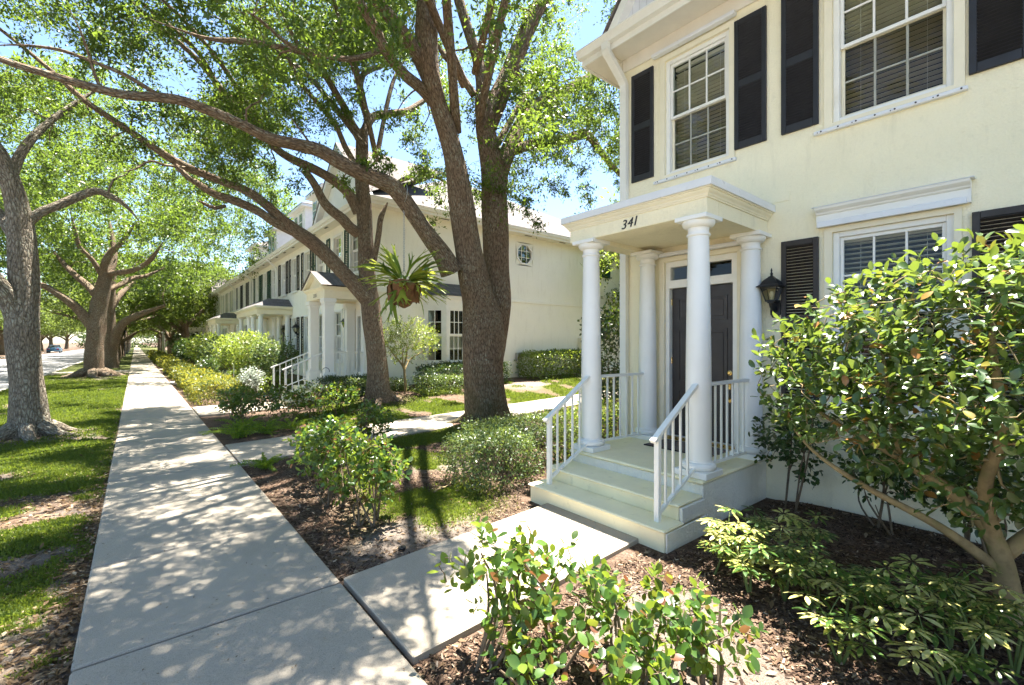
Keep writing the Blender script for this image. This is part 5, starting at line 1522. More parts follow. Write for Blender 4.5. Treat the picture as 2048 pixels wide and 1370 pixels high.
# ---- tree D: the wide-limbed oak farther along the verge; tree E just behind it
YD = 31.0
wD = Wood()
D_limbs = [
    px_limb([(186, 762, 34), (187, 752, 27), (188, 735, 23.5), (189, 700, 22.5), (193, 650, 22), (201, 600, 19), (208, 565, 17), (214, 545, 15)], YD),
    px_limb([(182, 650, 14), (160, 622, 12), (140, 605, 11), (115, 588, 10), (88, 572, 9), (50, 560, 7), (10, 545, 5)], YD, -1.0),
    px_limb([(192, 590, 11), (172, 568, 9), (150, 550, 8), (130, 530, 7), (105, 500, 5)], YD, 1.5),
    px_limb([(208, 560, 11), (208, 530, 10), (222, 505, 9), (240, 488, 7), (258, 465, 6), (272, 442, 4)], YD, -1.0),
    px_limb([(213, 548, 9), (240, 545, 8), (268, 540, 7), (295, 525, 6), (312, 505, 5), (326, 484, 4)], YD, -2.5),
    px_limb([(212, 556, 9), (226, 530, 8), (228, 500, 7), (224, 470, 6), (215, 430, 4)], YD, 1.0),
    px_limb([(214, 580, 8), (240, 570, 7), (265, 556, 6), (290, 552, 5), (330, 535, 3)], YD, 1.5),
    px_limb([(204, 552, 7), (185, 520, 6), (160, 495, 6), (150, 460, 5), (140, 420, 4)], YD, -.5),
]
nodesD = []
for i, l in enumerate(D_limbs):
    pth = tip(catmull(l, .25), i == 0); pth[:, 3] *= .92; wD.limb(pth, 20 if i == 0 else 10, .05); nodesD.append(pth[len(pth)//3::2])
nodesD = np.vstack(nodesD)
baseD = on_y(187, 754, YD); baseD.z = tz(baseD.x, baseD.y)
roots(wD, baseD, .62, 7, 1.4, .9)
CD = crown_cloud(1700, (-.9, 31, 9.2), (8.6, 8.6, 5.0), -.03, 31.3, lo=5.6)
CD = CD[let_sun(CD)]
grow(wD, nodesD, CD, .07)
P_, T_, N_, S_, r_ = spray_leaves(CD, RNG.uniform(.55, .95, len(CD)), 8, 8, .155, .3)
place_tree("oak_tree", "broad oak on the verge with a gnarled root flare, second from the camera", tuple(baseD), wD, 'bark', leaves_mesh("crown", P_, T_, N_, S_, MAT['oak'], .44, rnd=r_), "oaks lining the street")

# ---- generic oaks: three shapes, each reused
def generic_oak(seed, H=9.5, rad=6.5, trunk_r=.42, nclump=620, leaf=.24, fork=2.4):
    rs = random.Random(seed); w = Wood(); nodes = []
    lean = rs.uniform(-.3, .3)
    tr = np.array([(0, 0, -.15, trunk_r*1.35), (0, 0, .15, trunk_r*1.12), (lean*.2, .05, 1.0, trunk_r), (lean*.6, .1, fork, trunk_r*.92), (lean, .1, fork+1.2, trunk_r*.6), (lean*1.4, 0, fork+3.0, trunk_r*.4), (lean*1.6, .2, H*.75, trunk_r*.15)])
    p = catmull(tr, .3); w.limb(p, 14, .06); nodes.append(p[len(p)//2:])
    for i in range(6):
        a = i*1.05+rs.uniform(-.3, .3); L = rad*rs.uniform(.6, .9); up = rs.uniform(.9, 2.6); z0 = fork+rs.uniform(-.5, 1.2)
        c_, s_ = math.cos(a), math.sin(a)
        l = np.array([(lean*.6, .1, z0-.2, trunk_r*.55), (c_*L*.25, s_*L*.25, z0+up*.5, trunk_r*.45), (c_*L*.55+rs.uniform(-.4, .4), s_*L*.55+rs.uniform(-.4, .4), z0+up*1.0, trunk_r*.3), (c_*L, s_*L, z0+up*1.35+rs.uniform(-.5, .6), trunk_r*.1)])
        p = catmull(l, .3); w.limb(p, 9, .06); nodes.append(p[len(p)//3:])
    C = crown_cloud(nclump, (0, 0, H*.66), (rad, rad, H*.36), -.02, seed*7.7, lo=H*.36)
    grow(w, np.vstack(nodes), C, .06, 4)
    P, T, N, S, r = spray_leaves(C, RNG.uniform(.6, 1.05, len(C)), 7, 6, leaf, .3)
    return w.mesh("trunk", MAT['bark']), leaves_mesh("crown", P, T, N, S, MAT['oak_far'], .46, rnd=r)
GEN = [generic_oak(s) for s in (1, 2, 3)]
def far_oak(x, y, k, rot, sc, label, group, trunk_s=1.0):
    base = (x, y, tz(x, y) if abs(x) < 12 and y < 60 else -.04)
    t = thing("oak_tree", label, "tree", base, group)
    tr, cr = GEN[k]
    obj("trunk", tr, t, base, (0, 0, rot), (sc*trunk_s, sc*trunk_s, sc))
    obj("crown", cr, t, base, (0, 0, rot), (sc, sc, sc), kind="stuff")
    return t
# tree E with its arching limb
wE = Wood(); YE = 42.0
E_l = [px_limb([(222, 740, 22), (222, 734, 18), (222, 700, 15), (219, 645, 12.5), (222, 590, 10), (226, 540, 7), (232, 490, 4)], YE),
       px_limb([(226, 700, 11), (234, 668, 10), (246, 647, 9), (264, 635, 8), (292, 624, 6), (330, 611, 4)], YE, -2.5),
       px_limb([(218, 640, 9), (206, 600, 7), (190, 570, 5), (160, 540, 4)], YE, 2),
       px_limb([(221, 620, 8), (240, 590, 7), (262, 570, 5), (300, 550, 4)], YE, 2)]
nE = []
for i, l in enumerate(E_l): pth = catmull(l, .35); wE.limb(pth, 14, .05); nE.append(pth[len(pth)//3:])
baseE = on_y(222, 736, YE); baseE.z = tz(baseE.x, baseE.y)
CE = crown_cloud(650, (-1.0, 42.5, 9.0), (7.6, 7.6, 4.6), -.03, 41.7, lo=5.2)
grow(wE, np.vstack(nE), CE, .08, 4)
P_, T_, N_, S_, r_ = spray_leaves(CE, RNG.uniform(.65, 1.1, len(CE)), 7, 7, .22, .3)
place_tree("oak_tree", "oak on the verge with one arching limb, close behind the broad oak", tuple(baseE), wE, 'bark', leaves_mesh("crown", P_, T_, N_, S_, MAT['oak'], .44, rnd=r_), "oaks lining the street")
ORD = ["fourth", "fifth", "sixth", "seventh", "eighth", "ninth", "tenth", "eleventh", "twelfth", "thirteenth"]
for i, (y, k, sc) in enumerate(((54, 0, 1.0), (65, 1, 1.05), (77, 2, 1.0), (89, 0, 1.1), (101, 1, 1.0), (113, 2, 1.1), (126, 0, 1.1), (140, 1, 1.1), (156, 2, 1.2), (175, 0, 1.2))):
    far_oak(-1.5+random.uniform(-.2, .2), y, k, 1.3*i, sc, "distant oak on the verge left of the sidewalk, %s from the camera" % ORD[i], "oaks lining the street", .9)
ORR = ["nearest", "second", "third", "fourth", "fifth", "sixth", "seventh"]
for i, (x, y, k, sc) in enumerate(((3.6, 52.5, 1, .95), (6.3, 62, 2, 1.1), (3.4, 72, 0, .95), (6.0, 84, 1, 1.1), (3.6, 97, 2, 1.0), (6.2, 112, 0, 1.15), (4.2, 130, 1, 1.1))):
    far_oak(x, y, k, .7+2.1*i, sc, "%s of the pale-stemmed trees right of the sidewalk past the row" % ORR[i], "trees past the end of the row", .75)
ORL = ["nearest", "second", "third", "fourth", "fifth", "sixth", "seventh", "eighth", "ninth", "tenth"]
for i, (x, y, k, sc) in enumerate(((-14.6, 26, 2, 1.0), (-15.2, 40, 0, 1.0), (-14.4, 54, 1, 1.05), (-15.0, 68, 2, 1.0), (-14.6, 82, 0, 1.0), (-14.8, 97, 1, 1.0), (-15, 113, 2, 1.0), (-14.6, 131, 0, 1.0), (-15, 150, 1, 1.1), (-14.6, 175, 2, 1.1))):
    far_oak(x, y, k, 1.1+1.7*i, sc, "%s tree in the row across the road" % ORL[i], "trees across the road", .8)
for i, (x, y, k, sc) in enumerate(((-24, 60, 1, 1.2), (-25, 95, 2, 1.2), (-26, 130, 0, 1.3), (-24, 175, 1, 1.4), (-2, 235, 2, 1.6), (9, 215, 0, 1.6), (-9, 225, 1, 1.5))):
    far_oak(x, y, k, 2.2*i, sc, "%s of the trees that close the view behind the street" % ORR[i], "background trees")
for i, (x, y, k, sc) in enumerate(((23.5, 11, 1, 1.1), (19, 9.5, 0, .8))):
    far_oak(x, y, k, 1.2*i, sc, "%s tree between the two houses, seen over the porch roof" % ORR[i], "trees between the houses")
# ------------------------------------------------------------------ ground cover: grass, mulch chips, fallen leaves
MAT['grass'] = m_leaf("grass_blade", [(0, (.042, .070, .012)), (.5, (.090, .130, .020)), (.85, (.17, .19, .034)), (1, (.36, .28, .12))], (.35, .45, .04), .35, .55, .25)
MAT['chip'] = m_leaf("mulch_chip", [(0, (.018, .011, .008)), (.4, (.060, .036, .024)), (.75, (.135, .085, .055)), (.95, (.30, .22, .15)), (1, (.42, .35, .27))], (.1, .06, .03), .02, .9, .15)
MAT['litter'] = m_leaf("fallen_leaf", [(0, (.06, .036, .018)), (.5, (.15, .095, .05)), (.85, (.27, .19, .11)), (1, (.40, .33, .23))], (.4, .25, .1), .15, .7, .25)
def scatter(n, x0, x1, y0, y1, prob, p=None):
    """random ground points, kept with probability prob(x, y)"""
    out = []; got = 0
    while got < n:
        X = RNG.uniform(x0, x1, n); Y = RNG.uniform(y0, y1, n)
        k = RNG.random(n) < prob(X, Y); out.append(np.stack([X[k], Y[k]], 1)); got += k.sum()
        if len(out) > 60: break
    return np.vstack(out)[:n]
def in_view(X, Y):
    x, y, d = project(np.stack([X, Y, 0*X], -1)); return (d > .5) & (x > -160) & (x < 2210)
def ground_pts(P): return np.column_stack([P, terrain(P[:, 0], P[:, 1])])
def near_w(X, Y, k=3.0): return np.clip((k/np.maximum(np.hypot(X, Y), .5))**1.6, 0, 1)
def blades(name, n, box, hmul=1.0, fall=3.2):
    p = scatter(n, *box, lambda X, Y: grass_mask(X, Y)**1.5*near_w(X, Y, fall)*in_view(X, Y))
    P = ground_pts(p); m = len(P); dist = np.hypot(P[:, 0], P[:, 1]); g = np.clip(dist/5.0, 1, 4.0)
    T = unit(RNG.normal(size=(m, 3))*np.array([.55, .55, .1])+np.array([0, 0, .75])); N = unit(RNG.normal(size=(m, 3)))
    tuft = fbm(P[:, 0], P[:, 1], 3.0, 77)
    S = hmul*(.030+.055*tuft*RNG.uniform(.4, 1.2, m))*np.sqrt(g)
    V = leaves_mesh(name, P, T, N, S, MAT['grass'], .16, 'blade', np.clip(fbm(P[:, 0], P[:, 1], .8, 91)*.75+RNG.normal(0, .18, m), 0, 1))
    return V
o = obj("verge_grass", blades("verge_grass", 150000, (KERB_X, SW0-.02, 1.0, 34), 1.0, 4.0), kind="stuff"); tag(o, "patchy green grass on the verge left of the sidewalk", "grass")
o = obj("yard_grass", blades("yard_grass", 80000, (1.9, 13.5, 3.3, 12.6), 1.0, 5.5), kind="stuff"); tag(o, "thin green lawn between the paths right of the sidewalk", "grass")
# ragged tufts along the slab edge
tufts = []
def chips(name, n, box, prob, size, mat, width, style, label, cat, lift=.006, flat=.85):
    p = scatter(n, *box, prob); P = ground_pts(p); P[:, 2] += lift*RNG.uniform(.2, 1.6, len(P)); m = len(P)
    T = unit(RNG.normal(size=(m, 3))*np.array([1, 1, .16])); N = unit(RNG.normal(size=(m, 3))*(1-flat)+np.array([0, 0, flat]))
    o = obj(name, leaves_mesh(name, P, T, N, size*RNG.uniform(.45, 1.4, m), mat, width, style), kind="stuff"); tag(o, label, cat)
mul_p = lambda X, Y: (1-grass_mask(X, Y))*(1-.85*sand_mask(X, Y))*(~on_hard(X, Y))*near_w(X, Y, 3.6)*in_view(X, Y)
chips("mulch", 42000, (1.16, 6.0, -.3, 9.0), mul_p, .050, MAT['chip'], .20, 'blade', "dark brown shredded mulch in the planting beds", "mulch", .008)
lit_p = lambda X, Y: (~on_hard(X, Y))*near_w(X, Y, 3.2)*in_view(X, Y)*(.25+.75*fbm(X, Y, 1.3, 61))
chips("fallen_leaves", 6500, (KERB_X, SW0-.01, 1.5, 20), lambda X, Y: lit_p(X, Y)*(1.05-.6*grass_mask(X, Y)), .050, MAT['litter'], .42, 'quad', "dry brown oak leaves scattered on the verge", "leaves", .012, .75)
chips("fallen_leaves", 2600, (1.16, 6.4, -.2, 9.0), lit_p, .055, MAT['litter'], .42, 'quad', "dry brown oak leaves scattered on beds and lawn right of the sidewalk", "leaves", .010, .75)
edge_p = lambda X, Y: np.exp(-np.abs(X-(SW0-.05))/.05)*near_w(X, Y, 4.0)*in_view(X, Y)
chips("edge_litter", 2600, (SW0-.22, SW0-.005, 1.5, 14), edge_p, .045, MAT['litter'], .35, 'quad', "line of leaf crumbs along the left edge of the sidewalk", "leaves", .02, .6)
hp2 = lambda X, Y: ((X > SW0+.02) & (X < SW1-.02))*near_w(X, Y, 3.0)*(.1+fbm(X, Y, 1.6, 13)**2)
P = scatter(420, SW0, SW1, 1.6, 12, hp2); P = np.column_stack([P, np.full(len(P), .004)]); m = len(P)
o = obj("sidewalk_crumbs", leaves_mesh("crumbs", P, unit(RNG.normal(size=(m, 3))*np.array([1, 1, .05])), unit(RNG.normal(size=(m, 3))*.15+np.array([0, 0, 1])), RNG.uniform(.006, .024, m), MAT['litter'], .35), kind="stuff")
tag(o, "few tiny leaf crumbs lying on the grey sidewalk", "leaves")

# ------------------------------------------------------------------ shrubs
def leaf_template(name, mat, w=.52, fold=.06, curl=-.10, tip=1.0):
    """one good leaf, length 1 along +Y"""
    prof = [(0, .0), (.10, .30), (.25, .74), (.45, 1.0), (.65, .93), (.82, .62), (.93, .30)]
    V, Fc = [], []
    for y, k in prof: V += [(-w/2*k, y, fold*k+curl*y*y), (0, y, curl*y*y-.01), (w/2*k, y, fold*k+curl*y*y)]
    V.append((0, tip, curl*1.05)); n = len(prof)
    for i in range(n-1):
        a = i*3; Fc += [(a, a+1, a+4, a+3), (a+1, a+2, a+5, a+4)]
    a = (n-1)*3; Fc += [(a, a+1, n*3), (a+1, a+2, n*3)]
    me = bpy.data.meshes.new(name); me.from_pydata(V, [], Fc); me.materials.append(mat); me.shade_smooth(); return me
def put_leaf(name, me, parent, p, T, N, s):
    T = Vector(T).normalized(); B = T.cross(Vector(N)).normalized(); Nv = B.cross(T)
    m = Matrix((B, T, Nv)).transposed()
    return obj(name, me, parent, p, m.to_euler(), (s, s, s))
def shrub(name, label, bases, centre, radii, tips, per, size, width, mats, stem_r=.012, parts=0, tmpl=None, wood='twig', shell=.45, group=None, lo=.12, upright=.35, spread=.11, cat="shrub", thr=-.25, flat=.45, trunk=None, grow_r=.012, nscale=1.2, big=False):
    """woody stems, tip points spread through an ellipsoid, leaves round each tip; the nearest `parts` leaves are objects"""
    b0 = Vector((np.mean([b[0] for b in bases]), np.mean([b[1] for b in bases]), 0)); b0.z = tz(b0.x, b0.y)
    t = thing(name, label, cat, b0, group)
    C = crown_cloud(tips, centre, radii, thr, RNG.random()*50, lo=lo, shell=shell, scale=nscale)
    w = Wood(); nodes = []
    if trunk is not None:
        for l in trunk:
            p = catmull(np.array(l), .06); w.limb(p, 9, .05); nodes.append(p[len(p)//3:])
    else:
        for (x, y) in bases:
            for q in range(3):
                e = np.array(centre)+RNG.normal(size=3)*np.array(radii)*.45; z0 = tz(x, y)-.03
                m_ = np.array([x, y, z0])*.45+e*.55+np.array([0, 0, .1*radii[2]])+RNG.normal(size=3)*.06
                p = catmull(np.array([(x, y, z0, stem_r), (*m_, stem_r*.75), (*e, stem_r*.4)]), .08); w.limb(p, 6, .06); nodes.append(p[1:])
    grow(w, np.vstack(nodes), C, grow_r, 4)
    me = w.mesh("stem", MAT[wood]); me.transform(Matrix.Translation(-b0)); obj("stems", me, t, b0, kind="stuff" if len(bases) > 1 else None)
    m = len(C); D = unit((C-np.array(centre))/np.array(radii)+np.array([0, 0, upright])+RNG.normal(size=(m, 3))*.35)
    k = per
    s = (np.arange(k)/max(1, k-1))[None, :, None]
    P = C[:, None, :]+D[:, None, :]*(s-.7)*spread+RNG.normal(size=(m, k, 3))*.012
    ang = np.arange(k)[None, :]*2.4+RNG.uniform(0, 6.28, (m, 1))
    e1 = unit(np.cross(D, np.array([.3, .2, 1.0]))); e2 = np.cross(D, e1)
    out = e1[:, None, :]*np.cos(ang)[..., None]+e2[:, None, :]*np.sin(ang)[..., None]
    T = unit(out*1.0+D[:, None, :]*(.25+.9*s)+RNG.normal(size=(m, k, 3))*.25)
    N = unit(D[:, None, :]*(1-flat)+np.array([0, 0, 1.0])*flat+RNG.normal(size=(m, k, 3))*.28)
    S = size*RNG.uniform(.65, 1.2, (m, k))
    P, T, N, S = P.reshape(-1, 3), T.reshape(-1, 3), N.reshape(-1, 3), S.reshape(-1)
    r = np.clip(np.repeat(RNG.normal(.5, .2, m), k)+RNG.normal(0, .2, m*k), 0, 1)
    order = np.argsort(np.linalg.norm(P-np.array([0, 0, CAM_H]), axis=1))
    if parts:
        x, y, d = project(P[order]); vis = (d > 0) & (x > -20) & (x < 2070) & (y < 1390) & (y > 0)
        near = order[vis][:parts]; rest = np.setdiff1d(order, near)
        for i in near: put_leaf("leaf", random.choice(tmpl), t, P[i], T[i], N[i], float(S[i]))
    else: rest = order
    if len(rest):
        me = leaves_mesh("foliage", P[rest], T[rest], N[rest], S[rest], MAT[mats], width, 'leaf' if (parts or big) else 'quad', r[rest])
        me.transform(Matrix.Translation(-b0)); obj("foliage", me, t, b0, kind="stuff")
    return t

LIG = [(0, (.026, .060, .018)), (.5, (.055, .110, .028)), (.86, (.095, .16, .034)), (.93, (.13, .17, .03)), (.965, (.34, .19, .04)), (1, (.30, .12, .03))]
MAT['lig'] = m_leaf("privet_leaf", LIG, (.38, .50, .06), .24, .30, .75)
MAT['lig_o'] = m_leaf("privet_leaf_single", LIG, (.38, .50, .06), .24, .30, .75, by='obj')
COCO = [(0, (.022, .055, .014)), (.45, (.045, .105, .020)), (.72, (.080, .150, .024)), (.88, (.14, .20, .03)), (.93, (.12, .030, .016)), (.97, (.13, .05, .025)), (1, (.20, .085, .035))]
MAT['coco'] = m_leaf("cocoplum_leaf", COCO, (.42, .55, .05), .32, .30, .45)
MAT['coco_o'] = m_leaf("cocoplum_leaf_single", COCO, (.42, .55, .05), .32, .30, .45, by='obj')
MAT['dark_leaf'] = m_leaf("dark_glossy_leaf", [(0, (.014, .035, .010)), (.6, (.030, .066, .016)), (1, (.06, .10, .02))], (.25, .35, .04), .2, .28, .5)
MAT['pitto'] = m_leaf("pittosporum_leaf", [(0, (.035, .065, .022)), (.5, (.070, .115, .038)), (.85, (.14, .19, .075)), (1, (.30, .34, .18))], (.38, .48, .08), .28, .35, .4)
MAT['gold'] = m_leaf("golden_hedge_leaf", [(0, (.034, .064, .014)), (.5, (.070, .110, .022)), (.88, (.13, .15, .028)), (1, (.26, .16, .04))], (.55, .5, .05), .35, .4, .35)
MAT['lime'] = m_leaf("light_green_leaf", [(0, (.05, .09, .016)), (.5, (.11, .17, .03)), (.85, (.22, .27, .05)), (1, (.42, .44, .16))], (.48, .58, .06), .35, .4, .35)
MAT['silver'] = m_leaf("silver_leaf", [(0, (.16, .20, .15)), (.6, (.34, .38, .32)), (1, (.6, .62, .56))], (.5, .55, .4), .25, .4, .35)
MAT['fern'] = m_leaf("fern_frond", [(0, (.06, .12, .012)), (.6, (.13, .24, .022)), (1, (.24, .34, .04))], (.5, .65, .05), .4, .5, .3)

LT = [leaf_template("leaf", MAT['lig_o'], w, f, c) for w, f, c in ((.54, .06, -.10), (.50, .10, -.04), (.58, .03, -.18))]
tr = [[(4.22, .20, -.05, .075), (4.20, .22, .25, .062), (4.17, .27, .50, .052), (4.10, .40, .72, .040), (4.02, .70, .95, .028), (4.05, 1.05, 1.12, .018), (4.05, 1.30, 1.28, .010)],
      [(4.20, .24, .40, .050), (4.28, .02, .70, .042), (4.30, -.25, 1.10, .034), (4.25, -.55, 1.55, .022), (4.3, -.8, 1.9, .012)],
      [(4.17, .27, .50, .042), (4.00, .30, .85, .034), (3.85, .22, 1.25, .026), (3.75, .25, 1.70, .018), (3.8, .25, 2.0, .010)],
      [(4.12, .38, .68, .030), (4.30, .75, .90, .022), (4.45, 1.05, 1.25, .016), (4.5, 1.2, 1.5, .010)],
      [(4.20, .24, .30, .034), (4.00, .50, .55, .026), (3.85, .85, .75, .020), (3.80, 1.15, .95, .013), (3.9, 1.4, 1.2, .008)],
      [(4.28, .05, .70, .034), (4.1, -.3, 1.0, .026), (3.8, -.6, 1.3, .018), (3.6, -.7, 1.6, .010)],
      [(4.02, .70, .95, .020), (4.0, .75, 1.3, .016), (4.05, .8, 1.65, .010)]]
shrub("privet_shrub", "large glossy-leaved shrub with a crooked mossy trunk in front of the ground floor window", [(4.22, .20)], (3.88, -.18, 1.50), (.90, 1.74, .92), 1500, 9, .070, .54, 'lig', parts=300, tmpl=LT, wood='twig_grey', shell=.30, lo=.66, upright=.5, spread=.16, thr=-.30, trunk=tr, grow_r=.014, flat=.6, nscale=1.5)
for i, (x, y, h, lab) in enumerate(((5.22, 1.78, .98, "thin dark shrub against the wall right beside the porch base"), (5.20, 1.00, .72, "thin dark shrub by the wall under the big glossy shrub"), (5.25, .42, .70, "thin dark shrub by the wall near the crooked trunk"))):
    shrub("wall_shrub", lab, [(x-.05, y-.05), (x+.06, y+.08)], (x-.02, y, .12+h*.62), (.30, .34, h*.46), 120, 7, .060, .60, 'dark_leaf', .010, shell=.25, lo=.2, thr=-.4, big=True, nscale=2)

CT = [leaf_template("leaf", MAT['coco_o'], w, f, c) for w, f, c in ((.64, .05, -.06), (.70, .08, -.02), (.60, .03, -.14))]
for (x, y, cx, cyy, h, rx_, tips, lab) in ((1.42, 2.03, 1.50, 1.98, .66, .30, 46, "tall thin cocoplum bush left of the group at the path edge"), (1.66, 1.74, 1.74, 1.74, .56, .32, 46, "full cocoplum bush with lit yellow-green tips beside the front path"), (1.95, 1.42, 1.98, 1.46, .46, .30, 40, "cocoplum bush with many red leaves in the middle of the front bed"), (1.74, 1.32, 1.72, 1.30, .34, .26, 30, "low cocoplum bush nearest to the camera at the bottom edge"), (2.22, 1.16, 2.24, 1.18, .42, .26, 34, "loose cocoplum bush at the right end of the front group"), (1.50, 1.66, 1.46, 1.62, .30, .20, 22, "small cocoplum bush at the foot of the tall thin one")):
    shrub("cocoplum_bush", lab, [(x, y), (x+.06, y-.05)], (cx, cyy, .02+h*.66), (rx_, rx_, h*.42), tips, 7, .064, .64, 'coco', .011, parts=290, tmpl=CT, wood='twig', shell=.15, lo=.10, thr=-.6, upright=.6, spread=.12, flat=.25, nscale=2.5, group="cocoplum bushes")
for (x, y, h, rr, tips, pr, lab) in ((1.78, 4.35, .72, .38, 105, 280, "cocoplum bush nearest the front path in the bed along the sidewalk"), (1.72, 5.10, .74, .38, 95, 160, "second cocoplum bush along the sidewalk bed"), (1.80, 5.85, .72, .40, 95, 0, "third cocoplum bush along the sidewalk bed"), (2.05, 6.55, .66, .40, 80, 0, "fourth cocoplum bush along the sidewalk bed, before the side path"), (2.95, 7.15, .74, .36, 90, 0, "upright cocoplum bush at the near edge of the side path")):
    shrub("cocoplum_bush", lab, [(x-.1, y), (x+.1, y+.06), (x, y-.1)], (x, y, .02+h*.62), (rr, rr*1.05, h*.44), tips, 8, .062, .64, 'coco', .011, parts=pr, tmpl=CT, wood='twig', shell=.35, lo=.16, thr=-.5, upright=.5, spread=.12, flat=.3, nscale=2.0, group="cocoplum bushes", big=True)
for i, (x, y, h) in enumerate(((1.75, 11.2, .80), (2.45, 11.0, .78), (3.15, 10.9, .82), (3.85, 11.1, .74), (1.8, 12.2, .75))):
    shrub("cocoplum_bush", ["first", "second", "third", "fourth", "fifth"][i] + " from the left of the dark red-tipped bushes past the side path" if i < 4 else "dark red-tipped bush next to the neighbour path by the sidewalk", [(x-.1, y), (x+.12, y)], (x, y, tz(x, y)+h*.62), (.45, .42, h*.44), 110, 8, .075, .64, 'coco', .011, shell=.35, lo=.14, thr=-.5, group="cocoplum bushes")

# variegated schefflera: fingered leaves of seven leaflets
def palmate(name, mat, n=7, L=1.0):
    V, Fc = [], []; prof = [(.16, .0), (.34, .55), (.58, 1.0), (.80, .85), (1.0, .12)]
    for q in range(n):
        a = (q-(n-1)/2)*(4.6/(n-1)); l = L*(1-.16*abs(q-(n-1)/2)/(n/2))
        c_, s_ = math.sin(a), math.cos(a); b0_ = len(V)
        for y, k_ in prof:
            w = .115*k_+.006; z = -.30*y*y*.6+.03
            for sgn, dz in ((-1, .018), (0, 0), (1, .018)):
                px_, py_ = sgn*w, y*l
                V.append((px_*s_+py_*c_, -px_*c_+py_*s_, z+dz*k_))
        for i in range(len(prof)-1):
            u_ = b0_+i*3; Fc += [(u_, u_+1, u_+4, u_+3), (u_+1, u_+2, u_+5, u_+4)]
    me = bpy.data.meshes.new(name); me.from_pydata(V, [], Fc); me.materials.append(mat); me.shade_smooth(); return me
k = M("variegated_leaf"); oi = k.n("ShaderNodeObjectInfo"); vz = k.coord("Object")
nz = k.noise(vz, 3.2, 3, .6); ad = k.math('ADD', nz, k.math('MULTIPLY', oi.outputs["Random"], .34))
cl = k.ramp(ad, [(.50, (.035, .085, .018)), (.62, (.06, .13, .02)), (.70, (.42, .40, .10)), (.95, (.62, .58, .27))])
pb = k.bsdf(cl, .3, .45, link=False); k.leafmix(pb, k.mix(.5, cl, (.5, .55, .06)), .3); MAT['vari'] = k.m
PM = [palmate("leaf", MAT['vari'], n) for n in (7, 8, 6)]
MAT['green_stem'] = m_plain("green_stem", (.10, .14, .04), .6, .3, var=.3)
def schefflera(x, y, h, nl, lab, spread=.16):
    b = Vector((x, y, tz(x, y))); t = thing("schefflera_plant", lab, "plant", b, "variegated scheffleras")
    w = Wood()
    for s_ in range(3 if nl > 8 else 1):
        a = random.uniform(0, 6.28); top = b+Vector((math.cos(a)*spread*.5, math.sin(a)*spread*.5, h*random.uniform(.75, 1)))
        p = catmull(np.array([(*(b-Vector((0, 0, .03))), .009), (*(b.lerp(top, .5)+Vector((random.uniform(-.02, .02), random.uniform(-.02, .02), 0))), .008), (*top, .006)]), .05); w.limb(p, 6, .03)
        m = max(3, nl//(3 if nl > 8 else 1))
        for q in range(m):
            f = .45+.55*(q+1)/m; c = b.lerp(top, f); an = q*2.4+a; L = random.uniform(.07, .13)
            tip = c+Vector((math.cos(an)*L, math.sin(an)*L, L*(.1+.8*f)))
            p = catmull(np.array([(*c, .003), (*(c.lerp(tip, .5)+Vector((0, 0, .012))), .0026), (*tip, .002)]), .03); w.limb(p, 4, .0)
            d = Vector((math.cos(an), math.sin(an), .05)); nrm = Vector((math.cos(an)*.35, math.sin(an)*.35, 1))+Vector((random.uniform(-.3, .3), random.uniform(-.3, .3), 0))
            put_leaf("leaf", random.choice(PM), t, tip, d, nrm, random.uniform(.085, .125))
    me = w.mesh("stem", MAT['green_stem']); me.transform(Matrix.Translation(-b)); obj("stems", me, t, b, kind="stuff")
sch = [((1425, 1150), .26, 7, "small single-stemmed variegated plant nearest the bottom step"), ((1468, 1145), .34, 18, "variegated plant beside the small one near the steps"), ((1520, 1135), .34, 18, "bushy variegated plant in front of the porch base"), ((1500, 1190), .30, 18, "variegated plant at the front edge of the row near the steps"), ((1570, 1200), .32, 20, "variegated plant in the middle of the row"), ((1600, 1140), .36, 20, "tall variegated plant at the rear of the row"), ((1630, 1225), .30, 18, "pale variegated plant in the middle of the row"), ((1690, 1250), .32, 20, "brightest variegated plant towards the right of the row"), ((1745, 1262), .30, 18, "variegated plant at the right end of the row"), ((1680, 1320), .24, 14, "low variegated plant below the row"), ((1900, 1295), .40, 18, "variegated plant left of the bottom right corner group"), ((1960, 1340), .34, 18, "variegated plant in the bottom right corner group"), ((2030, 1345), .34, 16, "variegated plant at the right edge by the crooked trunk"), ((1890, 1380), .24, 12, "lowest variegated plant at the bottom right")]
for (p, h, nl, lab) in sch:
    r_ = ray(*p); t_ = (0-CAM_H)/r_[2]; schefflera(t_*r_[0], t_*r_[1], h, nl, lab)

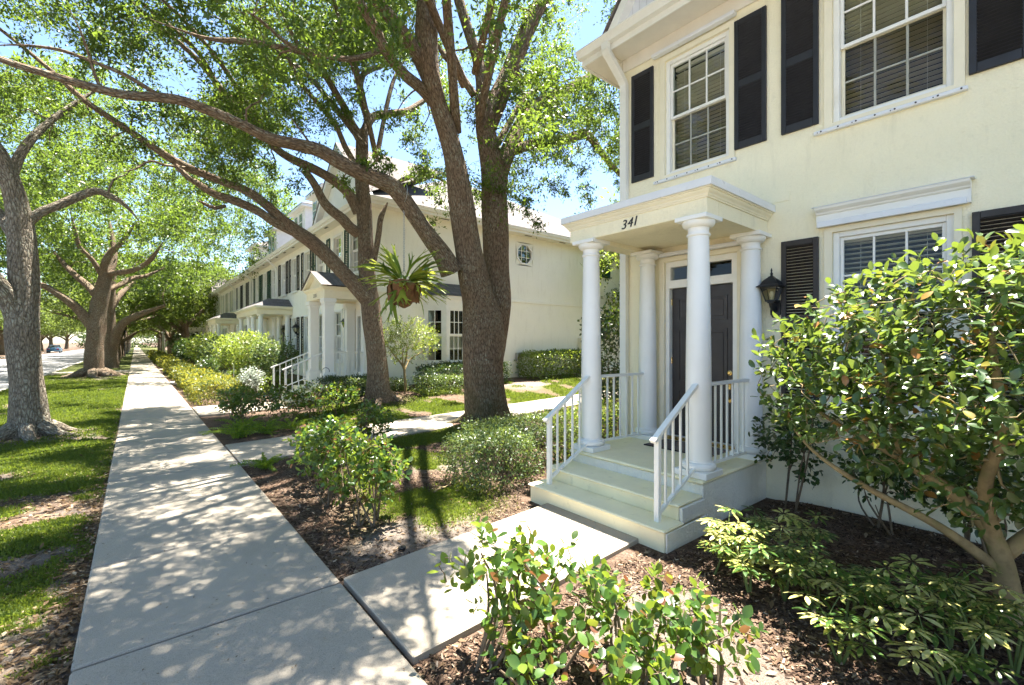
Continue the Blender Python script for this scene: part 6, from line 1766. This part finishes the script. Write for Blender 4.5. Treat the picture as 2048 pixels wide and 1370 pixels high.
# clipped and rounded hedges
def hedge(name, label, x0, x1, y0, y1, h, n, size, mat, width=.5, z=None, group="hedges", rough=.06, cat="hedge", rnd_top=.25, stems=6):
    """leafy box with a soft outline: leaves lie on and just under its surface, twigs inside"""
    c = Vector(((x0+x1)/2, (y0+y1)/2, 0)); c.z = tz(c.x, c.y) if z is None else z
    t = thing(name, label, cat, c, group)
    hx, hy, hz = (x1-x0)/2, (y1-y0)/2, h/2
    u = RNG.uniform(-1, 1, (n, 3)); areas = np.array([hy*hz*2, hx*hz*2, hx*hy*1.4]); areas = areas/areas.sum()
    ax = RNG.choice(3, n, p=areas); sg = np.where(RNG.random(n) < .5, -1, 1); sg = np.where(ax == 2, 1, sg)
    u[np.arange(n), ax] = sg*(1-np.abs(RNG.normal(0, .10, n)))
    q = unit(u*np.array([1, 1, 1.0])); rr = np.max(np.abs(u), axis=1, keepdims=True)
    rnd_ = np.sign(u)*np.abs(u)**1.0; sph = q*rr*1.15
    pr = rnd_*(1-rnd_top)+sph*rnd_top
    P = np.array([c.x, c.y, c.z+hz])+pr*np.array([hx, hy, hz])
    P[:, :2] += RNG.normal(size=(n, 2))*rough; P[:, 2] += (fbm(P[:, 0], P[:, 1], 2.2, 7)-.5)*rough*4*(u[:, 2] > .2)+RNG.normal(0, rough*.6, n)
    P[:, 2] = np.maximum(P[:, 2], terrain(P[:, 0], P[:, 1])+.05)
    out = unit(pr*np.array([1/hx, 1/hy, 1/hz])*np.array([hx, hy, hz])+np.array([0, 0, .3]))
    T = unit(out*.6+RNG.normal(size=(n, 3))*.8); N = unit(out*.7+RNG.normal(size=(n, 3))*.5+np.array([0, 0, .5]))
    r = np.clip(fbm(P[:, 0]+P[:, 2], P[:, 1]+P[:, 2], 1.7, 5)*.9-.02+RNG.normal(0, .18, n), 0, 1)
    me = leaves_mesh("foliage", P, T, N, size*RNG.uniform(.65, 1.25, n), MAT[mat], width, 'quad', r); me.transform(Matrix.Translation(-c)); obj("foliage", me, t, c, kind="stuff")
    w = Wood()
    for i in range(stems*3):
        a = np.array([random.uniform(x0+.1*hx, x1-.1*hx), random.uniform(y0+.1*hy, y1-.1*hy), c.z-.03]); e = a+np.array([random.uniform(-.25, .25), random.uniform(-.2, .2), h*random.uniform(.7, .95)])
        w.limb(catmull(np.array([(*a, .010), (*(a*.5+e*.5+RNG.normal(size=3)*.04), .007), (*e, .003)]), .1), 5, .03)
    me = w.mesh("stem", MAT['twig']); me.transform(Matrix.Translation(-c)); obj("stems", me, t, c, kind="stuff")
    return t
hedge("pittosporum_hedge", "round mounded grey-green hedge left of the front steps", 3.02, 4.0, 4.2, 5.15, .60, 5200, .044, 'pitto', .45, rnd_top=.55)
hedge("pittosporum_hedge", "grey-green hedge running along the far side of the porch to the oak", 3.7, 5.7, 4.55, 5.9, .56, 9000, .044, 'pitto', .45, rnd_top=.35)
hedge("boxwood_hedge", "yellow-green hedge seen through the far porch rail", 4.7, 6.0, 4.35, 4.9, .78, 4200, .045, 'lime', .45)
hedge("camellia_shrub", "tall dark glossy shrub at the corner behind the porch column", 6.45, 7.5, 4.75, 5.7, 2.35, 5200, .085, 'dark_leaf', .52, rnd_top=.45, cat="shrub", rough=.10)
hedge("bright_hedge", "clipped bright green hedge against the side wall of the row", 11.3, 15.4, 12.5, 13.45, .98, 7500, .085, 'lime', .5)
hedge("bay_hedge", "taller dark hedge right under the bay window", 6.7, 10.2, 12.35, 12.95, .66, 5200, .075, 'dark_leaf', .5)
hedge("bay_hedge", "low front hedge under the bay window", 6.2, 9.2, 11.65, 12.2, .44, 5200, .055, 'pitto', .48)
hedge("porch_hedge", "hedge at the foot of the neighbour porch", 3.9, 5.6, 12.55, 13.25, .52, 4200, .06, 'dark_leaf', .5)
hedge("porch_hedge", "hedge between neighbour steps and leaning oak", 4.5, 6.2, 12.3, 12.6, .40, 2400, .06, 'pitto', .5)
for i, (y0, y1, x0, x1, h) in enumerate(((15.3, 17.6, 1.35, 2.35, .66), (17.8, 20.5, 1.4, 2.35, .64), (20.8, 24.0, 1.4, 2.3, .60), (25.6, 30.0, 1.4, 2.3, .58), (30.5, 36.0, 1.4, 2.3, .60), (38.5, 46, 1.4, 2.3, .60), (47, 54, 1.4, 2.4, .6), (57, 66, 1.4, 2.4, .6), (68, 80, 1.4, 2.4, .6))):
    hedge("sidewalk_hedge", ["nearest", "second", "third", "fourth", "fifth", "sixth", "seventh", "eighth", "ninth"][i]+" golden hedge along the right edge of the sidewalk", x0, x1, y0, y1, h, int(3600*(1 if i < 3 else .6)), .07*(1+.28*i), 'gold', .52, group="golden hedges along the sidewalk")
hedge("garden_hedge", "low clipped yellow-green hedge in front of the loose shrubs", 3.1, 3.9, 16.3, 18.8, .55, 3600, .07, 'lime', .5)
hedge("garden_hedge", "farther low clipped hedge behind the first", 2.9, 3.6, 19.3, 21.5, .55, 2600, .08, 'lime', .5)
# loose shrubs in the neighbours' front gardens
def big_shrub(x, y, zc, rx_, ry_, rz_, lab, mat, size=.10, tips=520, name="garden_shrub"):
    shrub(name, lab, [(x-.2, y), (x+.2, y+.2), (x, y-.25)], (x, y, zc), (rx_, ry_, rz_), tips, 8, size, .5, mat, .020, shell=.4, lo=.3, thr=-.35, upright=.5, spread=.22, nscale=.9, group="loose shrubs by the row")
big_shrub(3.75, 17.6, 1.25, .75, 1.0, .75, "right one of the big loose shrubs, behind the neighbour stair rail", 'pitto')
big_shrub(3.45, 19.6, 1.35, .85, 1.2, .85, "middle one of the big loose shrubs with lit yellow-green top", 'lime')
big_shrub(3.35, 22.6, 1.35, .85, 1.5, .80, "left one of the big loose shrubs in front of the double porch", 'lime', .11)
big_shrub(3.3, 27.0, 1.2, .9, 1.6, .8, "pale loose shrub farther down the row", 'pitto', .13, 420)
big_shrub(3.4, 33.0, 1.4, 1.1, 2.2, .95, "rounded pale shrub before the last porch", 'lime', .16, 420)
big_shrub(4.5, 60.0, 1.6, 1.8, 3.0, 1.3, "dark shrub mass at the far end of the row", 'dark_leaf', .28, 380)
big_shrub(3.2, 44.0, 1.2, 1.0, 2.5, .8, "green shrub beside the far golden hedges", 'dark_leaf', .20, 380)
big_shrub(2.75, 15.9, .55, .36, .42, .40, "small silvery shrub by the neighbour path", 'silver', .09, 150)
big_shrub(2.55, 24.6, .6, .5, .7, .45, "small dark shrub beside the blue pot", 'dark_leaf', .10, 160)
# small round-headed tree in front of the bay window
c_ = on_y(808, 700, 12.15); bx, by = c_.x, c_.y; bz = tz(bx, by)
stem = [[(bx+.05, by, bz-.05, .045), (bx+.02, by, bz+.45, .036), (bx-.02, by, bz+.75, .032), (bx-.25, by+.05, bz+1.05, .02), (bx-.5, by, bz+1.35, .01)], [(bx-.02, by, bz+.70, .03), (bx+.05, by-.05, bz+1.05, .022), (bx+.10, by, bz+1.45, .01)], [(bx, by, bz+.62, .028), (bx+.25, by+.1, bz+.95, .02), (bx+.55, by, bz+1.15, .012), (bx+.75, by, bz+1.3, .008)], [(bx-.02, by, bz+.70, .022), (bx-.15, by-.2, bz+1.1, .014), (bx-.1, by-.35, bz+1.5, .008)]]
shrub("ornamental_tree", "small round-headed tree on a thin stem in front of the bay window", [(bx, by)], (bx+.02, by, bz+1.52), (1.08, .85, .68), 560, 9, .062, .45, 'lime', trunk=stem, wood='twig_grey', shell=.35, lo=bz+.85, thr=-.35, upright=.5, spread=.15, cat="tree", flat=.5)
# foxtail and asparagus ferns
def plume_fern(x, y, n, L, lab):
    b = Vector((x, y, tz(x, y))); t = thing("fern", lab, "fern", b, "bright green ferns")
    P, T, N, S = [], [], [], []; w = Wood()
    for i in range(n):
        a = i*2.4+random.uniform(-.3, .3); el = random.uniform(.5, 1.25); l = L*random.uniform(.6, 1.1)
        d = Vector((math.cos(a)*math.cos(el), math.sin(a)*math.cos(el), math.sin(el)))
        pts = [b+d*l*s+Vector((math.cos(a), math.sin(a), -1.1))*(.35*l*s*s) for s in np.linspace(0, 1, 9)]
        w.limb(np.array([(*p, .0035) for p in pts]), 4, 0)
        for s in np.linspace(.15, 1, 26):
            p = b+d*l*s+Vector((math.cos(a), math.sin(a), -1.1))*(.35*l*s*s)
            for q in range(4):
                P.append(p); T.append(np.array(d)*.5+RNG.normal(size=3)*.8); N.append(RNG.normal(size=3)); S.append(.055*(1.15-.55*s))
    me = leaves_mesh("fronds", np.array(P), unit(np.array(T)), unit(np.array(N)), np.array(S), MAT['fern'], .22, 'quad'); me.transform(Matrix.Translation(-b)); obj("fronds", me, t, b, kind="stuff")
    me = w.mesh("stem", MAT['green_stem']); me.transform(Matrix.Translation(-b)); obj("stems", me, t, b, kind="stuff")
for (x, y, n, L, lab) in ((1.50, 9.75, 18, .60, "bright fern at the far corner of the side path and the sidewalk"), (1.95, 9.85, 18, .62, "bright fern right of the corner one"), (1.62, 10.35, 16, .55, "bright fern behind the corner one"), (2.45, 9.95, 14, .5, "bright fern farthest right past the side path"), (1.42, 7.15, 12, .36, "small bright fern before the side path by the sidewalk")):
    plume_fern(x, y, n, L, lab)

# ------------------------------------------------------------------ staghorn fern hanging from the oak limb on a chain
hook = on_y(805, 402, YA-.05); pot = on_y(808, 578, YA-.05)
stg = thing("hanging_fern", "big staghorn fern in a brown basket hanging on a chain from the oak limb", "hanging plant", pot)
MAT['shield'] = m_plain("brown_shield_frond", (.22, .105, .048), .8, .25, var=.4, vscale=14, bumps=.6, bscale=40, dirt=(6, .5, (.10, .11, .03), .6))
k = M("staghorn_frond"); oi = k.n("ShaderNodeObjectInfo"); cl = k.ramp(oi.outputs["Random"], [(0, (.09, .17, .035)), (.5, (.22, .31, .05)), (1, (.46, .46, .07))])
pb = k.bsdf(cl, .45, .35, link=False); k.leafmix(pb, k.mix(.5, cl, (.55, .6, .06)), .35); MAT['stag'] = k.m
MB().lathe([(.02, -.36), (.12, -.31), (.21, -.18), (.255, -.02), (.25, .10), (.23, .11), (.21, .05)], 20, tuple(pot)).build("basket", MAT['shield'], stg, True)
for i in range(9):
    a = i*.7; c = pot+Vector((math.cos(a)*.20, math.sin(a)*.20, -.06+.05*math.sin(i*2.3))); n = Vector((math.cos(a), math.sin(a), .1))
    mb = MB(); vs = []
    up = Vector((0, 0, 1)); sd = n.cross(up).normalized()
    for j in range(10):
        th = j/9*math.pi*2; r = .20*(1+.18*math.sin(3*th+i))
        vs.append(c+n*(.05+.02*math.sin(5*th))+sd*math.cos(th)*r+up*math.sin(th)*r*.95)
    vs.append(c+n*.085)
    mb.add(vs, [(j, (j+1) % 10, 10) for j in range(10)]); mb.build("shield_frond", MAT['shield'], stg)
def stag_frond(seed):
    rs = random.Random(seed); mb = MB(); drp = rs.uniform(.1, .95)
    def strip(p, ang, L, w0, w1, z0, lev):
        n = 5; pts = []
        for i in range(n+1):
            s = i/n; a = ang
            x, y = p[0]+math.sin(a)*L*s, p[1]+math.cos(a)*L*s
            z = z0-drp*(y*y)*.9; w = w0+(w1-w0)*s
            pts.append(((x-math.cos(a)*w, y+math.sin(a)*w, z), (x, y, z+.012), (x+math.cos(a)*w, y-math.sin(a)*w, z)))
        vs = [q for r in pts for q in r]
        mb.add(vs, [f for i in range(n) for f in ((i*3, i*3+1, i*3+4, i*3+3), (i*3+1, i*3+2, i*3+5, i*3+4))])
        e = (p[0]+math.sin(ang)*L, p[1]+math.cos(ang)*L)
        if lev > 0:
            sp = rs.uniform(.28, .48)
            for sgn in (-1, 1): strip(e, ang+sgn*sp, L*rs.uniform(.5, .72), w1*.85, w1*(.55 if lev > 1 else .12), z0, lev-1)
    strip((0, 0), 0, .46, .028, .070, 0, 2)
    me = bpy.data.meshes.new("frond"); me.from_pydata([tuple(v) for v in mb.v], [], mb.f); me.materials.append(MAT['stag']); me.shade_smooth(); return me
SF = [stag_frond(s) for s in range(9)]
for i in range(84):
    a = random.uniform(0, 6.28); el = random.choice((random.uniform(.3, 1.25), random.uniform(.2, .9), random.uniform(-.05, .5), random.uniform(-.6, .1)))
    d = Vector((math.cos(a)*math.cos(el), math.sin(a)*math.cos(el), math.sin(el)))
    up = Vector((0, 0, 1))-d*d.z*.6+Vector((random.uniform(-.4, .4), random.uniform(-.4, .4), 0))
    put_leaf("frond", random.choice(SF), stg, pot+d*.17+Vector((0, 0, .07)), d, up, random.uniform(.38, .80))
ring = MB()
def link_mesh():
    mb = MB(); pts = []
    for i in range(12):
        t = 2*math.pi*i/12; pts.append((.014*math.cos(t), 0, .026*math.sin(t)))
    mb.tube(pts+pts[:1], .0048, 6, False); return mb.mesh("chain_link", MAT['steel'])
lm = link_mesh(); z = pot.z+.36; i = 0
while z < hook.z-.05:
    obj("chain_link", lm, stg, (pot.x, pot.y, z), (0, 0, R(90)*(i % 2))); z += .042; i += 1
for s in range(3):
    a = s*2.1; MB().tube([(pot.x+math.cos(a)*.2, pot.y+math.sin(a)*.2, pot.z+.08), (pot.x, pot.y, pot.z+.36)], .004, 6).build("hanger_wire", MAT['steel'], stg)
mb = MB(); pts = []
for j in range(14):
    t = 2*math.pi*j/13; pts.append((hook.x, hook.y+.20*math.cos(t)*1.0, hook.z+.14+.20*math.sin(t)))
mb.tube(pts, .006, 6); mb.build("chain_loop", MAT['steel'], stg)

# ------------------------------------------------------------------ small things
sp = (1.766, 3.615)
s_ = thing("sprinkler_head", "small black pop-up sprinkler head in the sandy soil by the front path", "sprinkler", (*sp, tz(*sp)))
z = tz(*sp)
MB().lathe([(.030, -.06), (.030, .012), (.033, .014), (.033, .026), (.028, .030), (.012, .031)], 20, (*sp, z)).build("body", MAT['black_iron'], s_)
MB().lathe([(.010, .031), (.010, .038), (.006, .041)], 12, (*sp, z)).build("nozzle", MAT['screw'], s_)
stp = [on_y(0, 0, 1)]
def gp_(px, py):
    r = ray(px, py); t = -CAM_H/r[2]; return t*r[0], t*r[1]
pts = []
for (a, b, h) in ((868, 982, .03), (880, 976, .035), (893, 970, .02), (902, 963, .03)):
    x, y = gp_(a, b); pts.append((x, y, tz(x, y)+h, .011))
w = Wood(); w.limb(catmull(np.array(pts), .04), 7, .1)
st = obj("fallen_stick", w.mesh("fallen_stick", MAT['twig_grey'])); tag(st, "pale fallen stick lying on the bare soil before the round hedge", "stick")
# meter boxes on the side wall
t = thing("meter_box", "grey electric meter box with conduit on the row's side wall left of the bright hedge", "meter box", (11.55, NY0, .4))
MB().box(11.42, 11.68, NY0-.13, NY0-.002, 1.02, 1.34, .01).build("box", MAT['steel'], t)
MB().tube([(11.52, NY0-.06, .2), (11.52, NY0-.06, 1.02)], .022, 10).build("conduit", MAT['steel'], t)
MB().lathe([(.06, 0), (.06, .03), (.04, .05)], 14, (0, 0, 0)).v
mb = MB().lathe([(.06, 0), (.06, .03), (.04, .05)], 14); mb.v = [(11.55+v[0], NY0-.131-v[2], 1.2+v[1]) for v in mb.v]; mb.build("dial", MAT['lamp_glass'], t)
t = thing("utility_cabinet", "tall cream utility cabinet on the row's side wall behind the bright hedge", "cabinet", (15.3, NY0, .4))
MB().box(15.0, 15.6, NY0-.28, NY0-.002, .3, 1.95, .012).build("body", MAT['trim'], t)
MB().box(15.06, 15.54, NY0-.295, NY0-.281, .5, 1.88, .006).build("door", MAT['metal_cap'], t)
MB().box(15.48, 15.51, NY0-.32, NY0-.296, 1.15, 1.28, .004).build("handle", MAT['screw'], t)
# shepherd's hook with a little plaque by the neighbour porch
hx, hy = 3.95, 12.95; hz = tz(hx, hy)
t = thing("garden_hook", "thin dark shepherd's hook with a small plaque before the neighbour porch", "garden hook", (hx, hy, hz))
pts = [(hx, hy, hz-.1), (hx, hy, hz+.85)]+[(hx+.10-.10*math.cos(a), hy, hz+.85+.10*math.sin(a)) for a in np.linspace(.3, 3.4, 9)]
MB().tube(pts, .007, 8).build("rod", MAT['black_iron'], t)
MB().box(hx-.10, hx+.12, hy-.012, hy+.004, hz+.30, hz+.44, .004).build("plaque", MAT['metal_cap'], t)
# pot and flag in the neighbours' gardens
MAT['blue'] = m_plain("blue_glaze", (.03, .19, .24), .25, .5, var=.15)
px_, py_ = 2.62, 22.9
t = thing("flower_pot", "round teal glazed pot beside the neighbours' path", "pot", (px_, py_, tz(px_, py_)))
MB().lathe([(.14, 0), (.20, .08), (.24, .22), (.22, .34), (.25, .37), (.25, .40), (.21, .40), (.20, .34)], 24, (px_, py_, tz(px_, py_))).build("pot", MAT['blue'], t, True)
MB().lathe([(.001, .33), (.205, .335)], 20, (px_, py_, tz(px_, py_)), False).build("soil", MAT['dark'], t)
MAT['red'] = m_plain("red_cloth", (.42, .04, .03), .8, .2, var=.2)
fx, fy = 2.72, 18.9
t = thing("garden_flag", "small red and white garden flag on a thin stake", "flag", (fx, fy, tz(fx, fy)))
MB().tube([(fx, fy, tz(fx, fy)-.05), (fx, fy, tz(fx, fy)+.95)], .012, 8).build("stake", MAT['white'], t)
MB().box(fx-.01, fx+.01, fy+.02, fy+.26, tz(fx, fy)+.40, tz(fx, fy)+.62).build("cloth", MAT['red'], t)
# street posts
t = thing("street_lamp", "dark lamp post on the far verge left of the sidewalk", "lamp post", (-1.1, 77, -.04))
MB().lathe([(.14, 0), (.14, .5), (.08, .6), (.06, 2.9), (.09, 2.95)], 12, (-1.1, 77, -.04)).build("post", MAT['black_iron'], t)
MB().lathe([(.10, 2.951), (.17, 3.05), (.19, 3.4), (.05, 3.55), (.01, 3.7)], 12, (-1.1, 77, -.04)).build("lamp_head", MAT['black_iron'], t)
t = thing("sign_post", "white square post standing right of the far sidewalk", "post", (2.7, 71.2, -.04))
MB().box(2.56, 2.84, 71.06, 71.34, -.2, 2.95, .02).build("post", MAT['white'], t)
MB().box(2.52, 2.88, 71.02, 71.38, 2.951, 3.05, .02).build("cap", MAT['white'], t)
t = thing("recycling_bin", "turquoise wheeled bin on the verge behind the second oak", "bin", (-1.85, 66, -.04))
MAT['teal'] = m_plain("turquoise_plastic", (.02, .30, .38), .4, .4, var=.1)
MB().prism([(-2.15, .10), (-1.55, .10), (-1.48, 1.18), (-2.22, 1.18)], 'y', 65.7, 66.3).build("body", MAT['teal'], t)
MB().prism([(-2.26, 1.181), (-1.44, 1.181), (-1.5, 1.27), (-2.2, 1.27)], 'y', 65.64, 66.36).build("lid", MAT['teal'], t)
for s in (-1, 1): MB().tube([(-1.85+s*.28, 66.25, .06), (-1.85+s*.22, 66.25, .06)], .10, 14).build("wheel", MAT['black_iron'], t)
# parked cars
MAT['tyre'] = m_plain("tyre_rubber", (.015, .015, .016), .8, .2)
MAT['rim'] = m_plain("wheel_rim", (.45, .45, .46), .3, .5, .9)
MAT['car_glass'] = m_plain("car_glass", (.02, .025, .03), .05, .7)
MAT['lamp_red'] = m_plain("tail_lamp", (.30, .01, .01), .2, .5)
MAT['lamp_clear'] = m_plain("head_lamp", (.7, .72, .74), .1, .6)
def car(x, y, col, lab):
    z = -.148
    t = thing("parked_car", lab, "car", (x, y, z), "cars parked along the road")
    m = m_plain("car_paint", col, .22, .6, .2, var=.03)
    lower = [(-2.15, .28), (2.15, .28), (2.22, .45), (2.20, .66), (1.95, .80), (1.05, .90), (-1.75, .94), (-2.18, .86), (-2.24, .5)]
    secs = [(-.86, .90), (-.80, 1.0), (.80, 1.0), (.86, .90)]
    mb = MB(); n = len(lower)
    for xx, k_ in secs: mb.v += [(x+xx, y+p[0]*(1 if k_ == 1 else .985), z+p[1]*k_+(.03 if k_ < 1 else 0)) for p in lower]
    for i in range(3):
        for j in range(n): mb.f.append((i*n+j, i*n+(j+1) % n, (i+1)*n+(j+1) % n, (i+1)*n+j))
    mb.f += [tuple(range(n-1, -1, -1)), tuple(3*n+j for j in range(n))]
    b = mb.build("body", m, t)
    top = [(-1.62, .93), (-1.05, 1.38), (-.6, 1.45), (.25, 1.42), (1.0, .90)]
    mb = MB(); n = len(top)
    for xx, k_ in ((-.80, 1), (-.62, 1), (.62, 1), (.80, 1)):
        inn = abs(xx) > .7
        mb.v += [(x+xx*(1 if p[1] < 1 else (.80 if inn else 1)), y+p[0], z+p[1]) for p in top]
    for i in range(3):
        for j in range(n-1): mb.f.append((i*n+j, i*n+j+1, (i+1)*n+j+1, (i+1)*n+j))
    mb.f += [tuple(range(n-1, -1, -1)), tuple(3*n+j for j in range(n))]
    cb = mb.build("cabin", MAT['car_glass'], t)
    MB().prism([(-1.02, 1.385), (-.6, 1.452), (.25, 1.422), (.30, 1.44), (-.6, 1.475), (-1.05, 1.41)], 'x', x-.62, x+.62).build("roof", m, cb)
    for s in (-1, 1):
        MB().obox((x+s*.71, y-.40, z+1.17), (1, 0, 0), (0, 1, 0), (0, 0, 1), .03, .045, .26).build("pillar", m, cb)
        for yy in (-1.35, 1.38):
            w_ = MB().tube([(x+s*.70, y+yy, z+.32), (x+s*.89, y+yy, z+.32)], .32, 24).build("wheel", MAT['tyre'], t, loc=(x+s*.8, y+yy, z+.32))
            MB().tube([(x+s*.885, y+yy, z+.32), (x+s*.90, y+yy, z+.32)], .20, 16).build("rim", MAT['rim'], w_)
        MB().box(x+s*.45, x+s*.78, y-2.25, y-2.16, z+.62, z+.80, .02).build("tail_light", MAT['lamp_red'], t)
        MB().box(x+s*.45, x+s*.78, y+2.12, y+2.215, z+.56, z+.70, .02).build("headlight", MAT['lamp_clear'], t)
car(-11.4, 118, (.07, .16, .28), "blue car parked on the far side of the road")
car(-4.95, 23.7, (.62, .63, .65), "white car at the near kerb, cut by the left picture edge")

# ------------------------------------------------------------------ what closes the view across the road and at the end of the street
for i, (x0, x1, y0, y1, h) in enumerate(((-21.5, -19.5, 18, 40, 2.2), (-21.5, -19.5, 42, 70, 2.6), (-21.5, -19.5, 72, 110, 2.4), (-21.5, -19.5, 112, 160, 2.8))):
    hedge("boundary_hedge", ORL[i]+" long green hedge across the road", x0, x1, y0, y1, h, 5200, .45, 'dark_leaf' if i % 2 else 'lime', .5, z=-.05, group="hedges across the road", rough=.25, stems=4)
hedge("boundary_hedge", "green hedge that ends the view down the sidewalk", -14, 14, 196, 200, 4.0, 5200, .6, 'dark_leaf', .5, z=-.05, group="hedges across the road", rough=.4, stems=4)
for i, (x, y, w, d, h) in enumerate(((-32, 45, 10, 16, 6.0), (-32, 80, 10, 18, 6.4), (-33, 122, 10, 20, 6.2))):
    t = thing("far_house", ["nearest", "middle", "farthest"][i]+" pale house behind the trees across the road", "house", (x, y, -.05), "houses across the road")
    MB().box(x-w/2, x+w/2, y-d/2, y+d/2, -.2, h).build("wall", MAT['stucco_row'], t)
    MB().prism([(x-w/2-.6, h+.001), (x+w/2+.6, h+.001), (x, h+3.2)], 'y', y-d/2-.5, y+d/2+.5).build("roof", MAT['shingle'], t)
    for j in range(4):
        for zz in (1.0, 3.9):
            yy = y-d/2+d*(j+.5)/4
            f = MB().box(x+w/2+.002, x+w/2+.05, yy-.6, yy+.6, zz, zz+1.5).build("window", MAT['white'], t)
            MB().box(x+w/2+.051, x+w/2+.06, yy-.5, yy+.5, zz+.1, zz+1.4).build("pane", MAT['glass_dark'], f)
